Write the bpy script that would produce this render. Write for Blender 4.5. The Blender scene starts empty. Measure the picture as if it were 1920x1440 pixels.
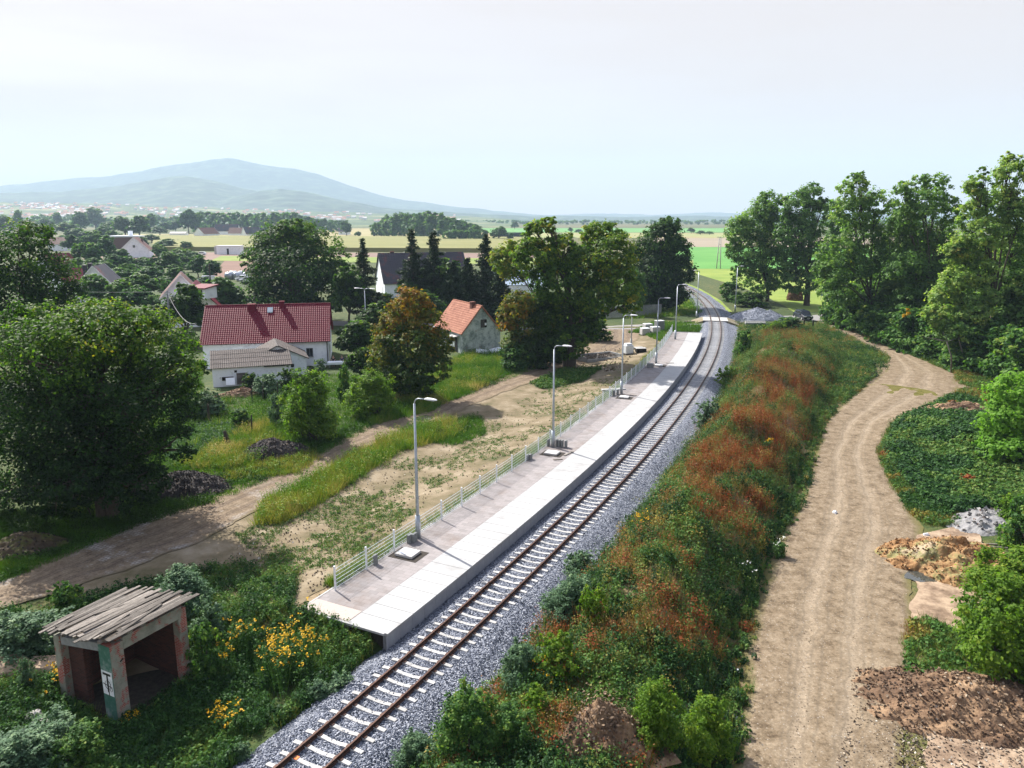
import bpy, math, random
import numpy as np
from mathutils import Vector, Matrix

random.seed(7)
RNG = np.random.default_rng(11)
SC = bpy.context.scene
COL = SC.collection
R = math.radians

# ------------------------------------------------------------------ camera measurements
FPX, HORIZON, CAMZ = 1430.0, 408.0, 18.9
PITCH = math.atan((720 - HORIZON) / FPX)
CP, SP = math.cos(PITCH), math.sin(PITCH)

def G(px, py, z=0.0):
    """ground position (at height z) of a point measured on the 1920 x 1440 photograph"""
    u = (px - 960) / FPX
    v = (720 - py) / FPX
    t = (z - CAMZ) / (-SP + v * CP)
    return (u * t, (CP + v * SP) * t)

def W(px, py, Y):
    u = (px - 960) / FPX
    v = (720 - py) / FPX
    t = Y / (CP + v * SP)
    return (u * t, CAMZ + (-SP + v * CP) * t)

def PPM(Y, z=0.0):
    return FPX / (Y * CP - (z - CAMZ) * SP)

# ------------------------------------------------------------------ numeric noise and terrain
def _hash(ix, iy, seed):
    h = (ix.astype(np.int64) * 374761393 + iy.astype(np.int64) * 668265263 + seed * 982451653) & 0x7fffffff
    h = ((h ^ (h >> 13)) * 1274126177) & 0x7fffffff
    h = (h ^ (h >> 16)) & 0xffff
    return h / 65535.0

def vnoise(x, y, seed=0):
    x = np.asarray(x, float); y = np.asarray(y, float)
    ix = np.floor(x); iy = np.floor(y)
    fx = x - ix; fy = y - iy
    fx = fx * fx * (3 - 2 * fx); fy = fy * fy * (3 - 2 * fy)
    a = _hash(ix, iy, seed); b = _hash(ix + 1, iy, seed)
    c = _hash(ix, iy + 1, seed); d = _hash(ix + 1, iy + 1, seed)
    return (a * (1 - fx) + b * fx) * (1 - fy) + (c * (1 - fx) + d * fx) * fy

def fbm(x, y, seed=0, o=3):
    s = 0; a = 0.5; n = 0
    for k in range(o):
        s = s + a * vnoise(np.asarray(x) * 2 ** k, np.asarray(y) * 2 ** k, seed + k * 17)
        n += a; a *= 0.5
    return s / n

def sm(a, b, t):
    t = np.clip((np.asarray(t, float) - a) / (b - a), 0, 1)
    return t * t * (3 - 2 * t)

TP = (-0.29916351, -12.1553717, 58.3885229, -19.65222563)
def cx(y):
    t = np.asarray(y, float) / 100
    return ((TP[0] * t + TP[1]) * t + TP[2]) * t + TP[3]
def cdx(y):
    t = np.asarray(y, float) / 100
    return ((3 * TP[0] * t + 2 * TP[1]) * t + TP[2]) / 100
def toff(x, y):
    """signed distance from the track axis, right positive"""
    return (x - cx(y)) / np.sqrt(1 + cdx(y) ** 2)
def tpt(y, off):
    """point beside the track axis"""
    n = math.sqrt(1 + float(cdx(y)) ** 2)
    return (float(cx(y)) + off / n, y - off * float(cdx(y)) / n)

RAIL_TOP, BALLAST, PLAT = 0.75, 0.56, 1.12
BERM_Y = np.array([10, 23.3, 32.5, 48.1, 68.1, 81.2, 96.3, 112, 130])
BERM_W = np.array([13.0, 12.8, 11.8, 12.3, 13.3, 15.0, 17.6, 19.0, 19.5])
BERM_A = np.array([1.5, 1.7, 2.1, 2.5, 2.9, 2.9, 2.6, 1.4, 0.2])

def theight(x, y):
    x = np.asarray(x, float); y = np.asarray(y, float)
    yc = np.clip(y, 5, 235)
    d = toff(x, yc)
    z = 0.30 * (fbm(x / 16, y / 16, 3) - 0.5) * sm(3.5, 7, np.abs(d)) * (1 - sm(120, 160, y))
    # bank behind the platform
    ply = sm(29.5, 32.5, y) * (1 - sm(119, 126, y))
    bank = (1 - sm(7.2, 15, -d)) * sm(2.2, 2.6, -d)
    z = z + np.where(d < 0, 0.98 * ply * bank, 0)
    # low ground left of the track start
    z = z - np.where(d < 0, 0.25 * (1 - sm(27, 31, y)) * sm(3, 5, -d) * (1 - sm(9, 13, -d)), 0)
    # weedy berm between track and dirt road
    wid = np.interp(yc, BERM_Y, BERM_W); amp = np.interp(yc, BERM_Y, BERM_A)
    t = np.clip((d - 3.6) / (wid - 3.6), 0, 1)
    t2 = np.clip(t / .9, 0, 1); prof = np.sin(np.pi * t2 ** .9) ** 0.95
    bump = 0.32 + 1.36 * fbm(x / 3.6, y / 3.6, 9, 3)
    z = z + amp * prof * bump
    # creeper covered mound right of the dirt road, spoil bottom right
    z = z + 1.9 * np.exp(-(((x - 40.5) / 6.5) ** 2 + ((y - 60) / 9.5) ** 2) ** 1.6)
    z = z + 1.1 * np.exp(-(((x - 30) / 4.5) ** 2 + ((y - 33) / 5) ** 2) ** 1.5)
    return z

def th(x, y):
    return float(theight(np.array([x]), np.array([y]))[0])

# ------------------------------------------------------------------ tags
def tag(o, label=None, cat=None, group=None, kind=None):
    if label: o['label'] = label
    if cat: o['category'] = cat
    if group: o['group'] = group
    if kind: o['kind'] = kind
    return o

def thing(name, label, cat, loc=(0, 0, 0), rz=0.0, group=None, scale=1.0):
    o = bpy.data.objects.new(name, None); COL.objects.link(o)
    o.location = loc; o.rotation_euler = (0, 0, rz); o.scale = (scale,) * 3
    o.empty_display_size = 0.5
    return tag(o, label, cat, group)

def link(name, me, m, parent=None):
    o = bpy.data.objects.new(name, me); COL.objects.link(o)
    if m is not None and not me.materials: me.materials.append(m)
    if parent is not None: o.parent = parent
    return o

def dup(root, label, loc, rz=0.0, scale=1.0, group=None):
    r = root.copy(); COL.objects.link(r); r.location = loc; r.rotation_euler = (0, 0, rz)
    r.scale = scale if isinstance(scale, tuple) else (scale,) * 3
    r['label'] = label
    if group: r['group'] = group
    for ch in list(root.children):
        c = ch.copy(); COL.objects.link(c); c.parent = r
        for g in ch.children:
            d = g.copy(); COL.objects.link(d); d.parent = c
    return r

# ------------------------------------------------------------------ mesh builders
class MB:
    def __init__(s): s.v = []; s.f = []
    def add(s, vs, fs):
        b = len(s.v); s.v += [tuple(v) for v in vs]; s.f += [tuple(i + b for i in f) for f in fs]; return s
    def box(s, c, sz, rz=0.0, M=None, taper=1.0):
        x, y, z = (k / 2 for k in sz)
        vs = [Vector((sx * x * (taper if sz_ > 0 else 1), sy * y * (taper if sz_ > 0 else 1), sz_ * z))
              for sz_ in (-1, 1) for sx, sy in ((-1, -1), (1, -1), (1, 1), (-1, 1))]
        if M is None: M = Matrix.Rotation(rz, 3, 'Z')
        return s.add([M @ v + Vector(c) for v in vs],
                     [(3, 2, 1, 0), (4, 5, 6, 7), (0, 1, 5, 4), (1, 2, 6, 5), (2, 3, 7, 6), (3, 0, 4, 7)])
    def beam(s, a, b, w, h, up=(0, 0, 1)):
        a = Vector(a); b = Vector(b); d = b - a; L = d.length; d.normalize()
        u = Vector(up); side = d.cross(u)
        if side.length < 1e-4: side = d.cross(Vector((1, 0, 0)))
        side.normalize(); u = side.cross(d)
        M = Matrix((d, side, u)).transposed()
        return s.box((a + b) / 2, (L, w, h), M=M)
    def tube(s, pts, rad, n=8, cap=True):
        pts = [Vector(p) for p in pts]
        if not hasattr(rad, '__len__'): rad = [rad] * len(pts)
        b = len(s.v); prev = None
        for i, p in enumerate(pts):
            d = (pts[min(i + 1, len(pts) - 1)] - pts[max(i - 1, 0)]).normalized()
            if prev is None:
                prev = d.cross(Vector((0.13, 0.97, 0.2)))
                if prev.length < 1e-3: prev = d.cross(Vector((1, 0, 0)))
            e = (prev - d * prev.dot(d)).normalized(); prev = e; f = d.cross(e)
            for k in range(n):
                a = 2 * math.pi * k / n
                s.v.append(tuple(p + (e * math.cos(a) + f * math.sin(a)) * rad[i]))
        for i in range(len(pts) - 1):
            for k in range(n):
                q = b + i * n; k2 = (k + 1) % n
                s.f.append((q + k, q + k2, q + n + k2, q + n + k))
        if cap:
            s.f.append(tuple(b + k for k in range(n))[::-1])
            s.f.append(tuple(b + (len(pts) - 1) * n + k for k in range(n)))
        return s
    def prism(s, outline, x0, x1):
        """outline in (y,z), extruded along x"""
        n = len(outline)
        vs = [(x0, y, z) for y, z in outline] + [(x1, y, z) for y, z in outline]
        fs = [tuple(range(n)), tuple(range(2 * n - 1, n - 1, -1))]
        fs += [(i, i + n, (i + 1) % n + n, (i + 1) % n) for i in range(n)]
        return s.add(vs, fs)
    def build(s, name, m, parent=None, smooth=False, bevel=0.0):
        me = bpy.data.meshes.new(name); me.from_pydata(s.v, [], s.f); me.update()
        if smooth: me.polygons.foreach_set('use_smooth', [True] * len(me.polygons))
        o = link(name, me, m, parent)
        if bevel:
            b = o.modifiers.new('Bevel', 'BEVEL'); b.width = bevel; b.segments = 1; b.limit_method = 'ANGLE'
        return o

class NP:
    """many small faces at once, each with a colour value 'tint'"""
    def __init__(s): s.V = []; s.T = []; s.L = []; s.n = 0
    def quads(s, V, tint):
        N = V.shape[0]; s.V.append(V.reshape(-1, 3)); s.T.append(np.repeat(tint, 4))
        s.L.append((np.arange(N * 4) + s.n, np.full(N, 4))); s.n += N * 4
    def tris(s, V, tint):
        N = V.shape[0]; s.V.append(V.reshape(-1, 3)); s.T.append(np.repeat(tint, 3))
        s.L.append((np.arange(N * 3) + s.n, np.full(N, 3))); s.n += N * 3
    def mesh(s, name):
        V = np.concatenate(s.V).astype(np.float32); T = np.concatenate(s.T).astype(np.float32)
        li = np.concatenate([a for a, b in s.L]); lt = np.concatenate([b for a, b in s.L])
        ls = np.concatenate(([0], np.cumsum(lt)[:-1]))
        me = bpy.data.meshes.new(name)
        me.vertices.add(len(V)); me.vertices.foreach_set('co', V.ravel())
        me.loops.add(len(li)); me.loops.foreach_set('vertex_index', li.astype(np.int32))
        me.polygons.add(len(lt)); me.polygons.foreach_set('loop_start', ls.astype(np.int32))
        at = me.attributes.new('tint', 'FLOAT', 'POINT'); at.data.foreach_set('value', np.clip(T, 0, 1))
        me.update(calc_edges=True); me.validate()
        return me

def unit(v): return v / (np.linalg.norm(v, axis=-1, keepdims=True) + 1e-9)

def leaf_quads(P, N, size, aspect=0.62, rng=RNG):
    """diamond leaves at P facing N, folded a little"""
    r = unit(rng.normal(size=P.shape)); u = unit(np.cross(N, r)); v = np.cross(N, u)
    s = size[:, None]
    return np.stack([P - u * s, P - v * s * aspect + N * s * .12, P + u * s, P + v * s * aspect + N * s * .12], 1)

def blades(np_, P, h, k, spread, width, lean, tint, rng=RNG, jit=.06):
    n = len(P); Q = np.repeat(P, k, 0); H = np.repeat(h, k) * rng.uniform(.55, 1.1, n * k)
    a = rng.uniform(0, 2 * np.pi, n * k); rr = np.sqrt(rng.uniform(0, 1, n * k)) * spread
    Q = Q + np.stack([np.cos(a) * rr, np.sin(a) * rr, np.zeros(n * k) - .03], 1)
    a2 = a + rng.normal(0, .8, n * k); ln = H * lean * rng.uniform(.2, 1.3, n * k)
    tip = Q + np.stack([np.cos(a2) * ln, np.sin(a2) * ln, H], 1)
    b = rng.uniform(0, np.pi, n * k); w = width * rng.uniform(.6, 1.4, n * k)
    side = np.stack([np.cos(b) * w, np.sin(b) * w, np.zeros(n * k)], 1)
    np_.tris(np.stack([Q - side, Q + side, tip], 1), np.repeat(tint, k) + rng.normal(0, jit, n * k))

def domes(np_, P, h, r, k, size, tint, rng=RNG, jit=.05, up=.35):
    """rounded clumps: leaves on the shell of a dome"""
    n = len(P); Q = np.repeat(P, k, 0); d = unit(rng.normal(size=(n * k, 3))); d[:, 2] = np.abs(d[:, 2]) * 1.1 - .12; f = rng.uniform(.55, 1.08, n * k)
    f = f * (.8 + .4 * vnoise(d[:, 0] * 2.5 + np.repeat(P[:, 0], k), d[:, 1] * 2.5 + np.repeat(P[:, 1], k), 4))
    off = np.stack([d[:, 0] * np.repeat(r, k) * f, d[:, 1] * np.repeat(r, k) * f, d[:, 2] * np.repeat(h, k) * f], 1)
    N = unit(d * .7 + np.array([0, 0, up]) + rng.normal(0, .4, (n * k, 3)))
    np_.quads(leaf_quads(Q + off, N, size * rng.uniform(.6, 1.35, n * k), rng=rng), np.repeat(tint, k) + rng.normal(0, jit, n * k) + .04 * (f - .8))

def herbs(np_, P, h, r, k, size, tint, rng=RNG, jit=.05, up=.7):
    n = len(P); Q = np.repeat(P, k, 0); a = rng.uniform(0, 2 * np.pi, n * k)
    f = rng.uniform(0, 1, n * k) ** .7; rad = np.repeat(r, k) * np.sqrt(rng.uniform(0, 1, n * k)) * (1.05 - .55 * f)
    off = np.stack([np.cos(a) * rad, np.sin(a) * rad, np.repeat(h, k) * f], 1)
    N = unit(np.stack([np.cos(a) * .5, np.sin(a) * .5, np.full(n * k, up)], 1) + rng.normal(0, .45, (n * k, 3)))
    sz = (np.repeat(size, k) if hasattr(size, '__len__') else size) * rng.uniform(.6, 1.3, n * k)
    np_.quads(leaf_quads(Q + off, N, sz, rng=rng), np.repeat(tint, k) + rng.normal(0, jit, n * k))

# ------------------------------------------------------------------ materials
def new_mat(name):
    m = bpy.data.materials.new(name); m.use_nodes = True
    nt = m.node_tree; b = nt.nodes['Principled BSDF']; b.inputs['Specular IOR Level'].default_value = .25
    return m, nt, b

def ramp(nt, cols):
    r = nt.nodes.new('ShaderNodeValToRGB'); e = r.color_ramp.elements
    while len(e) < len(cols): e.new(0.5)
    for i, (p, c) in enumerate(cols): e[i].position = p; e[i].color = (*c, 1)
    return r

def mat(name, cols, scale=4.0, rough=.8, bump=.3, bscale=None, detail=6, stretch=None, metallic=0.0, spec=.25, bdist=.05):
    """surface whose own colour wanders between cols; cols is one colour or [(pos, colour)]"""
    m, nt, b = new_mat(name); L = nt.links.new
    b.inputs['Roughness'].default_value = rough; b.inputs['Metallic'].default_value = metallic
    b.inputs['Specular IOR Level'].default_value = spec
    if not isinstance(cols, list):
        c = cols; cols = [(.3, tuple(k * .85 for k in c)), (.7, tuple(min(1, k * 1.12) for k in c))]
    tc = nt.nodes.new('ShaderNodeTexCoord'); src = tc.outputs['Object']
    if stretch:
        mp = nt.nodes.new('ShaderNodeMapping'); mp.inputs['Scale'].default_value = stretch
        L(src, mp.inputs['Vector']); src = mp.outputs['Vector']
    n = nt.nodes.new('ShaderNodeTexNoise'); n.inputs['Scale'].default_value = scale; n.inputs['Detail'].default_value = detail
    n.inputs['Roughness'].default_value = .65
    L(src, n.inputs['Vector']); r = ramp(nt, cols); L(n.outputs['Fac'], r.inputs['Fac']); L(r.outputs['Color'], b.inputs['Base Color'])
    if bump:
        n2 = nt.nodes.new('ShaderNodeTexNoise'); n2.inputs['Scale'].default_value = bscale or scale * 4; n2.inputs['Detail'].default_value = 5
        L(src, n2.inputs['Vector']); bp = nt.nodes.new('ShaderNodeBump'); bp.inputs['Strength'].default_value = bump
        bp.inputs['Distance'].default_value = bdist
        L(n2.outputs['Fac'], bp.inputs['Height']); L(bp.outputs['Normal'], b.inputs['Normal'])
    return m

def leaf_mat(name, cols, transl=.40, tcol=(1.5, 1.7, .6), vary=.08, rough=.6):
    m, nt, b = new_mat(name); L = nt.links.new; b.inputs['Roughness'].default_value = rough
    b.inputs['Specular IOR Level'].default_value = .12
    at = nt.nodes.new('ShaderNodeAttribute'); at.attribute_name = 'tint'
    oi = nt.nodes.new('ShaderNodeObjectInfo')
    mr = nt.nodes.new('ShaderNodeMapRange'); mr.inputs['To Min'].default_value = -vary / 2; mr.inputs['To Max'].default_value = vary / 2
    L(oi.outputs['Random'], mr.inputs['Value'])
    ad = nt.nodes.new('ShaderNodeMath'); ad.operation = 'ADD'; ad.use_clamp = True
    L(at.outputs['Fac'], ad.inputs[0]); L(mr.outputs['Result'], ad.inputs[1])
    r = ramp(nt, cols); L(ad.outputs[0], r.inputs['Fac']); L(r.outputs['Color'], b.inputs['Base Color'])
    mul = nt.nodes.new('ShaderNodeMix'); mul.data_type = 'RGBA'; mul.blend_type = 'MULTIPLY'; mul.inputs[0].default_value = 1
    L(r.outputs['Color'], mul.inputs[6]); mul.inputs[7].default_value = (*tcol, 1)
    t = nt.nodes.new('ShaderNodeBsdfTranslucent'); L(mul.outputs[2], t.inputs['Color'])
    mx = nt.nodes.new('ShaderNodeMixShader'); mx.inputs[0].default_value = transl
    L(b.outputs[0], mx.inputs[1]); L(t.outputs[0], mx.inputs[2]); L(mx.outputs[0], nt.nodes['Material Output'].inputs['Surface'])
    return m

def brick_mat(name, c1, c2, mortar, scale=1.0, bw=.26, bh=.075, plaster=None, amount=.5, pscale=1.2, rot=None):
    """bricks, with patches of plaster still on them where plaster is given"""
    m, nt, b = new_mat(name); L = nt.links.new; b.inputs['Roughness'].default_value = .9
    tc = nt.nodes.new('ShaderNodeTexCoord'); sx = nt.nodes.new('ShaderNodeSeparateXYZ'); L(tc.outputs['Object'], sx.inputs[0])
    a1 = nt.nodes.new('ShaderNodeMath'); a1.operation = 'ADD'; L(sx.outputs[0], a1.inputs[0]); L(sx.outputs[1], a1.inputs[1])
    cb = nt.nodes.new('ShaderNodeCombineXYZ'); L(a1.outputs[0], cb.inputs[0]); L(sx.outputs[2], cb.inputs[1])
    bt = nt.nodes.new('ShaderNodeTexBrick'); bt.inputs['Scale'].default_value = scale
    bt.inputs['Brick Width'].default_value = bw; bt.inputs['Row Height'].default_value = bh; bt.inputs['Mortar Size'].default_value = .008
    bt.inputs['Color1'].default_value = (*c1, 1); bt.inputs['Color2'].default_value = (*c2, 1); bt.inputs['Mortar'].default_value = (*mortar, 1)
    L(cb.outputs[0], bt.inputs['Vector']); out = bt.outputs['Color']
    if plaster:
        n = nt.nodes.new('ShaderNodeTexNoise'); n.inputs['Scale'].default_value = pscale; n.inputs['Detail'].default_value = 8; n.inputs['Roughness'].default_value = .7
        L(tc.outputs['Object'], n.inputs['Vector'])
        st = ramp(nt, [(amount - .03, (0, 0, 0)), (amount + .03, (1, 1, 1))]); L(n.outputs['Fac'], st.inputs['Fac'])
        n2 = nt.nodes.new('ShaderNodeTexNoise'); n2.inputs['Scale'].default_value = 1.0; n2.inputs['Detail'].default_value = 10; n2.inputs['Roughness'].default_value = .75
        L(tc.outputs['Object'], n2.inputs['Vector']); pr = ramp(nt, plaster); L(n2.outputs['Fac'], pr.inputs['Fac'])
        mx = nt.nodes.new('ShaderNodeMix'); mx.data_type = 'RGBA'; L(st.outputs['Color'], mx.inputs[0]); L(pr.outputs['Color'], mx.inputs[6]); L(out, mx.inputs[7])
        out = mx.outputs[2]
        bp = nt.nodes.new('ShaderNodeBump'); bp.inputs['Strength'].default_value = .6; bp.inputs['Distance'].default_value = .03; bp.invert = True
        L(st.outputs['Color'], bp.inputs['Height']); L(bp.outputs['Normal'], b.inputs['Normal'])
    L(out, b.inputs['Base Color'])
    return m

def tint_mat(name, cols, rough=.85, bump=.4, bscale=20, fine=None):
    """colour from the face value 'tint' plus a fine noise"""
    m, nt, b = new_mat(name); L = nt.links.new; b.inputs['Roughness'].default_value = rough
    at = nt.nodes.new('ShaderNodeAttribute'); at.attribute_name = 'tint'
    tc = nt.nodes.new('ShaderNodeTexCoord'); n = nt.nodes.new('ShaderNodeTexNoise'); n.inputs['Scale'].default_value = fine or 3
    n.inputs['Detail'].default_value = 9; n.inputs['Roughness'].default_value = .75
    L(tc.outputs['Object'], n.inputs['Vector'])
    mr = nt.nodes.new('ShaderNodeMapRange'); mr.inputs['From Min'].default_value = .25; mr.inputs['From Max'].default_value = .75
    mr.inputs['To Min'].default_value = -.22; mr.inputs['To Max'].default_value = .22; L(n.outputs['Fac'], mr.inputs['Value'])
    ad = nt.nodes.new('ShaderNodeMath'); ad.use_clamp = True; L(at.outputs['Fac'], ad.inputs[0]); L(mr.outputs['Result'], ad.inputs[1])
    r = ramp(nt, cols); L(ad.outputs[0], r.inputs['Fac']); L(r.outputs['Color'], b.inputs['Base Color'])
    n2 = nt.nodes.new('ShaderNodeTexNoise'); n2.inputs['Scale'].default_value = bscale; n2.inputs['Detail'].default_value = 6
    L(tc.outputs['Object'], n2.inputs['Vector']); bp = nt.nodes.new('ShaderNodeBump'); bp.inputs['Strength'].default_value = bump; bp.inputs['Distance'].default_value = .08
    L(n2.outputs['Fac'], bp.inputs['Height']); L(bp.outputs['Normal'], b.inputs['Normal'])
    return m

M = {}
M['galv'] = mat('galvanised_steel', [(.3, (.30, .34, .38)), (.7, (.42, .46, .50))], 6, .45, .05, metallic=.55, spec=.5)
M['white_paint'] = mat('white_paint', (.75, .77, .8), 5, .4, .05)
M['lamp_glass'] = mat('lamp_glass', (.6, .63, .66), 5, .25, 0, spec=.5)
M['rail'] = mat('rusty_rail', [(.3, (.05, .023, .016)), (.7, (.10, .052, .037))], 3, .6, .3, stretch=(1, 1, 1), metallic=.3)
M['sleeper'] = mat('sleeper_concrete', [(.3, (.36, .355, .345)), (.7, (.47, .465, .455))], 5, .85, .2)
M['concrete'] = mat('concrete', [(.3, (.33, .33, .33)), (.7, (.45, .45, .44))], 3, .85, .2)
M['concrete_grey'] = mat('grey_concrete', [(.3, (.2, .21, .22)), (.7, (.3, .31, .32))], 4, .85, .25)
M['face'] = mat('platform_face', [(.3, (.28, .29, .32)), (.7, (.36, .37, .40))], 2, .8, .15)
M['dark'] = mat('dark_opening', (.012, .013, .015), 3, .6, 0)
M['glass'] = mat('dark_glass', (.02, .025, .03), 3, .12, 0, spec=.6)
M['bark'] = mat('bark', [(.3, (.035, .028, .022)), (.7, (.085, .07, .055))], 5, .9, .7, stretch=(1, 1, .25))
M['bark_pale'] = mat('pale_bark', [(.3, (.09, .085, .075)), (.7, (.2, .19, .165))], 5, .9, .6, stretch=(1, 1, .3))
M['white_wall'] = mat('white_render', [(.22, (.62, .66, .72)), (.5, (.82, .86, .92)), (.75, (.86, .9, .95))], 1.2, .85, .15)
M['old_white'] = brick_mat('old_whitewash', (.25, .12, .08), (.3, .2, .15), (.3, .28, .25), plaster=[(.3, (.42, .44, .47)), (.43, (.74, .78, .85)), (.8, (.84, .88, .94))], amount=.66, pscale=1.6)
M['derelict'] = brick_mat('derelict_render', (.22, .07, .05), (.3, .12, .08), (.3, .28, .25),
                          plaster=[(.3, (.10, .12, .12)), (.43, (.24, .29, .29)), (.56, (.46, .52, .52)), (.8, (.58, .63, .62))], amount=.66, pscale=.8)
M['red_tile'] = mat('red_roof_tile', [(.3, (.10, .004, .016)), (.7, (.14, .007, .024))], 3, .6, .05, spec=.12)
M['orange_tile'] = mat('orange_roof_tile', [(.25, (.16, .07, .05)), (.42, (.30, .12, .075)), (.6, (.38, .165, .105)), (.75, (.46, .25, .17))], 1.6, .8, .2)
M['slate'] = mat('dark_roof_tile', [(.3, (.035, .035, .05)), (.55, (.05, .045, .06)), (.68, (.16, .035, .03)), (.8, (.2, .05, .035))], .22, .6, .3, bscale=6)
M['brown_tile'] = mat('brown_roof_tile', [(.3, (.09, .04, .035)), (.7, (.16, .07, .055))], 2, .7, .2)
M['grey_roof'] = mat('grey_sheet_roof', [(.25, (.035, .03, .028)), (.5, (.075, .063, .06)), (.8, (.15, .13, .12))], 1.6, .85, .3, stretch=(.6, 3, 1))
M['brick'] = brick_mat('red_brick', (.085, .025, .018), (.16, .05, .035), (.12, .105, .095))
M['shaded_brick'] = brick_mat('shaded_brick', (.04, .015, .012), (.085, .028, .02), (.055, .048, .044))  # darker copy of the brick, interior shade of the shelter put into its colour
M['kiosk'] = brick_mat('kiosk_render', (.26, .05, .035), (.34, .1, .07), (.34, .3, .27),
                       plaster=[(.3, (.10, .105, .085)), (.48, (.24, .245, .2)), (.75, (.36, .36, .31))], amount=.535, pscale=1.1)
M['kiosk_green'] = mat('green_render', [(.32, (.03, .11, .08)), (.5, (.065, .165, .125)), (.62, (.2, .27, .25)), (.72, (.34, .37, .34))], 1.6, .85, .3, detail=9)
M['old_wood'] = mat('weathered_wood', [(.25, (.06, .05, .042)), (.5, (.19, .17, .15)), (.75, (.36, .33, .30))], 3.5, .9, .6, stretch=(1.2, 14, 14))
def per_object(m, lo, hi):
    nt = m.node_tree; b = nt.nodes['Principled BSDF']; src = b.inputs['Base Color'].links[0].from_socket
    oi = nt.nodes.new('ShaderNodeObjectInfo'); mr = nt.nodes.new('ShaderNodeMapRange'); mr.inputs['To Min'].default_value = lo; mr.inputs['To Max'].default_value = hi; nt.links.new(oi.outputs['Random'], mr.inputs['Value'])
    mx = nt.nodes.new('ShaderNodeMix'); mx.data_type = 'RGBA'; mx.blend_type = 'MULTIPLY'; mx.inputs[0].default_value = 1; nt.links.new(src, mx.inputs[6]); nt.links.new(mr.outputs[0], mx.inputs[7]); nt.links.new(mx.outputs[2], b.inputs['Base Color'])
per_object(M['old_wood'], .45, 1.35)
per_object(M['sleeper'], .8, 1.1)
M['fence_wood'] = mat('grey_fence_wood', [(.3, (.12, .13, .14)), (.7, (.22, .235, .25))], 6, .9, .4)
M['black'] = mat('black_paint', (.01, .01, .01), 4, .5, 0)
M['orange_paint'] = mat('orange_paint', (.8, .18, .04), 4, .6, 0)

LEAF = [(0, (.008, .022, .008)), (.3, (.016, .045, .011)), (.5, (.032, .078, .014)), (.66, (.065, .135, .018)), (.8, (.12, .195, .022)), (.93, (.18, .23, .025)), (1, (.25, .22, .02))]
M['leaf'] = leaf_mat('broad_leaf', LEAF, transl=.42)
M['autumn'] = leaf_mat('autumn_leaf', [(0, (.012, .03, .008)), (.4, (.03, .072, .012)), (.62, (.07, .11, .018)), (.80, (.15, .145, .02)), (.93, (.21, .135, .018)), (1, (.22, .095, .01))], transl=.42, tcol=(1.5, 1.6, .6))
M['leaf_far'] = leaf_mat('far_leaf', [(0, (.016, .048, .02)), (.4, (.042, .108, .034)), (.7, (.09, .175, .045)), (1, (.16, .23, .055))], transl=.4, vary=.3)
M['poplar'] = leaf_mat('poplar_leaf', [(0, (.03, .072, .022)), (.4, (.08, .165, .042)), (.65, (.16, .26, .068)), (.85, (.26, .34, .09)), (1, (.32, .33, .07))], rough=.45, transl=.42)
M['needle'] = leaf_mat('spruce_needle', [(0, (.008, .02, .010)), (.5, (.018, .042, .018)), (1, (.05, .08, .03))], transl=.12)
M['shrub'] = leaf_mat('shrub_leaf', [(0, (.014, .042, .014)), (.35, (.036, .098, .024)), (.6, (.085, .175, .036)), (.8, (.16, .24, .045)), (1, (.28, .30, .06))], transl=.35)
M['pale_shrub'] = leaf_mat('pale_leaf', [(0, (.03, .065, .035)), (.5, (.085, .16, .085)), (.8, (.17, .26, .13)), (1, (.3, .38, .2))], transl=.3, tcol=(1, 1.15, .6))
WEED = [(0, (.014, .04, .016)), (.14, (.03, .085, .022)), (.28, (.065, .15, .03)), (.38, (.11, .19, .04)), (.5, (.20, .20, .05)),
        (.6, (.27, .20, .03)), (.7, (.28, .21, .09)), (.8, (.22, .11, .04)), (.9, (.27, .068, .02)), (1, (.10, .024, .013))]
M['weed'] = leaf_mat('weed_leaf', WEED, transl=.32, tcol=(1.1, 1.1, .8), vary=0)
M['grass'] = leaf_mat('grass_blade', [(0, (.03, .07, .012)), (.3, (.065, .165, .016)), (.5, (.12, .225, .022)), (.7, (.23, .24, .045)), (.85, (.42, .34, .12)), (1, (.52, .42, .25))], transl=.3, tcol=(1.1, 1.15, .6), vary=0)
M['flower'] = leaf_mat('yellow_petal', [(0, (.42, .23, .008)), (1, (.62, .40, .015))], transl=.25, tcol=(1, 1, 1), vary=0)
M['white_flower'] = leaf_mat('white_petal', [(0, (.7, .72, .66)), (1, (.85, .86, .8))], transl=.2, tcol=(1, 1, 1), vary=0)

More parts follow.
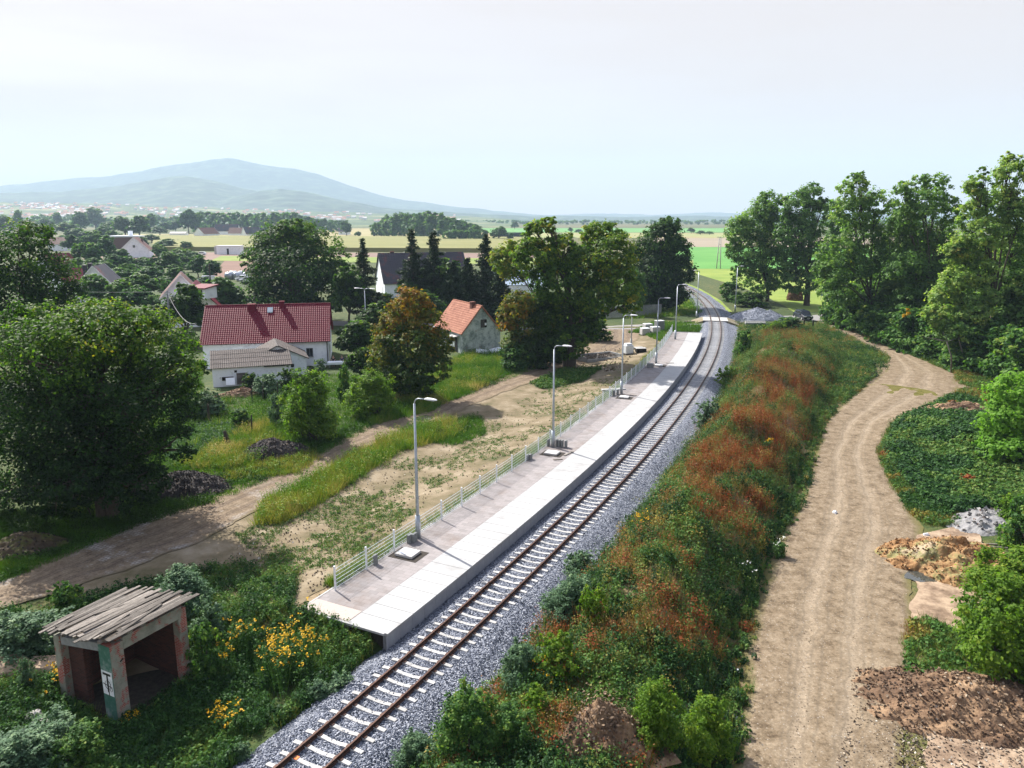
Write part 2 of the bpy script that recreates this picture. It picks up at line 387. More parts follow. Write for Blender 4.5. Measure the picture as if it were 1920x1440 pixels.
# ------------------------------------------------------------------ ground sheets
def ground_material():
    m, nt, b = new_mat('ground_soil_and_turf'); L = nt.links.new; b.inputs['Roughness'].default_value = .95
    at = nt.nodes.new('ShaderNodeAttribute'); at.attribute_name = 'tint'
    tc = nt.nodes.new('ShaderNodeTexCoord')
    n = nt.nodes.new('ShaderNodeTexNoise'); n.inputs['Scale'].default_value = .9; n.inputs['Detail'].default_value = 12; n.inputs['Roughness'].default_value = .75
    L(tc.outputs['Object'], n.inputs['Vector'])
    mr = nt.nodes.new('ShaderNodeMapRange'); mr.inputs['From Min'].default_value = .3; mr.inputs['From Max'].default_value = .7
    mr.inputs['To Min'].default_value = -.2; mr.inputs['To Max'].default_value = .2; L(n.outputs['Fac'], mr.inputs['Value'])
    ad = nt.nodes.new('ShaderNodeMath'); ad.use_clamp = True; L(at.outputs['Fac'], ad.inputs[0]); L(mr.outputs['Result'], ad.inputs[1])
    r = ramp(nt, [(0, (.02, .038, .012)), (.3, (.038, .062, .015)), (.45, (.08, .088, .026)), (.6, (.15, .115, .055)), (.75, (.25, .19, .12)), (1, (.33, .27, .19))])
    L(ad.outputs[0], r.inputs['Fac']); L(r.outputs['Color'], b.inputs['Base Color'])
    n2 = nt.nodes.new('ShaderNodeTexNoise'); n2.inputs['Scale'].default_value = 6; n2.inputs['Detail'].default_value = 8; L(tc.outputs['Object'], n2.inputs['Vector'])
    bp = nt.nodes.new('ShaderNodeBump'); bp.inputs['Strength'].default_value = .6; bp.inputs['Distance'].default_value = .15
    L(n2.outputs['Fac'], bp.inputs['Height']); L(bp.outputs['Normal'], b.inputs['Normal'])
    return m

def axis(lo, a, b, hi, step, growth=1.22):
    mid = list(np.arange(a, b + 1e-6, step)); s = step; up = [mid[-1]]
    while up[-1] < hi: s *= growth; up.append(min(hi, up[-1] + s))
    s = step; dn = [mid[0]]
    while dn[-1] > lo: s *= growth; dn.append(max(lo, dn[-1] - s))
    return np.array(dn[:0:-1] + mid + up[1:])

def grid_mesh(name, X, Y, Z, tint=None):
    ny, nx = X.shape
    me = bpy.data.meshes.new(name)
    V = np.stack([X, Y, Z], -1).reshape(-1, 3).astype(np.float32)
    i = np.arange(nx * ny).reshape(ny, nx)
    F = np.stack([i[:-1, :-1], i[:-1, 1:], i[1:, 1:], i[1:, :-1]], -1).reshape(-1, 4)
    me.vertices.add(len(V)); me.vertices.foreach_set('co', V.ravel())
    me.loops.add(F.size); me.loops.foreach_set('vertex_index', F.ravel().astype(np.int32))
    me.polygons.add(len(F)); me.polygons.foreach_set('loop_start', (np.arange(len(F)) * 4).astype(np.int32))
    me.polygons.foreach_set('use_smooth', np.ones(len(F), bool))
    if tint is not None:
        a = me.attributes.new('tint', 'FLOAT', 'POINT'); a.data.foreach_set('value', np.asarray(tint, np.float32).ravel())
    me.update(calc_edges=True)
    return me

EXT_X, EXT_Y0, EXT_Y1 = 7400, -120, 9600
gx = axis(-EXT_X, -60, 80, EXT_X, .6); gy = axis(EXT_Y0, 16, 134, EXT_Y1, .6)
GX, GY = np.meshgrid(gx, gy)
GZ = theight(GX, GY)
d_ = toff(GX, np.clip(GY, 5, 235))
dry = .30 + .34 * (fbm(GX / 7, GY / 7, 31) - .45)
yard = sm(6.4, 7.2, -d_) * (1 - sm(17, 21, -d_)) * sm(24, 30, GY) * (1 - sm(118, 124, GY))
dry = dry + yard * (.30 + .25 * (fbm(GX / 3, GY / 3, 5) - .4))
bermm = sm(3, 4, d_) * (1 - sm(18, 22, d_)) * (1 - sm(100, 130, GY))
dry = dry + bermm * .22
far_ = sm(200, 500, GY); dry = dry * (1 - far_) + far_ * (.42 + .35 * (fbm(GX / 400, GY / 160, 8) - .5))
g = link('ground', grid_mesh('ground', GX, GY, GZ, dry), ground_material()); tag(g, kind='structure')

def resample(pts, n):
    p = np.array(pts, float); s = np.concatenate(([0], np.cumsum(np.linalg.norm(np.diff(p, axis=0), axis=1))))
    t = np.linspace(0, s[-1], n); q = np.stack([np.interp(t, s, p[:, k]) for k in (0, 1)], 1)
    for _ in range(6): q[1:-1] = (q[:-2] + 2 * q[1:-1] + q[2:]) / 4
    return q

def strip(name, Lp, Rp, m, off=.035, nl=160, nc=24, jit=.25, seed=1, kind='structure', zfun=None, label=None):
    A = resample(Lp, nl); B = resample(Rp, nl); k = np.arange(nl)
    ja = (fbm(k * .35, k * 0 + seed, seed, 4) - .5) * 2 * jit; jb = (fbm(k * .35, k * 0 + seed + 9, seed + 5, 4) - .5) * 2 * jit
    dv = B - A; w = np.linalg.norm(dv, axis=1, keepdims=True) + 1e-6; u = dv / w
    A = A + u * ja[:, None]; B = B + u * jb[:, None]
    t = np.linspace(0, 1, nc)[None, :, None]; Pp = A[:, None] * (1 - t) + B[:, None] * t
    X, Y = Pp[..., 0], Pp[..., 1]; Z = theight(X, Y) + off
    if zfun is not None: Z = Z + zfun(X, Y, np.broadcast_to(t[..., 0], X.shape))
    tt = np.broadcast_to(t[..., 0], X.shape)
    o = link(name, grid_mesh(name, X, Y, Z, tt), m)
    return tag(o, label, kind=kind)

def road_material(name, cols, edge_col, cobble=0.0, tracks=(.3, .68), tdark=(.2, .15, .10), tamt=.5, stones=.5):
    """cols: worn dirt; 'tint' runs across the road: 0 and 1 are its edges"""
    m, nt, b = new_mat(name); L = nt.links.new; b.inputs['Roughness'].default_value = .95; b.inputs['Specular IOR Level'].default_value = .1
    tc = nt.nodes.new('ShaderNodeTexCoord'); at = nt.nodes.new('ShaderNodeAttribute'); at.attribute_name = 'tint'
    n = nt.nodes.new('ShaderNodeTexNoise'); n.inputs['Scale'].default_value = 1.3; n.inputs['Detail'].default_value = 14; n.inputs['Roughness'].default_value = .8
    L(tc.outputs['Object'], n.inputs['Vector']); r = ramp(nt, cols); L(n.outputs['Fac'], r.inputs['Fac']); out = r.outputs['Color']
    def mix(fac, a, bcol):
        x = nt.nodes.new('ShaderNodeMix'); x.data_type = 'RGBA'; L(fac, x.inputs[0]); L(a, x.inputs[6])
        if isinstance(bcol, tuple): x.inputs[7].default_value = (*bcol, 1)
        else: L(bcol, x.inputs[7])
        return x.outputs[2]
    def mth(op, a, bv, clamp=False):
        x = nt.nodes.new('ShaderNodeMath'); x.operation = op; x.use_clamp = clamp
        for i, q in enumerate((a, bv)):
            if isinstance(q, (int, float)): x.inputs[i].default_value = q
            else: L(q, x.inputs[i])
        return x.outputs[0]
    n3 = nt.nodes.new('ShaderNodeTexNoise'); n3.inputs['Scale'].default_value = .35; n3.inputs['Detail'].default_value = 8; L(tc.outputs['Object'], n3.inputs['Vector'])
    # wheel tracks
    fac = None
    for tpos in tracks:
        dd = mth('ABSOLUTE', mth('SUBTRACT', at.outputs['Fac'], tpos), 0); f = mth('SUBTRACT', 1.0, mth('MULTIPLY', dd, 11.0), True)
        fac = f if fac is None else mth('MAXIMUM', fac, f)
    fac = mth('MULTIPLY', mth('MULTIPLY', fac, n3.outputs['Fac']), tamt * 2, True)
    out = mix(fac, out, tdark)
    # fine grit and thin tyre lines
    ng = nt.nodes.new('ShaderNodeTexNoise'); ng.inputs['Scale'].default_value = 8; ng.inputs['Detail'].default_value = 8; ng.inputs['Roughness'].default_value = .8; L(tc.outputs['Object'], ng.inputs['Vector'])
    gr = ramp(nt, [(.36, (.62, .60, .57)), (.5, (1, 1, 1)), (.62, (1.22, 1.2, 1.18))]); L(ng.outputs['Fac'], gr.inputs['Fac'])
    mg = nt.nodes.new('ShaderNodeMix'); mg.data_type = 'RGBA'; mg.blend_type = 'MULTIPLY'; mg.inputs[0].default_value = 1; L(out, mg.inputs[6]); L(gr.outputs['Color'], mg.inputs[7]); out = mg.outputs[2]
    if tracks:
        fac = None
        for tpos in (.27, .31, .40, .46, .57, .62, .71, .76):
            wob = mth('MULTIPLY', mth('SUBTRACT', n3.outputs['Fac'], .5), .12)
            dd = mth('ABSOLUTE', mth('SUBTRACT', mth('ADD', at.outputs['Fac'], wob), tpos), 0); f = mth('SUBTRACT', 1.0, mth('MULTIPLY', dd, 70.0), True); fac = f if fac is None else mth('MAXIMUM', fac, f)
        out = mix(mth('MULTIPLY', mth('MULTIPLY', fac, ng.outputs['Fac']), .8, True), out, tuple(k * .42 for k in tdark))
    # pebbles
    v = nt.nodes.new('ShaderNodeTexVoronoi'); v.inputs['Scale'].default_value = 11; L(tc.outputs['Object'], v.inputs['Vector'])
    vr = ramp(nt, [(0, (.0, .0, .0)), (.74, (0, 0, 0)), (.8, (1, 1, 1)), (1, (1, 1, 1))]); sx = nt.nodes.new('ShaderNodeSeparateColor'); L(v.outputs['Color'], sx.inputs[0]); L(sx.outputs[0], vr.inputs['Fac'])
    dist = ramp(nt, [(.25, (1, 1, 1)), (.4, (0, 0, 0))]); L(v.outputs['Distance'], dist.inputs['Fac'])
    pf = mth('MULTIPLY', mth('MULTIPLY', vr.outputs['Color'], dist.outputs['Color']), stones)
    pc = ramp(nt, [(.0, (.09, .065, .045)), (.45, (.16, .12, .09)), (.55, (.3, .265, .22)), (1, (.38, .35, .31))]); L(sx.outputs[1], pc.inputs['Fac'])
    out = mix(pf, out, pc.outputs['Color'])
    hgt = n.outputs['Fac']
    if cobble:
        mp = nt.nodes.new('ShaderNodeMapping'); mp.inputs['Rotation'].default_value = (0, 0, R(28)); L(tc.outputs['Object'], mp.inputs['Vector'])
        bt = nt.nodes.new('ShaderNodeTexBrick'); bt.inputs['Scale'].default_value = 1; bt.inputs['Brick Width'].default_value = .24; bt.inputs['Row Height'].default_value = .2
        bt.inputs['Mortar Size'].default_value = .028; bt.inputs['Mortar Smooth'].default_value = .6
        bt.inputs['Color1'].default_value = (.26, .24, .22, 1); bt.inputs['Color2'].default_value = (.42, .395, .37, 1); bt.inputs['Mortar'].default_value = (.13, .10, .08, 1)
        L(mp.outputs['Vector'], bt.inputs['Vector'])
        cr = ramp(nt, [(.46, (0, 0, 0)), (.54, (1, 1, 1))])
        n4 = nt.nodes.new('ShaderNodeTexNoise'); n4.inputs['Scale'].default_value = .22; n4.inputs['Detail'].default_value = 9; n4.inputs['Roughness'].default_value = .7; L(tc.outputs['Object'], n4.inputs['Vector'])
        L(mth('ADD', n4.outputs['Fac'], cobble - .5), cr.inputs['Fac'])
        # cobbles only survive on the crown of the near stretch
        sy = nt.nodes.new('ShaderNodeSeparateXYZ'); L(tc.outputs['Object'], sy.inputs[0])
        nearf = mth('SUBTRACT', 1.0, mth('MULTIPLY', mth('SUBTRACT', sy.outputs[1], 44.0), .08), True)
        cfac = mth('MULTIPLY', cr.outputs['Color'], nearf); out = mix(cfac, out, bt.outputs['Color'])
    # overgrown edges
    e = mth('MINIMUM', at.outputs['Fac'], mth('SUBTRACT', 1.0, at.outputs['Fac']))
    e = mth('SUBTRACT', 1.0, mth('MULTIPLY', mth('ADD', e, mth('MULTIPLY', mth('SUBTRACT', n3.outputs['Fac'], .5), .16)), 14.0), True)
    out = mix(e, out, edge_col)
    L(out, b.inputs['Base Color'])
    n2 = nt.nodes.new('ShaderNodeTexNoise'); n2.inputs['Scale'].default_value = 5; n2.inputs['Detail'].default_value = 10; n2.inputs['Roughness'].default_value = .7; L(tc.outputs['Object'], n2.inputs['Vector'])
    bp = nt.nodes.new('ShaderNodeBump'); bp.inputs['Strength'].default_value = .55; bp.inputs['Distance'].default_value = .09
    L(n2.outputs['Fac'], bp.inputs['Height']); L(bp.outputs['Normal'], b.inputs['Normal'])
    return m

M['dirt_road'] = road_material('dirt_road_surface', [(.36, (.085, .062, .04)), (.45, (.15, .114, .075)), (.53, (.205, .16, .11)), (.64, (.26, .21, .15))], (.12, .11, .04), tracks=(.36, .64), tdark=(.30, .245, .18), tamt=.55, stones=.6)
M['village_road'] = road_material('village_road_surface', [(.28, (.085, .062, .042)), (.45, (.16, .122, .085)), (.6, (.24, .188, .135)), (.78, (.29, .235, .175))], (.15, .12, .075), cobble=.47, tracks=(.42, .75), tdark=(.10, .075, .06), tamt=.45, stones=.3)
M['asphalt'] = road_material('crossing_road_surface', [(.3, (.19, .19, .20)), (.7, (.30, .295, .30))], (.2, .17, .11), tracks=(.3, .7), tdark=(.3, .28, .26), tamt=.3, stones=.15)

Ledge = [(3.0, 9.0), (7.8, 23.3), (11.0, 32.5), (15.3, 41.5), (19.2, 48.1), (23.8, 57.5), (28.8, 68.1), (34.4, 77), (40.4, 85.5), (46.4, 93.5), (52.0, 104), (54.2, 118), (55.6, 130), (56.6, 139)]
Redge = [(8.5, 9.0), (13.6, 23.3), (17.2, 29.5), (21.2, 37), (25.6, 44.5), (27.6, 52), (30.2, 60), (35.3, 68), (41.5, 74.5), (50.5, 83.5), (55.0, 92.5), (56.0, 103), (56.6, 117), (58.0, 130), (59.2, 140)]
strip('dirt_road', Ledge, Redge, M['dirt_road'], nl=340, nc=64, jit=.35, seed=3, zfun=lambda X, Y, t: -.03 * (np.exp(-((t - .36) / .055) ** 2) + np.exp(-((t - .66) / .055) ** 2)) * (.4 + 1.2 * fbm(X / 3, Y / 3, 7)) + .05 * (fbm(X * 1.3, Y * 1.3, 4, 3) - .5) * sm(0, .1, np.minimum(t, 1 - t)) + .055 * sm(0, .1, np.minimum(t, 1 - t)))
M['side_road'] = road_material('side_road_surface', [(.3, (.09, .066, .042)), (.43, (.155, .118, .077)), (.55, (.21, .163, .112)), (.7, (.26, .21, .15))], (.2, .155, .105), tracks=(.36, .64), tdark=(.12, .09, .06), tamt=.5, stones=.6)
strip('side_road', [G(1625, 690), G(1660, 676), G(1720, 692), G(1780, 708), G(1850, 721), (75, 92)], [G(1625, 800), G(1662, 768), G(1700, 747), G(1760, 731), G(1850, 725), (75, 89)], M['side_road'], off=.05, nl=60, nc=16, jit=.3, seed=8)
strip('soil_apron', [(13.6, 20.5), (17.0, 29.2), (21.0, 36.6), (24.8, 43.5)], [(24, 18), (22.5, 30), (26, 38), (29.5, 45.5)],
      mat('disturbed_soil', [(.3, (.09, .06, .04)), (.45, (.2, .14, .095)), (.58, (.33, .245, .17)), (.75, (.42, .33, .23))], .9, .95, .8, bscale=7, detail=12), off=.06, nl=70, nc=30, jit=.5, seed=12)
VL = [(-62, 16), (-44, 27), (-33, 33.2), (-27.2, 37.6), (-24.2, 44.6), (-20.6, 50.6), (-16.6, 58), (-11.2, 75), (-4.5, 86.5), (2.6, 97), (9.4, 108), (13.6, 119), (15.0, 131)]
VR = [(-55, 9), (-38, 24), (-28, 31.8), (-22.4, 37), (-18.6, 42.5), (-16.3, 48.5), (-13.6, 58.5), (-6.8, 70.5), (-1.0, 82), (5.4, 92), (13.4, 104), (19.5, 116), (22.0, 131)]
strip('village_road', VL, VR, M['village_road'], off=.065, nl=320, nc=26, jit=.35, seed=5)
strip('crossing_road', [(-40, 142.5), (0, 136), (14, 133.5), (26, 138), (36, 143.5), (46, 146.0), (57, 149.5), (66, 153), (90, 160)],
      [(-40, 136.5), (0, 129.5), (15, 126), (27, 131.0), (37, 137.0), (46, 140.5), (57, 141.5), (66, 145), (90, 152)], M['asphalt'], off=.06, nl=160, nc=18, jit=.3, seed=6)
M['yard'] = mat('sandy_yard', [(.3, (.06, .065, .025)), (.40, (.115, .095, .05)), (.5, (.165, .13, .08)), (.6, (.225, .182, .122)), (.72, (.29, .245, .18))], .35, .95, .7, bscale=7, detail=13)
yl = [tpt(y, -o) for y, o in ((22, 15), (26, 19), (30, 22), (35, 23.2), (41, 23), (50, 21.4), (60, 21.4), (70, 20.4), (82, 19), (94, 15.8), (106, 13.6), (118, 12.6))]
yr = [tpt(y, -o) for y, o in ((24, 8.5), (27, 8.0), (31, 7.2), (37, 7.15), (43, 7.15), (52, 7.15), (62, 7.15), (72, 7.15), (84, 7.15), (96, 7.15), (107, 7.15), (119, 7.15))]
strip('yard_soil', yl, yr, M['yard'], off=.025, nl=200, nc=26, jit=.7, seed=15)

# puddles
M['water'] = mat('puddle_water', (.05, .052, .045), 2, .04, 0, spec=.7)
M['mud_water'] = mat('green_puddle_water', [(.35, (.11, .10, .03)), (.65, (.17, .15, .055))], .9, .22, 0, spec=.12)
def puddle(name, c, rx, ry, m, seed, rz=0.0, lab=None):
    n = 40; v = [(0, 0, 0)]
    for k in range(n):
        a = 2 * math.pi * k / n; q = .55 + .8 * float(fbm(math.cos(a) * 1.4 + seed, math.sin(a) * 1.4 + seed, seed, 3))
        v.append((math.cos(a) * rx * q, math.sin(a) * ry * q, 0))
    mb = MB(); mb.add(v, [(0, k + 1, (k + 1) % n + 1) for k in range(n)])
    o = mb.build(name, m); o.location = (c[0], c[1], th(*c) + .075); o.rotation_euler = (0, 0, rz)
    return tag(o, kind='structure')
puddle('puddle_water', G(1688, 734), 2.8, 3.3, M['mud_water'], 4, R(50))
puddle('puddle_water', G(1722, 1078), 1.5, 1.1, M['water'], 9)
puddle('puddle_water', G(790, 787), 1.3, 1.0, M['water'], 13, R(40))
puddle('puddle_water', G(1172, 614), 4.2, 1.2, M['mud_water'], 17, R(10))

# fields beyond the village
def field(name, quad, cols, z, scale=.05, rows=None, rz=0.0, thick=None):
    m = mat('field_' + name, cols, scale, .95, .2, bscale=.8, detail=10, stretch=rows)
    pts = [G(px, py) for px, py in quad]
    mb = MB()
    if thick:
        v = [(x, y, 0.0) for x, y in pts] + [(x, y, thick) for x, y in pts]
        n = len(pts); mb.add(v, [tuple(range(n, 2 * n))] + [(i, (i + 1) % n, (i + 1) % n + n, i + n) for i in range(n)])
    else:
        mb.add([(x, y, z) for x, y in pts], [tuple(range(len(pts)))])
    return tag(mb.build(name, m), kind='structure')
field('ploughed_field', [(395, 521), (500, 521), (520, 486), (425, 484)], [(.3, (.13, .075, .055)), (.7, (.2, .12, .09))], .05, rows=(.4, 3, 1))
field('ploughed_field', [(150, 486), (1000, 492), (1000, 475), (250, 473)], [(.3, (.14, .09, .075)), (.7, (.22, .15, .12))], .06, rows=(.3, 3, 1))
field('grass_field', [(395, 489), (1300, 500), (1300, 488), (415, 480)], [(.3, (.11, .17, .03)), (.7, (.2, .24, .05))], .10)
field('maize_field', [(285, 470), (1010, 474), (1010, 449), (290, 445)], [(.25, (.09, .115, .03)), (.5, (.165, .165, .05)), (.75, (.24, .21, .075))], 0, scale=.03, rows=(.35, 2.5, 1), thick=2.3)
field('meadow', [(1262, 585), (1640, 585), (1640, 500), (1255, 497)], [(.3, (.12, .19, .025)), (.7, (.22, .27, .05))], .05, scale=.1)
field('meadow', [(1255, 504), (1800, 506), (1800, 466), (1255, 463)], [(.3, (.06, .20, .035)), (.7, (.10, .26, .05))], .08, scale=.04)
field('ploughed_field', [(1200, 463), (1800, 464), (1800, 445), (1200, 444)], [(.3, (.2, .16, .12)), (.7, (.28, .24, .17))], .07, rows=(.2, 3, 1))
field('grass_field', [(930, 446), (1450, 447), (1450, 437), (930, 436)], [(.3, (.25, .2, .1)), (.7, (.2, .26, .08))], .12, scale=.01)
field('stubble_field', [(560, 446), (980, 448), (980, 430), (600, 428)], [(.3, (.23, .19, .08)), (.7, (.28, .25, .12))], .12, scale=.01)
field('meadow', [(900, 436), (1500, 436), (1500, 428), (900, 428)], [(.3, (.07, .2, .05)), (.7, (.12, .27, .07))], .15, scale=.008)
field('stubble_field', [(200, 447), (560, 446), (560, 440), (230, 439)], [(.3, (.22, .19, .08)), (.7, (.27, .25, .12))], .13, scale=.01)

# mountains: each ridge a solid heightfield standing at its own distance
def ridge(name, pts, Y0, Yc, Y1, m, seed, rough=.035):
    px = np.linspace(pts[0][0], pts[-1][0], 150); py = np.interp(px, [p[0] for p in pts], [p[1] for p in pts])
    for _ in range(2): py[1:-1] = (py[:-2] + 2 * py[1:-1] + py[2:]) / 4
    ys = np.concatenate((np.linspace(Y0, Yc, 46), np.linspace(Yc, Y1, 16)[1:]))
    U = (px - 960) / FPX * CP
    hc = np.maximum(0, CAMZ + (HORIZON - py) / FPX * Yc * CP * CP)
    X = U[None, :] * ys[:, None] / 1.0; Y = np.repeat(ys[:, None], len(px), 1)
    t = np.where(ys < Yc, (ys - Y0) / (Yc - Y0), 1 - (ys - Yc) / (Y1 - Yc))
    prof = (t ** 1.35)[:, None]
    Z = hc[None, :] * prof
    rn = fbm(X / 420, Y / 420, seed, 4) - .5
    Z = Z * (1 + rough * 8 * rn * (1 - np.abs(2 * t[:, None] - 1)) ) + 14 * (fbm(X / 90, Y / 90, seed + 3) - .5) * np.clip(hc / 60, 0, 1)[None, :] * (t[:, None] > .02)
    Z = np.where(t[:, None] < .01, -2, Z)
    o = link(name, grid_mesh(name, X, Y, Z), m)
    return tag(o, kind='structure')
M['hill'] = mat('hill_woodland', [(.33, (.004, .014, .012)), (.5, (.02, .05, .032)), (.64, (.085, .125, .07))], .012, .95, 0, detail=12)
M['foothill'] = mat('foothill_fields', [(.3, (.02, .045, .02)), (.5, (.05, .09, .03)), (.62, (.2, .2, .09)), (.8, (.4, .36, .24))], .008, .95, 0, detail=8, stretch=(.6, 2, 1))
ridge('mountain', [(-260, 372), (0, 350), (60, 345), (150, 334), (210, 331), (270, 322), (330, 311), (400, 302), (435, 298), (450, 299), (490, 309), (560, 318), (600, 327), (650, 346), (720, 368), (780, 378), (860, 388), (940, 396), (1010, 403), (1110, 412)], 5200, 7300, 9000, M['hill'], 21)
ridge('hill', [(-260, 378), (0, 362), (120, 360), (240, 347), (300, 336), (350, 330), (400, 338), (450, 352), (520, 366), (600, 384), (700, 405), (730, 412)], 3300, 5000, 6000, M['hill'], 33)
ridge('hill', [(330, 398), (420, 374), (480, 360), (530, 355), (580, 360), (640, 374), (700, 386), (760, 393), (850, 398), (980, 405), (1060, 411)], 3000, 4300, 4950, M['hill'], 37)
ridge('foothills', [(-260, 384), (0, 381), (200, 383), (400, 391), (560, 396), (760, 401), (900, 407), (960, 411)], 1500, 3050, 3280, M['foothill'], 41)
ridge('hill', [(880, 412), (960, 406), (1060, 404), (1180, 407), (1300, 404), (1420, 407), (1600, 403), (1800, 405), (2200, 404)], 3800, 5200, 6400, M['hill'], 52)
ridge('mountain', [(1000, 404), (1120, 400), (1230, 403), (1330, 398), (1420, 401), (1560, 397), (1750, 401), (2000, 398)], 7600, 8800, 9400, M['hill'], 55)

# ------------------------------------------------------------------ track
def sweep(name, y0, y1, step, prof, m, parent=None, closed=True, smooth=False):
    ys = np.arange(y0, y1 + 1e-6, step); n = len(prof); v = []; f = []
    for y in ys:
        for o_, z in prof: a = tpt(float(y), o_); v.append((a[0], a[1], z))
    for i in range(len(ys) - 1):
        for k in range(n if closed else n - 1):
            k2 = (k + 1) % n; f.append((i * n + k, i * n + k2, (i + 1) * n + k2, (i + 1) * n + k))
    if closed:
        f.append(tuple(range(n))); f.append(tuple(range((len(ys) - 1) * n, len(ys) * n))[::-1])
    mb = MB(); mb.add(v, f); return mb.build(name, m, parent, smooth)

def ballast_material():
    m, nt, b = new_mat('crushed_stone'); L = nt.links.new; b.inputs['Roughness'].default_value = .9
    tc = nt.nodes.new('ShaderNodeTexCoord'); v = nt.nodes.new('ShaderNodeTexVoronoi'); v.inputs['Scale'].default_value = 17; v.inputs['Randomness'].default_value = 1
    L(tc.outputs['Object'], v.inputs['Vector']); s = nt.nodes.new('ShaderNodeSeparateColor'); L(v.outputs['Color'], s.inputs[0])
    r = ramp(nt, [(0, (.03, .037, .055)), (.35, (.095, .11, .15)), (.7, (.2, .22, .275)), (1, (.40, .42, .47))]); L(s.outputs[0], r.inputs['Fac'])
    L(r.outputs['Color'], b.inputs['Base Color'])
    bp = nt.nodes.new('ShaderNodeBump'); bp.inputs['Strength'].default_value = 1; bp.inputs['Distance'].default_value = .09; bp.invert = True
    L(v.outputs['Distance'], bp.inputs['Height']); L(bp.outputs['Normal'], b.inputs['Normal'])
    return m
M['ballast'] = ballast_material()
ys = np.concatenate((np.arange(12, 60, .25), np.arange(60, 236, .8)))
prof_o = np.array([-2.95, -2.6, -2.2, -1.9, -1.65, -1.5, -1.2, -.9, -.4, 0, .4, .9, 1.2, 1.5, 1.7, 1.95, 2.25, 2.6, 3.0, 3.35, 3.75, 4.1])
prof_z = np.array([-.12, .12, .30, .45, .54, .56, .56, .55, .55, .55, .55, .55, .56, .56, .55, .48, .36, .24, .14, .08, .02, -.15])
n_ = np.sqrt(1 + cdx(ys) ** 2)
BX = cx(ys)[:, None] + prof_o[None] / n_[:, None]; BY = ys[:, None] - prof_o[None] * (cdx(ys) / n_)[:, None]
wob = 1 + .0 * BX
edge = np.clip((np.abs(prof_o) - 1.6) / 2, 0, 1)[None]
BX = BX + edge * (fbm(BX * .8, BY * .8, 61) - .5) * .9
BZ = prof_z[None] + (fbm(BX * 2.2, BY * 2.2, 60) - .5) * .10 * np.clip((np.abs(prof_o) - 1.3) / .5, .25, 1)[None]
tag(link('ballast_bed', grid_mesh('ballast_bed', BX, BY, BZ), M['ballast']), kind='structure')
# loose stones on the near ballast
st = NP(); n = 26000
yy = 19 + 45 * RNG.uniform(0, 1, n) ** 1.6; oo = RNG.uniform(-2.7, 3.9, n)
keep = ~((np.abs(np.abs(oo) - .75) < .12)); yy, oo = yy[keep], oo[keep]; nn = np.sqrt(1 + cdx(yy) ** 2)
zz = np.interp(oo, prof_o, prof_z) + RNG.uniform(-.01, .025, len(oo))
Pq = np.stack([cx(yy) + oo / nn, yy - oo * cdx(yy) / nn, zz], 1)
sz = RNG.uniform(.02, .042, len(oo)); tn = RNG.uniform(0, 1, len(oo))
for q in range(3):
    Nn = unit(RNG.normal(size=Pq.shape) * .6 + np.array([0, 0, .9 if q == 0 else .25])); st.quads(leaf_quads(Pq + Nn * sz[:, None] * .45, Nn, sz, .8), tn)
M['stones'] = tint_mat('loose_stones', [(0, (.035, .045, .065)), (.4, (.11, .13, .175)), (.75, (.24, .26, .32)), (1, (.44, .46, .51))], bump=0)
tag(link('gravel', st.mesh('gravel'), M['stones']), kind='stuff')

RP = [(-.075, .575), (.075, .575), (.075, .59), (.02, .615), (.02, .70), (.036, .71), (.036, .75), (-.036, .75), (-.036, .71), (-.02, .70), (-.02, .615), (-.075, .59)]
for s_, lab in ((-.7525, 'rusty steel rail on the platform side of the track'), (.7525, 'rusty steel rail on the berm side of the track')):
    o = sweep('rail', 12, 235, .8, [(a + s_, z) for a, z in RP], M['rail']); tag(o, lab, 'rail', 'rails of the single track')

mb = MB()
def sl(x0, x1, z0, z1): mb.add([(x0, -.13, -.1), (x1, -.13, -.1), (x1, .13, -.1), (x0, .13, -.1), (x0, -.085, z0), (x1, -.085, z1), (x1, .085, z1), (x0, .085, z0)],
                              [(3, 2, 1, 0), (4, 5, 6, 7), (0, 1, 5, 4), (1, 2, 6, 5), (2, 3, 7, 6), (3, 0, 4, 7)])
sxs = [(-1.28, .035), (-.98, .055), (-.5, .055), (-.25, .015), (.25, .015), (.5, .055), (.98, .055), (1.28, .035)]
vs = []; fs = []
for x, z in sxs: vs += [(x, -.13, -.1), (x, .13, -.1), (x, .085, z), (x, -.085, z)]
for i in range(len(sxs) - 1):
    for k in range(4): fs.append((i * 4 + k, i * 4 + (k + 1) % 4, i * 4 + 4 + (k + 1) % 4, i * 4 + 4 + k))
fs += [(0, 1, 2, 3), (31, 30, 29, 28)]
mb.add(vs, fs)
sl0 = mb.build('sleeper', M['sleeper'])
clips = []
for s_ in (-1, 1):
    cl = MB(); cl.add([(s_ * .7525 + a * .17, b * .07, z) for z in (.03, .085) for a, b in ((-1, -1), (1, -1), (1, 1), (-1, 1))],
                      [(3, 2, 1, 0), (4, 5, 6, 7), (0, 1, 5, 4), (1, 2, 6, 5), (2, 3, 7, 6), (3, 0, 4, 7)])
    clips.append(cl.build('rail_clip', M['rail'], sl0))
tag(sl0, 'pale concrete sleeper with an orange paint mark, lowest left in view', 'sleeper', 'concrete sleepers under the rails')
pm = MB(); pm.box((-.56, .0, .063), (.16, .172, .012)); paint = pm.build('paint_mark', M['orange_paint'], sl0)
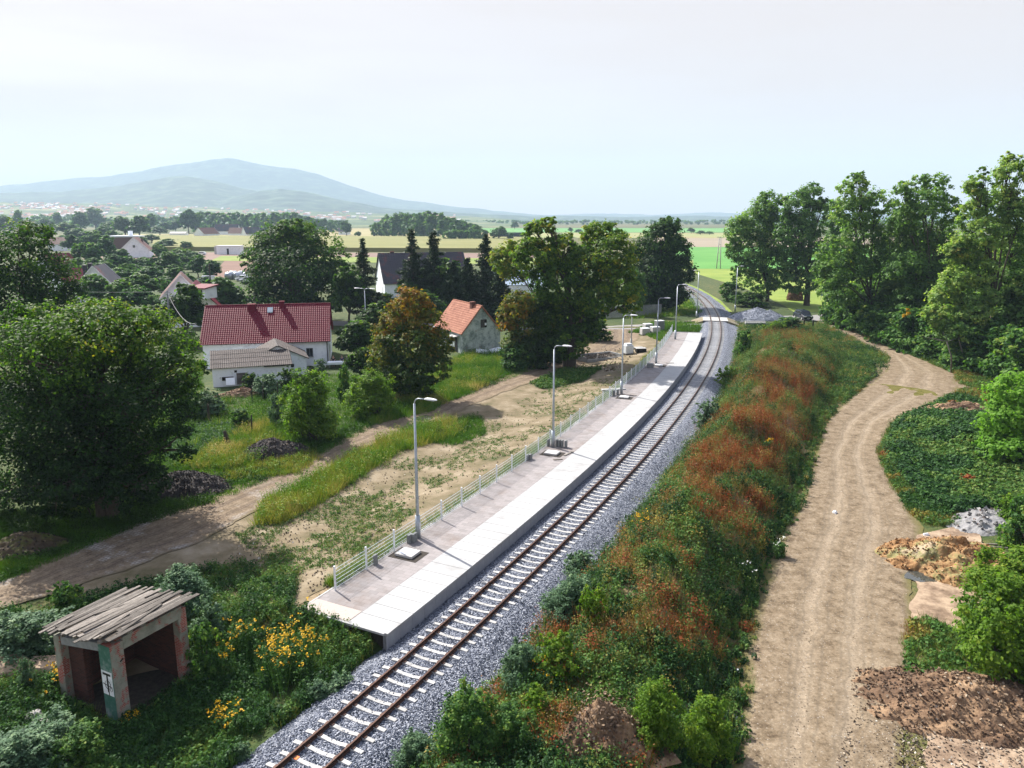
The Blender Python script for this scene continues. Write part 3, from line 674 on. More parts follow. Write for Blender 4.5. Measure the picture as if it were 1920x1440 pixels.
# walk along the axis every 0.655 m
y = 13.0; pos = []
while y < 234:
    pos.append(y); y += .655 / math.sqrt(1 + float(cdx(y)) ** 2)
y_first = min(range(len(pos)), key=lambda i: abs(pos[i] - G(545, 1436, .6)[1]))
far_sl = MB(); cnt = 0
for i, y in enumerate(pos):
    a = tpt(y, 0); ang = -math.atan(float(cdx(y))); zz = BALLAST
    if i == y_first:
        sl0.location = (a[0], a[1], zz); sl0.rotation_euler = (0, 0, ang); cnt += 1; continue
    if i < y_first - 2: continue
    if cnt < 300:
        r = sl0.copy(); COL.objects.link(r); r.location = (a[0], a[1], zz); r.rotation_euler = (0, 0, ang)
        r['label'] = 'plain pale concrete sleeper in the stone ballast under the rails'
        if cnt < 70:
            for clip in clips: c = clip.copy(); COL.objects.link(c); c.parent = r
        cnt += 1
    else:
        far_sl.box((a[0], a[1], BALLAST), (2.5, .2, .08), ang)
if far_sl.v: tag(far_sl.build('sleepers', M['sleeper']), kind='stuff')
mb = MB()
c_ = tpt(139.2, 0)
lc = thing('level_crossing', 'pale concrete panels of the level crossing between and beside the rails', 'level crossing', (c_[0], c_[1], 0), -math.atan(float(cdx(139.2))))
for xx, w in ((-1.55, 1.3), (0, 1.3), (1.55, 1.3)):
    q = MB(); q.box((xx, 0, .68), (w, 5.0, .14)); q.build('panel', M['white_wall'] if xx == 9 else M['sleeper'], lc, bevel=.02)
for xx in (-3.2, 3.2):
    q = MB(); q.add([(xx - 1.0, -3, .05), (xx + 1.0, -3, .05), (xx + 1.0, 3, .05), (xx - 1.0, 3, .05), (xx - (1.0 if xx > 0 else -.99), -3, .72), (xx - (.99 if xx > 0 else -1.0), -3, .72), (xx - (.99 if xx > 0 else -1.0), 3, .72), (xx - (1.0 if xx > 0 else -.99), 3, .72)],
          [(3, 2, 1, 0), (4, 5, 6, 7), (0, 1, 5, 4), (1, 2, 6, 5), (2, 3, 7, 6), (3, 0, 4, 7)]); q.build('ramp', M['asphalt'], lc)

# ------------------------------------------------------------------ platform
PY0, PY1 = 29.3, 118.6
plat = thing('station_platform', 'long new railway platform with a white edge strip beside the curving track', 'platform', (0, 0, 0))
def along(y0, y1, step):
    y = y0; out = [y]
    while y < y1: y += step / math.sqrt(1 + float(cdx(y)) ** 2); out.append(min(y, y1))
    return out
def slab_row(mb, o0, o1, z0, z1, step, gap, y0=PY0, y1=PY1):
    t = along(y0, y1, step)
    for a, b in zip(t[:-1], t[1:]):
        if b - a < .15: continue
        b2 = b - gap
        p = [tpt(a, o0), tpt(a, o1), tpt(b2, o1), tpt(b2, o0)]; j = random.uniform(-.002, .002)
        mb.add([(x, y, z0) for x, y in p] + [(x, y, z1 + j) for x, y in p],
               [(3, 2, 1, 0), (4, 5, 6, 7), (0, 1, 5, 4), (1, 2, 6, 5), (2, 3, 7, 6), (3, 0, 4, 7)])
M['edge_slab'] = mat('edge_slab', [(.28, (.265, .265, .262)), (.45, (.335, .338, .342)), (.7, (.375, .38, .385))], .55, .8, .08, bscale=20)
def paver_material():
    m, nt, b = new_mat('pavers'); L = nt.links.new; b.inputs['Roughness'].default_value = .85
    tc = nt.nodes.new('ShaderNodeTexCoord'); mp = nt.nodes.new('ShaderNodeMapping'); mp.inputs['Rotation'].default_value = (0, 0, R(24)); L(tc.outputs['Object'], mp.inputs['Vector'])
    bt = nt.nodes.new('ShaderNodeTexBrick'); bt.inputs['Scale'].default_value = 1; bt.inputs['Brick Width'].default_value = .5; bt.inputs['Row Height'].default_value = .3; bt.inputs['Mortar Size'].default_value = .008
    bt.inputs['Color1'].default_value = (.215, .20, .20, 1); bt.inputs['Color2'].default_value = (.27, .25, .25, 1); bt.inputs['Mortar'].default_value = (.17, .155, .15, 1)
    L(mp.outputs['Vector'], bt.inputs['Vector'])
    n = nt.nodes.new('ShaderNodeTexNoise'); n.inputs['Scale'].default_value = .5; n.inputs['Detail'].default_value = 9; n.inputs['Roughness'].default_value = .7; L(tc.outputs['Object'], n.inputs['Vector'])
    r = ramp(nt, [(.32, (.8, .72, .66)), (.5, (1, 1, 1)), (.7, (1.1, 1.08, 1.08))]); L(n.outputs['Fac'], r.inputs['Fac'])
    mx = nt.nodes.new('ShaderNodeMix'); mx.data_type = 'RGBA'; mx.blend_type = 'MULTIPLY'; mx.inputs[0].default_value = 1; L(bt.outputs['Color'], mx.inputs[6]); L(r.outputs['Color'], mx.inputs[7])
    L(mx.outputs[2], b.inputs['Base Color']); return m
M['paver'] = paver_material()
q = MB(); slab_row(q, -4.25, -2.06, PLAT - .14, PLAT, 1.0, .02); q.build('edge_paving', M['edge_slab'], plat)
q = MB(); slab_row(q, -2.32, -2.12, .30, PLAT - .143, 1.0, .016); q.build('edge_kerb', M['face'], plat)
q = MB(); slab_row(q, -2.30, -2.16, .30, PLAT - .15, 50, 0.0); q.build('kerb_backing', M['concrete_grey'], plat)
sweep('paving', PY0 + .02, PY1, .9, [(-6.95, .75), (-4.262, .75), (-4.262, PLAT - .004), (-6.95, PLAT - .004)], M['paver'], plat)
q = MB(); slab_row(q, -7.05, -6.96, .75, PLAT + .01, 1.0, .014); q.build('back_kerb', M['concrete'], plat)
q = MB(); a = tpt(PY0 - .06, -7.4); b = tpt(PY0 - .06, -2.2)
q.beam((a[0], a[1], PLAT - .03), (b[0], b[1], PLAT - .03), .10, .10); q.build('end_kerb', M['edge_slab'], plat)
a = tpt(PY1 + .06, -7.0); b = tpt(PY1 + .06, -2.2)
q = MB(); q.beam((a[0], a[1], PLAT - .04), (b[0], b[1], PLAT - .04), .10, .16); q.build('end_kerb', M['edge_slab'], plat)
q = MB(); p = [tpt(PY0 + .06, -6.95), tpt(PY0 + .06, -4.3), tpt(PY0 + .95, -4.3), tpt(PY0 + .95, -6.95)]
q.add([(x, y, PLAT + .004) for x, y in p], [(0, 1, 2, 3)]); q.build('tactile_paving', mat('tactile', [(.3, (.36, .31, .28)), (.7, (.43, .38, .35))], 8, .85, .4, bscale=40), plat)
q = MB(); a = tpt(PY0 + .25, -6.9); b = tpt(PY0 + .25, -2.35)
q.beam((a[0], a[1], .3), (b[0], b[1], .3), .2, 1.2); q.build('end_wall', mat('dark_end_wall', (.03, .025, .022), 3, .8, .3), plat)  # end wall below the paving in one near-black colour

# mesh fence
M['wire'] = mat('galvanised_wire', (.55, .62, .68), 5, .5, 0)
fence = thing('mesh_fence', 'white wire mesh fence running along the back of the platform', 'fence', (0, 0, 0))
fp = along(PY0 + 1.9, PY1 - .6, 2.5)
FO = -6.72
for i, y in enumerate(fp):
    a = tpt(y, FO); z0 = PLAT - .2
    q = MB(); q.box((a[0], a[1], z0 + .72), (.07, .07, 1.46), -math.atan(float(cdx(y)))); q.box((a[0], a[1], z0 + 1.46), (.085, .085, .03), -math.atan(float(cdx(y)))); q.build('post', M['white_paint'], fence)
    if i + 1 < len(fp):
        b = tpt(fp[i + 1], FO); A = Vector((a[0], a[1], 0)); B = Vector((b[0], b[1], 0)); q = MB()
        for z in (.12, .32, .52, .72, .92, 1.12, 1.3):
            q.beam(A + Vector((0, 0, z0 + z)), B + Vector((0, 0, z0 + z)), .014, .014)
        nv = 24
        for k in range(1, nv):
            p = A.lerp(B, k / nv); q.beam(p + Vector((0, 0, z0 + .1)), p + Vector((0, 0, z0 + 1.36)), .006, .006, up=(1, 0, 0))
        q.build('wire_panel', M['wire'], fence)

# lamps
def lamp(label, x, y, z, h, ang, group='tall galvanised lamp posts', arm=1.25, head=True, r0=.105, double=False, name='lamp_post', m=None):
    t = thing(name, label, 'lamp post', (x, y, z), ang, group)
    q = MB(); q.tube([(0, 0, -.3), (0, 0, h * .35), (0, 0, h)], [r0, r0 * .85, r0 * .55], 10); q.build('pole', m or M['galv'], t, True)
    q = MB(); q.tube([(0, 0, 0), (0, 0, 1.35)], [r0 * 1.45, r0 * 1.35], 10); q.build('base_sleeve', m or M['galv'], t, True)
    q = MB(); q.box((r0 * 1.4, 0, .75), (.03, .11, .4)); q.build('hatch', M['white_paint'], t)
    for s_ in ((1, -1) if double else (1,)):
        if not arm: continue
        pts = [(0, 0, h - .02), (s_ * .02, 0, h + .12), (s_ * .10, 0, h + .24), (s_ * .25, 0, h + .31), (s_ * arm * .6, 0, h + .33)]
        q = MB(); q.tube(pts, .032, 8); q.build('arm', m or M['galv'], t, True)
        if head:
            x0, x1 = arm * .55, arm * 1.15
            q = MB(); vs = []
            for xx, w, zt, zb in ((x0, .05, .05, -.02), (x0 + .12, .11, .075, -.03), ((x0 + x1) / 2, .15, .08, -.025), (x1 - .08, .13, .05, -.02), (x1, .07, .02, -.01)):
                vs += [(s_ * xx, -w, h + .33 + zb), (s_ * xx, w, h + .33 + zb), (s_ * xx, w * .6, h + .33 + zt), (s_ * xx, -w * .6, h + .33 + zt)]
            fs = [(i * 4 + k, i * 4 + (k + 1) % 4, i * 4 + 4 + (k + 1) % 4, i * 4 + 4 + k) for i in range(4) for k in range(4)] + [(3, 2, 1, 0), (16, 17, 18, 19)]
            q.add(vs, fs); hd = q.build('lamp_head', M['white_paint'], t, True)
            q = MB(); q.box((s_ * (x0 + x1) / 2 + .05, 0, h + .295), (.32, .18, .02)); q.build('lens', M['lamp_glass'], hd)
    return t
LM = [((784, 1008), 'nearest and tallest looking grey lamp post, beside the square white cover on the platform'),
      ((1037, 838), 'second grey lamp post along the platform, beside upright kerb blocks'),
      ((1165, 738), 'third grey lamp post along the platform, standing by the wire fence'),
      ((1230, 681), 'fourth grey lamp post along the platform, with its arm over the paving'),
      ((1266, 636), 'fifth grey lamp post at the far end of the platform')]
lamp_pos = []
for (q_, lab) in LM:
    x, y = G(*q_, PLAT); ang = -math.atan(float(cdx(y))); lamp_pos.append((x, y, ang)); lamp(lab, x, y, PLAT - .01, 7.85, ang)
x, y = G(1183, 655, .3); lamp('bare grey concrete pole without an arm, beside the wrapped pallet on the sandy yard', x, y, th(x, y), 6.4, 0, group='grey poles near the crossing', arm=0, name='utility_pole', m=M['concrete'])
x, y = G(1306, 597); lamp('slim grey pole at the left of the level crossing road', x, y, th(x, y), 8.8, R(180), group='grey poles near the crossing', arm=.9)
x, y = G(1378, 585); lamp('grey lamp post by the gravel heap, its arm pointing into the poplar leaves', x, y, th(x, y), 8.9, R(10), group='grey poles near the crossing', arm=1.2)
x, y = W(683, 530, 118)[0], 118.0
lamp('two armed street lamp rising from the trees behind the red roofed house', x, y, 0, 7.9, R(160), arm=1.6, double=True, name='street_lamp')

# things left on the platform
def place_plat(px, py): return G(px, py, PLAT)
def cover(px, py, label, s=.95):
    x, y = place_plat(px, py); ang = -math.atan(float(cdx(y)))
    t = thing('cable_pit', label, 'cable pit', (x, y, PLAT), ang, 'cable pits in the platform paving', s)
    q = MB(); q.box((0, 0, .004), (2.0, 1.55, .012)); q.build('pit_opening', mat('pit_soil', (.045, .038, .032), 9, .95, .5), t)
    q = MB(); q.box((-.05, 0, .10), (1.25, 1.05, .17)); q.build('frame', M['sleeper'], t, bevel=.02)
    q = MB(); q.box((-.05, 0, .20), (.95, .78, .03)); q.build('cover', M['white_wall'], t, bevel=.03)
    q = MB()
    for k in range(24):
        a = 2 * math.pi * k / 24; b = 2 * math.pi * (k + 1) / 24
        f = lambda a: (max(-.36, min(.36, .46 * math.cos(a))) - .05, max(-.29, min(.29, .40 * math.sin(a))), .22)
        q.beam(f(a), f(b), .02, .012)
    q.box((-.05, 0, .222), (.12, .10, .012)); q.build('cover_rim', M['concrete_grey'], t)
cover(766, 1040, 'square white cable pit cover in dark earth beside the nearest lamp post', .88)
cover(1036, 851, 'square white cable pit cover between the second lamp post and the edge strip', .85)
cover(1171, 746, 'pale cable pit cover at the foot of the third lamp post', .8)
cover(1236, 686, 'pale cable pit cover at the foot of the fourth lamp post', .8)
M['kerb'] = mat('kerb_block', [(.3, (.15, .16, .16)), (.7, (.24, .25, .25))], 8, .9, .3)
def kerb(px, py, label, sz=(.18, .42, .5), rz=None, dz=0, m=None):
    x, y = place_plat(px, py); a = -math.atan(float(cdx(y))) if rz is None else rz
    t = thing('kerb_block', label, 'kerb block', (x, y, PLAT + dz), a, 'loose kerb blocks on the platform')
    q = MB(); q.box((0, 0, sz[2] / 2), sz); q.build('block', m or M['kerb'], t, bevel=.015)
kerb(769, 1017, 'grey kerb block standing leftmost at the foot of the nearest lamp post')
kerb(777, 1015.5, 'grey kerb block standing rightmost at the foot of the nearest lamp post')
kerb(704, 1058, 'single small grey kerb block by the fence, nearest the platform end', (.16, .26, .55))
kerb(988, 863, 'leftmost grey block of the pair by the fence before the second lamp post', (.16, .3, .42))
kerb(994, 861, 'rightmost grey block of the pair by the fence before the second lamp post', (.22, .34, .40))
for k, xx in enumerate((1028, 1044, 1049, 1054, 1061)):
    kerb(xx, 836 + k * .7, ('thin grey block standing left of the second lamp post', 'grey block touching the second lamp post on its right', 'second grey block in the row right of the second lamp post', 'third grey block in the row right of the second lamp post', 'outermost grey block in the row right of the second lamp post')[k], (.14, .36, .58))
for k, xx in enumerate((1145, 1151, 1158)):
    kerb(xx, 742 - k, ('leftmost of three low grey blocks before the third lamp post', 'middle one of three low grey blocks before the third lamp post', 'rightmost of three low grey blocks before the third lamp post')[k], (.16, .4, .55))
kerb(1219, 689, 'dark grey box shaped block beside the fourth lamp post', (.75, .6, .5))
def board(px, py, L_, rz, label):
    x, y = place_plat(px, py); t = thing('loose_board', label, 'board', (x, y, PLAT), R(rz), 'loose boards on the platform')
    q = MB(); q.box((0, 0, .03), (L_, .16, .05)); q.build('plank', M['old_wood'], t)
board(1066, 851, 1.3, 55, 'thin loose board on the paving right of the second cable pit')
board(1046, 862, .7, 10, 'short dark board lying in front of the second cable pit')
board(1176, 741, 1.9, -10, 'loose board lying behind the third cable pit')
board(1256, 681, 1.0, 5, 'short loose board beyond the fourth cable pit')

# ------------------------------------------------------------------ materials stored on the yard
def stack(px, py, label, boxes, cat, name, m, z=None, rz=0.0, group=None):
    x, y = G(px, py, .35); t = thing(name, label, cat, (x, y, th(x, y) + .02), rz, group)
    for nm, c, s_, mm in boxes:
        q = MB(); q.box(c, s_); q.build(nm, mm or m, t, bevel=.04)
    return t
M['wrap'] = mat('white_wrapping', [(.3, (.5, .54, .58)), (.7, (.72, .75, .78))], 4, .45, .5)
for k, (px, py, lab, hh) in enumerate(((1209, 627, 'wrapped pallet of grey paving stones, leftmost of the group by the grass', 1.0), (1228, 627, 'wrapped pallet of grey paving stones, second in the group by the grass', 1.1),
                                    (1214, 619, 'wrapped pallet of paving stones at the back of the group by the grass', 1.25), (1236, 617, 'small stack of grey paving stones at the back right of the group', 1.6))):
    stack(px, py, lab, [('stone_block', (0, 0, .15 + hh / 2), (1.35, 1.2, hh), M['concrete'] if k < 3 else M['kerb']), ('pallet', (0, 0, .07), (1.3, 1.15, .13), M['old_wood']), ('wrapping', (0, 0, .17 + hh), (1.37, 1.22, .05), M['wrap'])], 'pallet', 'stone_pallet', None, rz=R(12 + 3 * k), group='pallets of paving stones on the yard')
stack(1177, 668, 'white film wrapped pallet beside the bare concrete pole', [('load', (0, 0, .75), (1.15, 1.15, 1.1), M['wrap']), ('wrapping', (.05, .05, 1.4), (.85, .8, .25), M['wrap']), ('pallet', (0, 0, .1), (1.2, 1.2, .18), M['old_wood'])], 'pallet', 'wrapped_pallet', None, rz=R(20))
stack(1201, 668, 'low black crate lying right of the white wrapped pallet', [('body', (0, 0, .3), (1.4, .8, .5), M['black']), ('lid', (0, 0, .58), (1.45, .85, .06), M['concrete'])], 'crate', 'black_crate', None, rz=R(8))
x, y = G(1122, 671, .3)
t = thing('concrete_trough', 'open concrete trough filled with broken rubble beside the big tree', 'trough', (x, y, th(x, y)), R(28))
for nm, c, s_ in (('side_wall', (0, 1.3, .35), (5.6, .16, .7)), ('side_wall', (0, -1.3, .2), (5.6, .16, .4)), ('end_wall', (2.8, 0, .35), (.16, 2.5, .7)), ('end_wall', (-2.8, 0, .35), (.16, 2.5, .7))):
    q = MB(); q.box(c, s_); q.build(nm, M['concrete_grey'], t)
rb = NP(); n = 260; P = np.stack([RNG.uniform(-2.6, 2.6, n), RNG.uniform(-1.2, 1.2, n), RNG.uniform(.1, .5, n)], 1)
for k in range(3): N = unit(RNG.normal(size=(n, 3)) + np.array([0, 0, .5])); rb.quads(leaf_quads(P + N * .06, N, RNG.uniform(.1, .24, n), .8), RNG.uniform(.2, 1, n))
M['rubble'] = tint_mat('rubble_stone', [(0, (.1, .08, .065)), (.5, (.24, .2, .17)), (1, (.42, .38, .33))], bump=.2)
o = link('rubble', rb.mesh('rubble'), M['rubble'], t); o['kind'] = 'stuff'
for (px, py, lab, rz) in ((1190, 655, 'long grey slab lying on the soil behind the white wrapped pallet', 20), (1150, 740, 'pale stone slab leaning on the fence by the third lamp post', 10), (1296, 599, 'dark timber beam lying on the grass by the far platform end', 3), (1303, 604, 'pale pipe lying on the grass by the far platform end', 3)):
    x, y = G(px, py, .6); t = thing('slab' if 'slab' in lab else 'beam', lab, 'slab' if 'slab' in lab else 'beam', (x, y, th(x, y) + .08), R(rz)); q = MB(); q.box((0, 0, .1), (2.6, .5, .18)); q.build('body', M['bark'] if 'dark' in lab else M['concrete'], t, bevel=.03)

# ------------------------------------------------------------------ heaps
def heap(name, label, cat, x, y, rx, ry, h, m, seed, rz=0.0, bump=.25, fine=3.0, stones=0, stone_mat=None, n=110, power=1.25, stone_r=(.025, .075), two=None):
    t = thing(name, label, cat, (x, y, th(x, y) - .06), rz)
    lin = np.linspace(-1.12, 1.12, n); A, B = np.meshgrid(lin, lin)
    ang = np.arctan2(B, A); wr = .78 + .42 * fbm(np.cos(ang) * 1.6 + seed, np.sin(ang) * 1.6, seed, 3)
    r = np.sqrt(A ** 2 + B ** 2) / wr
    Z = h * np.clip(1 - r, 0, 1) ** (1 / power)
    if two: Z = np.maximum(Z, h * two[2] * np.clip(1 - np.sqrt((A - two[0]) ** 2 + (B - two[1]) ** 2) / .55, 0, 1) ** .8)
    Z = Z * (1 + bump * 2 * (fbm(A * 3 + seed, B * 3, seed + 1, 3) - .5)) + (Z > .02) * h * bump * .9 * (fbm(A * fine * 3.3, B * fine * 3.3 + seed, seed + 2, 4) - .5) - .12 * (r > 1)
    tint = fbm(A * 2 + seed, B * 2, seed + 4, 4)
    body = link('heap_body', grid_mesh(name, A * rx, B * ry, Z, tint), m, t)
    if stones:
        q = NP(); k = stones * 2; ia = RNG.integers(0, n, k); ib = RNG.integers(0, n, k); ok = (Z[ib, ia] > .03) | (RNG.uniform(0, 1, k) < .08); ia, ib = ia[ok], ib[ok]; k = len(ia)
        P = np.stack([lin[ia] * rx + RNG.normal(0, rx / n, k), lin[ib] * ry + RNG.normal(0, ry / n, k), np.maximum(Z[ib, ia], 0) + .03], 1); tn = RNG.uniform(0, 1, k)
        for _ in range(3):
            N = unit(RNG.normal(size=(k, 3)) + np.array([0, 0, .5])); s_ = RNG.uniform(*stone_r, k); q.quads(leaf_quads(P + N * s_[:, None] * .4, N, s_, .8), tn)
        o = link('stones', q.mesh('stones'), stone_mat, t); o['kind'] = 'stuff'
    return t
M['coal'] = tint_mat('dark_slag', [(0, (.014, .012, .012)), (.5, (.035, .03, .032)), (1, (.075, .062, .058))], bump=1, bscale=9, fine=5)
M['coal_bit'] = tint_mat('dark_clinker', [(0, (.012, .011, .012)), (.6, (.05, .045, .048)), (.9, (.11, .09, .075)), (1, (.2, .15, .1))], bump=0)
x, y = G(338, 918); heap('slag_heap', 'broad dark heap of slag at the road edge, nearest the big maple', 'heap', x, y, 3.6, 2.6, 1.45, M['coal'], 3, R(15), stones=1500, stone_mat=M['coal_bit'])
x, y = G(514, 852); heap('slag_heap', 'smaller dark heap of slag in front of the yellow green bush', 'heap', x, y, 2.9, 2.4, 1.5, M['coal'], 8, R(15), stones=1200, stone_mat=M['coal_bit'])
M['moss'] = tint_mat('mossy_soil', [(0, (.03, .022, .015)), (.45, (.07, .05, .03)), (.6, (.08, .09, .025)), (1, (.12, .16, .03))], bump=.8, bscale=7)
x, y = G(40, 1030); heap('soil_heap', 'mossy brown soil heap on the shaded verge at the left edge', 'heap', x, y, 2.6, 1.9, 1.1, M['moss'], 14, R(30), stones=200, stone_mat=M['coal_bit'])
M['brown_soil'] = tint_mat('brown_soil', [(0, (.05, .03, .02)), (.45, (.14, .085, .05)), (.7, (.26, .17, .10)), (1, (.38, .28, .18))], bump=1, bscale=6, fine=4)
M['clod'] = tint_mat('soil_clod', [(0, (.05, .032, .022)), (.5, (.14, .092, .06)), (.85, (.25, .18, .12)), (1, (.36, .3, .23))], bump=0)
x, y = G(1118, 1412, .8); heap('soil_heap', 'bare light brown soil heap below the root clump at the bottom edge', 'heap', x, y, 2.1, 1.5, 1.5, M['brown_soil'], 23, R(20), stones=420, stone_mat=M['clod'])
x, y = G(1822, 1300, .6); heap('soil_heap', 'wide brown soil heap at the lower right below the bright green shrub', 'heap', x, y, 4.8, 2.6, 1.0, M['brown_soil'], 27, R(-12), bump=.4, stones=1600, stone_mat=M['clod'])
M['sand'] = tint_mat('orange_sand', [(0, (.09, .045, .02)), (.36, (.21, .11, .045)), (.5, (.27, .17, .08)), (.62, (.15, .15, .055)), (.76, (.3, .235, .15)), (1, (.34, .28, .2))], bump=1, bscale=5, fine=3)
M['sandclod'] = tint_mat('sand_clod', [(0, (.12, .055, .02)), (.6, (.32, .16, .06)), (1, (.45, .33, .19))], bump=0)
x, y = G(1800, 1042, .5); heap('sand_heap', 'orange sandy soil heap right of the dirt road', 'heap', x, y, 4.0, 3.1, 1.5, M['sand'], 31, R(-10), bump=.42, stones=900, stone_mat=M['sandclod'], two=(.5, -.45, .8))
M['palebits'] = tint_mat('pale_rubble', [(0, (.2, .12, .09)), (.25, (.18, .175, .17)), (1, (.36, .355, .35))], bump=.2)
M['greysand'] = tint_mat('grey_rubble_sand', [(0, (.11, .108, .11)), (.5, (.2, .197, .2)), (1, (.29, .287, .29))], bump=.6, bscale=6)
x, y = G(1846, 970, .3); heap('rubble_heap', 'pale grey rubble heap between the creeper and the orange sand heap', 'heap', x, y, 3.1, 2.0, .8, M['greysand'], 36, R(25), bump=.22, stones=90, stone_mat=M['palebits'], stone_r=(.06, .17))
x, y = G(1798, 762, 1.0); heap('soil_heap', 'dark brown soil heap at the far side of the creeper patch', 'heap', x, y, 4.2, 2.4, 1.5, M['brown_soil'], 41, R(-20), bump=.45, stones=300, stone_mat=M['clod'])
x, y = G(1418, 600); M['gravel_heap'] = tint_mat('grey_gravel', [(0, (.13, .145, .18)), (.5, (.22, .24, .29)), (1, (.34, .36, .42))], bump=1, bscale=14)
heap('gravel_heap', 'blue grey gravel heap with two tops beside the level crossing', 'heap', x, y, 5.8, 3.6, 2.2, M['gravel_heap'], 44, 0, bump=.08, stones=1200, stone_mat=M['stones'], two=(.45, .1, .8))
for k in range(2):
    x, y = G(1411, 603 + 2.5 * k, .5); t = thing('concrete_beam', ('long concrete beam in front of the gravel heap, the upper one', 'long concrete beam in front of the gravel heap, the lower one')[k], 'beam', (x, y - 1.6, th(x, y) + .3), R(-3))
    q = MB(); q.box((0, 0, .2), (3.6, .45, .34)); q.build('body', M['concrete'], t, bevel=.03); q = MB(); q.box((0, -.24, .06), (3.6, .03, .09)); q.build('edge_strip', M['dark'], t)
x, y = G(1178 - 50, 1375, 1.5)
t = thing('root_clump', 'torn brown root clump standing on the bare soil heap', 'root clump', (x, y, 1.75), 0)
rk = NP(); n = 3000; P = RNG.normal(size=(n, 3)) * np.array([.45, .4, .42]) + np.array([0, 0, .2]); N = unit(P + RNG.normal(size=(n, 3)) * .3)
rk.quads(leaf_quads(P, N, RNG.uniform(.025, .085, n), .5), RNG.uniform(0, .8, n)); link('soil_crumb', rk.mesh('soil_crumb'), M['clod'], t)['kind'] = 'stuff'
for k in range(14):
    a = random.uniform(0, 6.28); q = MB(); p0 = Vector((0, 0, .1)); d = Vector((math.cos(a), math.sin(a), random.uniform(-.5, .6)))
    q.tube([p0, p0 + d * .5, p0 + d * .9 + Vector((0, 0, -.2))], [.05, .035, .012], 5); q.build('root', M['bark'], t)
def boulder(px, py, z, s_, label, m, seed):
    x, y = G(px, py, z); q = MB(); u = 10; v = 7; vs = []
    for j in range(v):
        for i in range(u):
            a = 2 * math.pi * i / u; b = math.pi * (j + .5) / v; k = .75 + .5 * float(fbm(math.cos(a) * 1.3 * math.sin(b) + seed, math.sin(a) * 1.3 * math.sin(b) + math.cos(b), seed, 2))
            vs.append((s_[0] * k * math.cos(a) * math.sin(b), s_[1] * k * math.sin(a) * math.sin(b), s_[2] * k * math.cos(b)))
    fs = [(j * u + i, (j + 1) * u + i, (j + 1) * u + (i + 1) % u, j * u + (i + 1) % u) for j in range(v - 1) for i in range(u)] + [tuple(range(u)), tuple(range((v - 1) * u, v * u))[::-1]]
    q.add(vs, fs); o = q.build('boulder', m); o.location = (x, y, th(x, y) + z * 0 + s_[2] * .55); tag(o, label, 'boulder')
M['stone'] = mat('pale_stone', [(.3, (.25, .24, .23)), (.7, (.45, .44, .42))], 4, .9, .5)
M['tanstone'] = mat('tan_stone', [(.3, (.24, .17, .11)), (.7, (.42, .32, .23))], 3, .9, .5)
boulder(62, 1345, .2, (.42, .34, .34), 'pale rounded boulder in the weeds left of the ruined shelter, upper one', M['stone'], 3)
boulder(75, 1358, .2, (.55, .4, .32), 'pale flat boulder in the weeds left of the ruined shelter, middle one', M['stone'], 6)
boulder(80, 1372, .2, (.5, .4, .28), 'grey boulder half sunk in the weeds, lowest of the three', M['stone'], 9)
boulder(12, 1255, .3, (1.0, .8, .55), 'large tan rock at the left edge below the dark shrubs', M['tanstone'], 12)
boulder(84, 1250, .3, (1.1, .8, .4), 'tan slab of rock beside the leftmost post of the ruined shelter', M['tanstone'], 15)
boulder(1163, 1382, 2.0, (.42, .3, .16), 'white flat stone on top of the root clump', M['white_wall'], 18)
for k, (px, py) in enumerate(((1385, 1335), (1383, 1250), (1745, 966), (1738, 995), (1566, 955))):
    x, y = G(px, py, .3); q = MB(); q.box((0, 0, .08), (.34, .24, .14), taper=.7); o = q.build('litter', M['white_paint']); o.location = (x, y, th(x, y) + .03); o.rotation_euler = (.3, .2, k)
    tag(o, ('crumpled white bag at the lower edge of the berm by the dirt road', 'white scrap lying at the berm foot further up the dirt road', 'white scrap at the edge of the creeper patch', 'small pale bag on the dirt road near the orange heap', 'tiny white scrap on the berm side of the dirt road')[k], 'litter')
for k in range(2):
    x, y = G(1866 - 4 * k, 1010 + 4 * k, 1.2); q = MB(); q.beam((-.7, .15, 0), (.6, -.25 - .15 * k, .12), .07, .06); o = q.build('timber', M['old_wood']); o.location = (x, y, th(x, y) + .85)
    tag(o, ('pale timber lying on the orange heap, upper one of two', 'pale timber lying on the orange heap, lower one of two')[k], 'timber')

# ------------------------------------------------------------------ ruined shelter
E1 = Vector((.455, .89, 0)); KX, KY = -15.05, 25.75
kang = math.atan2(E1.y, E1.x)          # local x runs along the track, local y away from it
kio = thing('ruined_shelter', 'ruined brick waiting shelter with broken plank roof and peeling pillars', 'shelter', (KX, KY, 0), kang)
KL, KW = 3.45, 3.5
def zr(v): return 3.42 - .5 * v / KW            # roof underside falls away from the track
q = MB(); q.box((.28, .33, 1.2), (.56, .66, 4.0)); pil = q.build('pillar', M['kiosk'], kio, bevel=.02)
q = MB(); q.box((-.012, .33, 1.2), (.02, .64, 3.98)); q.build('painted_side', M['kiosk_green'], pil)
q = MB(); q.box((KL - .2, .2, 1.35), (.4, .4, 3.7)); q.build('pillar', M['kiosk'], kio, bevel=.02)
q = MB(); q.box((.2, KW - .2, 1.15), (.4, .4, 3.3)); q.build('pillar', M['kiosk'], kio, bevel=.02)
q = MB(); q.box(((KL + .56) / 2 - .1, .19, 3.06), (KL - .96 + .2, .36, .5)); q.build('beam', M['kiosk'], kio, bevel=.02)
q = MB(); q.beam((.2, .66, 3.0), (.2, KW - .4, 2.62), .3, .34); q.build('beam', M['concrete_grey'], kio)
q = MB(); q.box((KL / 2 + .1, KW - .15, .95), (KL - .6, .25, 3.3)); q.build('wall', M['shaded_brick'], kio)
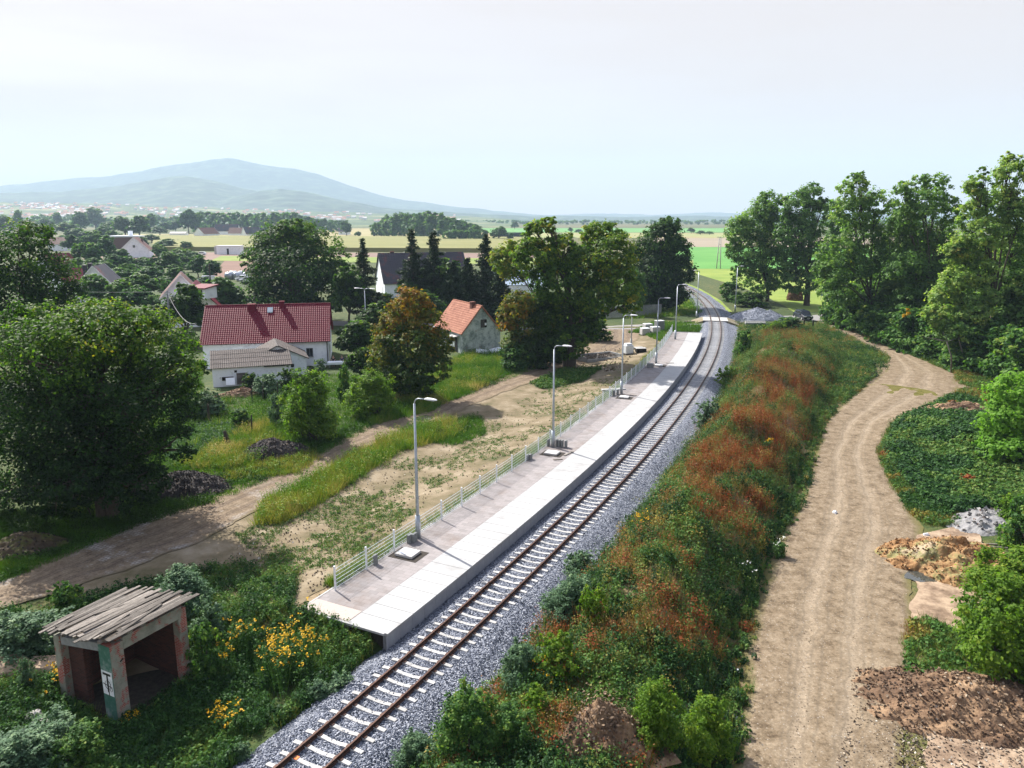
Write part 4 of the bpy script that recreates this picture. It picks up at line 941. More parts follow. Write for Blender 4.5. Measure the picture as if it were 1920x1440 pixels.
q = MB(); q.box((KL - .15, KW / 2 + .1, 1.0), (.25, KW - .7, 3.4)); q.build('wall', M['shaded_brick'], kio)
q = MB(); q.box((.42, KW - .85, .95), (.22, .95, 3.2)); q.build('wall', M['shaded_brick'], kio)
for k in range(16):
    q = MB(); q.box((random.uniform(.1, 1.9), random.uniform(.05, .35), 3.36 + random.uniform(-.02, .09)), (.24, .12, .08), random.uniform(-.4, .4)); q.build('loose_brick', M['brick'] if k % 3 else M['kiosk'], kio)
for k in range(5):
    yy = .25 + (KW - .5) * k / 4; q = MB(); q.beam((-.25, yy, zr(yy) + .08), (KL + .2, yy, zr(yy) + .08), .1, .12); q.build('rafter', M['old_wood'], kio)
q = MB(); q.beam((-.12, KW / 2, zr(KW / 2) + .155), (KL + .2, KW / 2, zr(KW / 2) + .155), KW + .3, .03, up=(0, .5 / KW, 1)); q.build('roof_deck', M['bark'], kio)
q = MB(); q.box((KL / 2, KW / 2, -.28), (KL - .3, KW - .5, .5)); q.build('floor', mat('shaded_littered_floor', [(.3, (.02, .016, .013)), (.7, (.06, .05, .04))], 5, .95, .8), kio)  # littered floor, its colour darkened to carry the interior's deep shade
nb = 24; random.seed(5)
for k in range(nb):
    v = -.42 + (KW + .75) * k / (nb - 1); lo = -.18 - .25 * (k < 9) + random.uniform(-.25, .3); hi = KL + .3 + random.uniform(-.35, .2)
    if k in (2, 3): lo += 1.0
    if k in (1,): lo += 1.9
    if k in (12, 19): hi -= 1.0
    w = random.uniform(.11, .21); dz = random.uniform(0, .10); sk = random.uniform(-.06, .06) + (.28 if k == 5 else 0) - (.22 if k == 9 else 0)
    q = MB(); q.beam((lo, v - sk, zr(v - sk) + .18 + dz), (hi, v + sk, zr(v + sk) + .18 + random.uniform(0, .05)), w, .035); q.build('roof_plank', M['old_wood'], kio)
for a, b in (((-.6, 3.3), (.9, 3.5)), ((.2, -.25), (2.6, .35)), ((-.5, .5), (1.6, 1.0)), ((1.2, 2.6), (2.2, 2.1)), ((-.55, 2.75), (.3, 2.95))):
    q = MB(); q.beam((a[0], a[1], zr(a[1]) + .27), (b[0], b[1], zr(b[1]) + .27), .12, .04); q.build('roof_plank', M['old_wood'], kio)
# the painted white field with a black T, ring and strokes
q = MB(); q.box((-.026, .33, 1.62), (.008, .6, 1.0)); pan = q.build('painted_sign', mat('white_sign', [(.4, (.62, .66, .68)), (.6, (.8, .83, .85))], 3, .8, .1), pil)
q = MB(); q.box((-.034, .33, 2.0), (.006, .44, .09)); q.box((-.034, .31, 1.6), (.006, .085, .72)); q.beam((-.034, .58, 1.58), (-.034, .06, 1.50), .006, .04, up=(1, 0, 0))
for k in range(20):
    a, b = (2 * math.pi * (k + j) / 20 for j in (0, 1)); q.beam((-.034, .31 + .16 * math.cos(a), 1.56 + .18 * math.sin(a)), (-.034, .31 + .16 * math.cos(b), 1.56 + .18 * math.sin(b)), .006, .026, up=(1, 0, 0))
for k in range(12):
    a, b = (2 * math.pi * (k + j) / 12 for j in (0, 1)); q.beam((-.034, .14 + .07 * math.cos(a), 1.4 + .09 * math.sin(a)), (-.034, .14 + .07 * math.cos(b), 1.4 + .09 * math.sin(b)), .006, .018, up=(1, 0, 0))
q.box((-.034, .29, 1.2), (.006, .04, .22)); q.build('black_lettering', M['black'], pil)
q = MB(); q.box((.42, -.004, 2.45), (.16, .01, .06), M=Matrix.Rotation(-.5, 3, 'Y')); q.build('crack', M['black'], pil)

# ------------------------------------------------------------------ buildings
def tile_sheet(mb, L, S, tw, thh, amp, step, M4, du=5):
    """corrugated, stepped roof covering: L along the ridge, S down the slope"""
    nu = max(2, int(L / tw)) ; us = np.linspace(0, L, nu * du + 1); rows = max(1, int(round(S / thh)))
    vs = []; fs = []
    base = 0
    prof = amp * (np.abs(np.sin(np.pi * us / (L / nu))) - .3)
    for r in range(rows):
        s0, s1 = S * r / rows, S * (r + 1) / rows + .02
        for s_, lift in ((s0, 0.0), (s1, step)):
            for u, p in zip(us, prof): vs.append(M4 @ Vector((u - L / 2, s_, p + lift)))
        for u, p in zip(us, prof): vs.append(M4 @ Vector((u - L / 2, s1, p * .2 - .01)))
        n = len(us)
        for j in range(2):
            for i in range(n - 1): fs.append((base + j * n + i, base + (j + 1) * n + i, base + (j + 1) * n + i + 1, base + j * n + i + 1))
        base += 3 * n
    mb.add(vs, fs)

def window(parent, w, h, M4, name='window', frame=None, pane=None, bars=True, depth=.06):
    """M4 puts local x right, y up, z outward"""
    def bx(mb, c, s_):
        x, y, z = (k / 2 for k in s_); vs = [M4 @ Vector((c[0] + a * x, c[1] + b * y, c[2] + d * z)) for d in (-1, 1) for a, b in ((-1, -1), (1, -1), (1, 1), (-1, 1))]
        mb.add(vs, [(3, 2, 1, 0), (4, 5, 6, 7), (0, 1, 5, 4), (1, 2, 6, 5), (2, 3, 7, 6), (3, 0, 4, 7)])
    q = MB(); f = .07
    bx(q, (0, h / 2 - f / 2, 0), (w, f, depth)); bx(q, (0, -h / 2 + f / 2, 0), (w, f, depth)); bx(q, (-w / 2 + f / 2, 0, 0), (f, h - 2 * f, depth)); bx(q, (w / 2 - f / 2, 0, 0), (f, h - 2 * f, depth))
    if bars: bx(q, (0, 0, 0), (.05, h - 2 * f, depth * .8))
    o = q.build(name, frame or M['white_paint'], parent)
    q = MB(); bx(q, (0, 0, -.012), (w - .1, h - .1, .03)); q.build('pane', pane or M['glass'], o)
    return o

def facing(x, y, z, out):
    """matrix for a window at (x,y,z) whose outward direction is 'out' (local 2-D vector)"""
    o = Vector((out[0], out[1], 0)).normalized(); up = Vector((0, 0, 1)); r = up.cross(o)
    return Matrix(((r.x, up.x, o.x, x), (r.y, up.y, o.y, y), (r.z, up.z, o.z, z), (0, 0, 0, 1)))

def gable_house(name, label, cat, loc, rz, L, Wd, eave, ridge, wall, roof, over=.35, tile=None, wins=(), doors=(), chims=(), group=None, chim_mat=None, trim=None, thick=.12, z0=-.4):
    t = thing(name, label, cat, loc, rz, group)
    q = MB(); hw = Wd / 2
    q.prism([(-hw, z0), (hw, z0), (hw, eave), (0, ridge - .02), (-hw, eave)], -L / 2, L / 2); q.build('wall', wall, t)
    sl = math.atan2(ridge - eave, hw); S = hw / math.cos(sl) + over; q = MB(); LL = L + 2 * over * .8
    for s_ in (-1, 1):
        d = Vector((0, s_ * math.cos(sl), -math.sin(sl))); nrm = Vector((0, s_ * math.sin(sl), math.cos(sl))); X = Vector((-s_, 0, 0)) if s_ > 0 else Vector((1, 0, 0))
        X = d.cross(nrm); o_ = Vector((0, 0, ridge)) + nrm * .02
        M4 = Matrix(((X.x, d.x, nrm.x, o_.x), (X.y, d.y, nrm.y, o_.y), (X.z, d.z, nrm.z, o_.z), (0, 0, 0, 1)))
        vs = [M4 @ Vector((a * LL / 2, b, c)) for c in (0, thick) for a, b in ((-1, 0.0), (1, 0.0), (1, S), (-1, S))]
        q.add(vs, [(3, 2, 1, 0), (4, 5, 6, 7), (0, 1, 5, 4), (1, 2, 6, 5), (2, 3, 7, 6), (3, 0, 4, 7)])
        if tile:
            M5 = M4.copy(); off = nrm * (thick + .02); M5[0][3] += off.x; M5[1][3] += off.y; M5[2][3] += off.z
            tile_sheet(q, LL + .02, S + .03, *tile, M5)
    if tile: q.beam((-LL / 2, 0, ridge + thick + .07), (LL / 2, 0, ridge + thick + .07), .22, .12)
    rf = q.build('roof', roof, t)
    if trim:
        q = MB()
        for e in (-1, 1):
            for s_ in (-1, 1): q.beam((e * (LL / 2 + .03), 0, ridge + .1), (e * (LL / 2 + .03), s_ * (hw + over * math.cos(sl)), eave - over * math.sin(sl) + .1), .05, .25)
        q.build('barge_board', trim, rf)
    for (cx_, cy_, w, h) in chims:
        zb = ridge - abs(cy_) * math.tan(sl); q = MB(); q.box((cx_, cy_, zb + h / 2 - .4), (w, w * .8, h + .8)); q.box((cx_, cy_, zb + h + .04), (w * 1.18, w * .98, .12)); q.build('chimney', chim_mat or M['brick'], rf)
    for w in wins:
        x, y, z, ww, wh, out = w[:6]; window(t, ww, wh, facing(x, y, z, out), frame=w[6] if len(w) > 6 else None, pane=M['dark'] if len(w) > 7 else None)
    for (x, y, ww, wh, out, m_) in doors:
        q = MB(); A = facing(x, y, wh / 2 + .05, out)
        vs = [A @ Vector((a * ww / 2, b * wh / 2, d)) for d in (-.03, .04) for a, b in ((-1, -1), (1, -1), (1, 1), (-1, 1))]
        q.add(vs, [(3, 2, 1, 0), (4, 5, 6, 7), (0, 1, 5, 4), (1, 2, 6, 5), (2, 3, 7, 6), (3, 0, 4, 7)]); q.build('door', m_, t)
    return t

# white farmhouse with the red roof
HA = R(10.9)
ha = gable_house('farmhouse', 'long white farmhouse with a shiny dark red tile roof', 'house', (-32.6, 102.1, 0), HA, 15.5, 10.5, 3.35, 7.35, M['white_wall'], M['red_tile'], over=.4,
                 tile=(.27, .36, .035, .03), chims=((-2.1, -.75, .9, .85), (1.75, -.4, .6, .85)), chim_mat=M['red_tile'],
                 wins=((5.35, -5.28, 1.75, .85, 1.15, (0, -1), M['fence_wood'], 1), (-7.78, 0, 5.0, .8, 1.0, (-1, 0)), (-7.78, -2.5, 1.8, .9, 1.2, (-1, 0)), (7.78, -2, 1.8, .9, 1.2, (1, 0))))
q = MB(); q.tube([(7.55, -5.4, 3.2), (7.6, -5.36, 2.9), (7.6, -5.36, .1)], .06, 6); q.beam((-8, -5.62, 3.2), (8, -5.62, 3.2), .14, .12); q.build('gutter', M['slate'], ha)
sk = MB(); sl_ = math.atan2(4.0, 5.25)
sk.add([Vector((.25 + a * .35, -(1.0 + b * .45 * math.cos(sl_)), 7.35 - math.tan(sl_) * 1.0 - b * .45 * math.sin(sl_) + c)) for c in (.18, .36) for a, b in ((-1, -1), (1, -1), (1, 1), (-1, 1))], [(3, 2, 1, 0), (4, 5, 6, 7), (0, 1, 5, 4), (1, 2, 6, 5), (2, 3, 7, 6), (3, 0, 4, 7)])
sk.build('skylight', mat('skylight_glass', (.3, .36, .42), 2, .08, 0, spec=.8), ha)
q = MB(); q.box((5.35, -5.32, 1.14), (1.0, .12, .07)); q.build('sill', M['concrete'], ha)
# lean-to shed before it
sd = thing('lean_to_shed', 'low whitewashed stone shed with a worn corrugated grey roof before the red roofed house', 'shed', (-29.9, 86.1, 0), R(20))
q = MB(); q.prism([(0, -.5), (4.6, -.5), (4.6, 3.35), (0, 2.15)], -4.3, 4.3); q.build('wall', M['old_white'], sd)
q = MB(); a_ = math.atan2(1.2, 4.6); d = Vector((0, -math.cos(a_), -math.sin(a_))); nrm = Vector((0, -math.sin(a_), math.cos(a_))); X = d.cross(nrm); o_ = Vector((0, 4.75, 3.48))
M4 = Matrix(((X.x, d.x, nrm.x, o_.x), (X.y, d.y, nrm.y, o_.y), (X.z, d.z, nrm.z, o_.z), (0, 0, 0, 1)))
tile_sheet(q, 9.0, 5.1, .23, 1.25, .06, .03, M4); q.build('roof', M['grey_roof'], sd)
for x in (-2.7, 1.7):
    q = MB(); q.box((x, -.02, .95), (1.25, .08, .42)); q.build('window_opening', M['dark'], sd)
q = MB(); q.box((-1.8, -.02, 1.72), (.28, .06, .25)); q.build('wall_hole', M['dark'], sd)
q = MB(); q.beam((1.3, -.18, 2.12), (4.2, -.18, 2.12), .14, .1); q.build('eave_board', M['dark'], sd)
an = gable_house('gabled_annex', 'small whitewashed annex with a broken grey gable roof between shed and red roofed house', 'annex', (-29.3, 93.6, 0), R(20 - 90), 5.6, 6.6, 2.1, 3.75, M['old_white'], M['grey_roof'], over=.3, thick=.1,
                 wins=())
q = MB(); q.box((2.81, 1.6, 1.25), (.06, .38, .42)); q.build('window_opening', M['dark'], an)
# small derelict house
dh = gable_house('derelict_house', 'small derelict house with an orange tile roof and stained blue grey gable', 'house', (-6.6, 112.2, 0), R(118), 9.6, 6.0, 2.95, 6.5, M['derelict'], M['orange_tile'], over=.25,
                 tile=(.3, .34, .04, .05), chims=((-2.6, .35, .7, .9),), wins=())
q = MB(); q.box((-4.81, -.35, 4.15), (.06, .95, 1.15)); wo = q.build('window_opening', M['dark'], dh)
q = MB(); q.box((-4.86, -.35, 4.15), (.05, .07, 1.1)); q.box((-4.86, -.05, 4.15), (.05, .06, 1.1)); q.build('window_bar', M['old_wood'], wo)
q = MB(); q.box((-4.87, -.62, 4.05), (.04, .28, .35)); q.build('pane', M['white_wall'], wo)
q = MB(); q.box((-2.6, 3.02, 1.05), (.95, .08, 2.1)); q.build('door_opening', M['dark'], dh)
q = MB(); q.box((-2.7, 3.5, 2.35), (1.9, 1.1, .09), M=Matrix.Rotation(-.12, 3, 'X')); q.build('door_canopy', M['concrete'], dh)
for k, (px, py) in enumerate(((905, 662), (931, 659))):
    x, y = G(px, py); q = MB(); q.box((0, 0, .1), (1.9, 1.1, .06)); o = q.build('sheet', M['white_wall']); o.location = (x, y - .5, .25); o.rotation_euler = (.35, .15 - .3 * k, .4 * k); tag(o, ('white sheet lying before the derelict gable, left of two', 'white sheet tilted up before the derelict gable, right of two')[k], 'sheet')
# dark roofed house behind the conifers
gable_house('dark_roof_house', 'large house with a patchy dark tile roof behind the tall conifers', 'house', (-22.6, 192.5, 0), R(19), 21, 13, 3.6, 10.2, M['white_wall'], M['slate'], over=.4, tile=(.6, .5, .03, .06), chims=((-7.2, .6, .9, 1.1),), wins=((-12.02, 0, 5.5, 1.0, 1.3, (-1, 0)), (-6, -7.02, 1.7, 1.1, 1.3, (0, -1)), (-1, -7.02, 1.7, 1.1, 1.3, (0, -1))))
gable_house('blue_roof_barn', 'pale building with a light blue sheet roof glimpsed behind the tall yellow green trees', 'barn', (1.5, 188, 0), R(5), 13, 9, 3.2, 6.2, M['white_wall'], mat('blue_sheet', (.42, .52, .62), 2, .5, .1), over=.3)
gable_house('low_extension', 'low tiled extension beside the dark roofed house, mostly hidden by spruces', 'house', (-6.5, 176, 0), R(6), 9, 7, 2.6, 5.6, M['white_wall'], M['brown_tile'], over=.3)
# village houses
WT = (M['white_wall'],)
def vh(name, label, px, py, L, Wd, eave, ridge, rz, wall, roof, **k):
    x, y = G(px, py); return gable_house(name, label, 'house', (x, y, 0), R(rz), L, Wd, eave, ridge, wall, roof, group=None, **k)
vh('village_house', 'dark roofed house with two black chimneys left of the big maple top', 192, 562, 10, 9.0, 3.0, 8.0, 104, M['white_wall'], M['slate'], chims=((-3.9, 1.9, .9, 2.4), (-2.2, 1.2, .9, 1.9)), chim_mat=M['slate'], trim=M['white_paint'], wins=((-6.02, 0, 4.6, 1, 1.2, (-1, 0)),))
vh('village_house', 'white gabled house peeping over dark trees behind the red roofed house', 346, 592, 10, 7.5, 4.0, 8.2, 112, M['white_wall'], M['brown_tile'], trim=M['white_paint'])
pinkh = vh('village_house', 'pink red roofed house with a white dormer behind the red roofed house', 372, 606, 10, 8.5, 3.2, 7.4, 109, M['white_wall'], M['red_tile'], wins=((-6.02, 1, 4.6, 1, 1.2, (-1, 0)),))
x, y = G(392, 610); DM = Matrix.Translation((x + .4, y - 2.2, 5.5)) @ Matrix.Rotation(R(-20), 4, 'Z')
DL = pinkh.matrix_basis.inverted() @ DM
def into(mb, mm): mb.v = [tuple(mm @ Vector(v)) for v in mb.v]; return mb
q = MB(); q.box((0, 0, .6), (3.2, 3.0, 1.9)); dmo = into(q, DL).build('dormer', M['white_wall'], pinkh); q = MB(); q.box((0, 0, 1.65), (3.8, 3.6, .2), M=Matrix.Rotation(.12, 3, 'X')); into(q, DL).build('dormer_roof', M['red_tile'], dmo)
q = MB(); q.box((.7, -1.52, .7), (.8, .06, 1.0)); into(q, DL).build('window', M['glass'], dmo)
vh('village_house', 'brown roofed gable house with white barge boards in the middle of the garden belt', 258, 482, 12, 13, 3.5, 9.6, 106, M['white_wall'], M['brown_tile'], trim=M['white_paint'], chims=((2, -2.4, .9, 1.5),), wins=((-6.52, 0, 5.4, 1.1, 1.3, (-1, 0)),))
x, y = G(240, 466); fb = thing('flat_building', 'white flat roofed building with a square chimney behind the brown roofed gable', 'building', (x, y, 0), R(3))
q = MB(); q.box((0, 0, 3.4), (17, 9, 7.6)); q.build('wall', M['brown_tile'], fb); q = MB(); q.box((0, 0, 7.6), (18, 10, .9)); q.build('roof', M['white_wall'], fb); q = MB(); q.box((2, 1, 9.3), (2.2, 1.8, 3.0)); q.build('chimney', M['white_wall'], fb)
vh('village_house', 'house with a dull red roof half hidden left of the garden trees', 122, 470, 14, 9, 4, 7.6, 5, M['white_wall'], M['brown_tile'])
vh('village_house', 'pink red roof slope showing through the leaves of the left tree', 108, 520, 10, 8, 3.6, 7.6, 70, M['white_wall'], M['red_tile'])
vh('village_house', 'second pink red roof lower behind the left tree', 130, 548, 8, 7, 3.0, 6.0, 70, M['white_wall'], M['red_tile'])
vh('far_house', 'white walled house with twin pale gable roofs at the far edge of the maize field', 388, 446, 19, 13, 4, 9.5, 65, M['white_wall'], M['brown_tile'], trim=M['white_paint'])
vh('far_house', 'wide dark blue roofed house beyond the maize field', 427, 440, 26, 12, 4, 11.5, 3, M['white_wall'], M['slate'])
vh('far_house', 'dull red roofed house beside the dark blue roof beyond the maize field', 449, 444, 18, 12, 3.6, 9.0, 3, M['white_wall'], M['brown_tile'])
vh('far_house', 'house with a pale grey cross gable beside the oak crown, beyond the maize', 472, 446, 15, 12, 4, 10.0, 40, M['white_wall'], M['slate'], trim=M['white_paint'])
vh('far_house', 'lone grey roofed house on the field edge right of the oak crown', 646, 440, 13, 9, 3.5, 7.5, 10, M['white_wall'], M['slate'])
vh('far_house', 'low white roofed outbuilding on the left far edge of the maize field', 336, 444, 16, 8, 3.4, 5.0, 0, M['white_wall'], M['sleeper'])
x, y = G(432, 477); fb = thing('site_cabin', 'white flat site cabin with one dark door on the field edge', 'cabin', (x, y, 0), R(-2))
q = MB(); q.box((0, 0, 2.1), (12.5, 5, 4.2)); q.build('wall', M['white_wall'], fb); q = MB(); q.box((0, 0, 4.4), (12.9, 5.4, .5)); q.build('roof', M['white_paint'], fb); q = MB(); q.box((-.2, -2.52, 1.6), (1.1, .08, 3.0)); q.build('door', M['dark'], fb)
q = MB(); q.box((-7.4, 0, 2.0), (2.0, .3, 4.4)); q.build('side_wall', M['concrete'], fb)

# far town at the foot of the mountain, far too many and too small to tell apart
FH = [(-260, 384), (0, 381), (200, 383), (400, 391), (560, 396), (760, 401), (900, 407), (960, 411)]
tw = NP(); n = 900
for a in range(n):
    px = random.uniform(-60, 860) if a % 3 else random.gauss(120, 90); c = random.uniform(1950, 3000); cb = 40 * round(px / 40)
    hc = max(0, CAMZ + (HORIZON - np.interp(px, [p[0] for p in FH], [p[1] for p in FH])) / FPX * 3050 * CP * CP); zb = hc * ((c - 1500) / 1550) ** 1.35
    if vnoise(px / 45, c / 160, 5) < .5: continue
    x = (px - 960) / FPX * CP * c; w = random.uniform(7, 16); h = random.uniform(3.5, 6); dz = random.uniform(8, 11); z = zb + h
    V = np.array([[(x, c, zb - 6), (x + w, c, zb - 6), (x + w, c, z), (x, c, z)], [(x, c, z), (x + w, c, z), (x + w, c + dz / 2, z + 3.5), (x, c + dz / 2, z + 3.5)]]); tw.quads(V, np.array([random.uniform(0, .4), random.uniform(.3, 1)]))
tm = tint_mat('town_wall', [(0, (.8, .8, .8)), (.45, (.7, .68, .65)), (.6, (.4, .2, .15)), (1, (.5, .3, .22))], bump=0, fine=.01)
tag(link('far_town', tw.mesh('far_town'), tm), kind='stuff')

# ------------------------------------------------------------------ vehicles
def car(name, label, px, py, rz, m, L=4.5, Wd=1.85, H=1.75, van=False, group=None):
    x, y = G(px, py); t = thing(name, label, 'car' if not van else 'van', (x, y, th(x, y) + .06), rz, group)
    hw = Wd / 2
    # side profile, front at -y
    P_ = [(-L / 2, .45), (-L / 2 + .03, .85), (-L / 2 + .95, 1.02), (-L * .18, H - .05), (L * .30, H), (L / 2 - .12, 1.1), (L / 2, .5), (L / 2 - .1, .32), (-L / 2 + .1, .32)] if not van else \
         [(-L / 2, .45), (-L / 2 + .05, .95), (-L / 2 + .8, 1.15), (-L * .26, H - .05), (L * .48, H), (L / 2, 1.1), (L / 2, .5), (L / 2 - .1, .32), (-L / 2 + .1, .32)]
    q = MB(); vs = []; n = len(P_)
    for s_, k in ((-1, 0), (1, 1)):
        for (yy, zz) in P_: vs.append((s_ * (hw - (.16 if zz > 1.3 else 0)), yy, zz))
    fs = [tuple(range(n))[::-1], tuple(range(n, 2 * n))] + [(i, (i + 1) % n, (i + 1) % n + n, i + n) for i in range(n)]
    q.add(vs, fs); q.build('body', m, t, bevel=.05)
    q = MB(); y0, z0, y1, z1 = P_[2][0] + .12, P_[2][1] + .06, P_[3][0] + .02, P_[3][1] - .1
    q.add([(-hw + .18, y0, z0 + .02), (hw - .18, y0, z0 + .02), (hw - .3, y1, z1 + .03), (-hw + .3, y1, z1 + .03)], [(0, 1, 2, 3)])
    for v in range(len(q.v)): q.v[v] = (q.v[v][0], q.v[v][1] - .03, q.v[v][2] + .03)
    q.build('windscreen', M['glass'], t)
    q = MB()
    for s_ in (-1, 1):
        q.box((s_ * (hw - .07), L * .05, H - .38), (.1, L * .5 if not van else L * .25, .36))
    q.build('side_window', M['glass'], t)
    for sx in (-1, 1):
        for sy in (-1, 1):
            q = MB(); q.tube([(sx * (hw - .2), sy * L * .31, .34), (sx * (hw + .02), sy * L * .31, .34)], .34, 14); wh = q.build('wheel', M['black'], t)
            q = MB(); q.tube([(sx * (hw - .1), sy * L * .31, .34), (sx * (hw + .035), sy * L * .31, .34)], .19, 10); q.build('rim', M['concrete'], wh)
        q = MB(); q.box((sx * (hw - .3), -L / 2 - .0, .78), (.42, .1, .17)); q.build('headlight', M['white_paint'], t)
        q = MB(); q.box((sx * (hw + .1), -L * .17, 1.08), (.2, .12, .16)); q.build('mirror', m, t)
    q = MB(); q.box((0, -L / 2 - .01, .68), (.9, .08, .2)); q.build('grille', M['black'], t)
    q = MB(); q.box((0, -L / 2 - .02, .48), (.52, .08, .12)); q.build('number_plate', M['white_paint'], t)
    return t
M['navy'] = mat('dark_blue_car_paint', (.012, .018, .03), 2, .18, 0, spec=.7)
M['car_white'] = mat('white_car_paint', (.72, .74, .78), 2, .2, 0, spec=.6)
M['car_silver'] = mat('silver_car_paint', (.4, .43, .48), 2, .25, 0, metallic=.5)
car('parked_car', 'dark blue off road car facing the camera on the road by the gravel heap', 1505, 600, R(6), M['navy'])
car('parked_van', 'white van parked on the lane beyond the red roofed house', 388, 529, R(-75), M['car_white'], 4.8, 1.9, 1.9, True)
car('parked_car', 'white car parked by the wrapped bales, the farther of two', 456, 527, R(-80), M['car_white'], group=None)
car('parked_car', 'silver car parked by the wrapped bales, the nearer of two', 464, 530, R(-80), M['car_silver'])
car('parked_car', 'white car parked by the far site cabin', 378, 478.5, R(-85), M['car_white'])
for k in range(5):
    x, y = G(430 + 7.5 * k, 524 - (k % 2) * 3); q = MB(); q.tube([(-.9, 0, .85), (-.75, 0, .85), (.75, 0, .85), (.9, 0, .85)], [.7, .9, .9, .7], 12); o = q.build('silage_bale', M['wrap'] if k % 2 else M['car_silver'], smooth=True)
    o.location = (x, y, 0); o.scale = (1.3,) * 3; o.rotation_euler = (0, 0, .5 * k); tag(o, 'pale wrapped bale in the row before the ploughed field', 'bale', 'wrapped bales by the lane')
# haystack, board and H pole
hx, hy = G(1490, 563); t = thing('haystack', 'round topped brown haystack under the poplars', 'haystack', (hx, hy, 0))
hp = NP(); n = 2600; a = RNG.uniform(0, 6.28, n); zz = RNG.uniform(0, 1, n); rr = 1.75 * np.sqrt(np.clip(1 - zz ** 1.8, 0, 1)); P = np.stack([np.cos(a) * rr, np.sin(a) * rr, zz * 3.3], 1)
N = unit(np.stack([np.cos(a), np.sin(a), zz], 1) + RNG.normal(0, .35, (n, 3))); hp.quads(leaf_quads(P, N, RNG.uniform(.15, .35, n), .5), RNG.uniform(0, 1, n))
link('hay', hp.mesh('hay'), tint_mat('old_hay', [(0, (.05, .025, .015)), (.6, (.15, .075, .04)), (1, (.28, .17, .09))], bump=0), t)
sx_, sy_ = G(1545, 563); t = thing('notice_board', 'blue and white board on posts at the meadow edge', 'sign', (sx_, sy_, 0), R(5))
q = MB(); q.box((0, 0, 1.9), (1.7, .08, 1.7)); bd = q.build('board', mat('board_blue', (.2, .32, .45), 3, .5, 0), t); q = MB(); q.box((.05, -.045, 1.9), (.5, .02, 1.4)); q.build('paper', M['white_wall'], bd)
for s_ in (-.75, .75):
    q = MB(); q.box((s_, .07, 1.2), (.1, .06, 2.6)); q.build('post', M['galv'], t)
tx, ty = G(1347, 504); t = thing('power_pole', 'twin legged pale concrete power pole on the bright green field', 'power pole', (tx, ty, 0), 0)
for s_ in (-1, 1):
    q = MB(); q.tube([(s_ * .75, 0, -.5), (s_ * .28, 0, 11.8)], [.2, .13], 8); q.build('leg', M['concrete'], t, True)
for z in (3, 6, 9):
    q = MB(); q.box((0, 0, z), (1.5 - z * .08, .12, .15)); q.build('brace', M['concrete'], t)
q = MB(); q.box((0, 0, 11.7), (2.6, .14, .18)); q.build('crossarm', M['concrete'], t)
for s_ in (-1.15, 0, 1.15):
    q = MB(); q.tube([(s_, 0, 11.8), (s_, 0, 12.2)], [.07, .05], 6); q.build('insulator', M['white_paint'], t)
# pole and wires by the farmhouse
px_, py_ = -48.0, 108.0
px_, zt_ = W(313, 545, 108.0)
t = thing('wire_pole', 'grey wooden wire pole left of the red roofed house', 'power pole', (px_, 108, 0)); q = MB(); q.tube([(0, 0, -.3), (0, 0, zt_)], [.16, .11], 8); q.build('pole', M['fence_wood'], t, True)
q = MB(); q.box((0, 0, zt_ - .3), (.9, .1, .1)); q.build('crossarm', M['fence_wood'], t)
def wire(label, a, b, sag, r=.03, n=16):
    q = MB(); a = Vector(a); b = Vector(b); q.tube([a.lerp(b, k / n) - Vector((0, 0, sag * 4 * (k / n) * (1 - k / n))) for k in range(n + 1)], r, 5); o = q.build('overhead_wire', M['concrete'], None, True); tag(o, label, 'wire')
wire('pale cable sagging from the wire pole down to the corner of the red roofed house', (px_, 108, zt_ - .2), (-40.6, 97.5, 5.6), 1.4, .035)
wire('thin wire running left from the wire pole over the garden trees', (px_, 108, zt_ - .1), (-75, 112, zt_ + .2), .4, .02)
t = thing('wire_pole', 'dark slim pole standing beside the white dormer house', 'power pole', (*G(400, 592), 0)); q = MB(); q.tube([(0, 0, 0), (0, 0, 10.2)], [.16, .11], 8); q.build('pole', M['bark'], t, True)

# ------------------------------------------------------------------ wooden fences, garden posts
def picket(name, label, A, B, h, m, gap=.16, w=.12):
    t = thing(name, label, 'fence', (0, 0, 0)); A = Vector((*A, 0)); B = Vector((*B, 0)); L_ = (B - A).length; ang = math.atan2(B.y - A.y, B.x - A.x); q = MB(); n = int(L_ / gap)
    for k in range(n):
        p = A.lerp(B, (k + .5) / n); q.box((p.x, p.y, th(p.x, p.y) + h / 2), (w, .03, h + random.uniform(-.05, .05)), ang)
    q.build('pickets', m, t)
    for k in range(int(L_ / 3) + 1):
        p = A.lerp(B, min(1, k * 3 / L_)) ; q = MB(); q.box((p.x, p.y + .06, th(p.x, p.y) + h / 2), (.13, .1, h), ang); q.build('post', m, t)
    for z in (.35, .8): q = MB(); q.beam(A + Vector((0, .035, h * z + th(A.x, A.y))), B + Vector((0, .035, h * z + th(B.x, B.y))), .04, .08); q.build('rail', m, t)
picket('picket_fence', 'grey wooden picket fence along the road below the dark round tree', G(1120, 597), G(1240, 591), 2.2, M['fence_wood'])
t = thing('rail_fence', 'low dark rail fence on the grass beside the far track', 'fence', (0, 0, 0)); a = Vector((*G(1253, 563), 0)); b = Vector((*G(1279, 561), 0))
for z in (.5, 1.0, 1.4): q = MB(); q.beam(a + Vector((0, 0, z)), b + Vector((0, 0, z)), .07, .1); q.build('rail', M['bark'], t)
for k in range(4): p = a.lerp(b, k / 3); q = MB(); q.box((p.x, p.y, .75), (.13, .13, 1.6)); q.build('post', M['bark'], t)
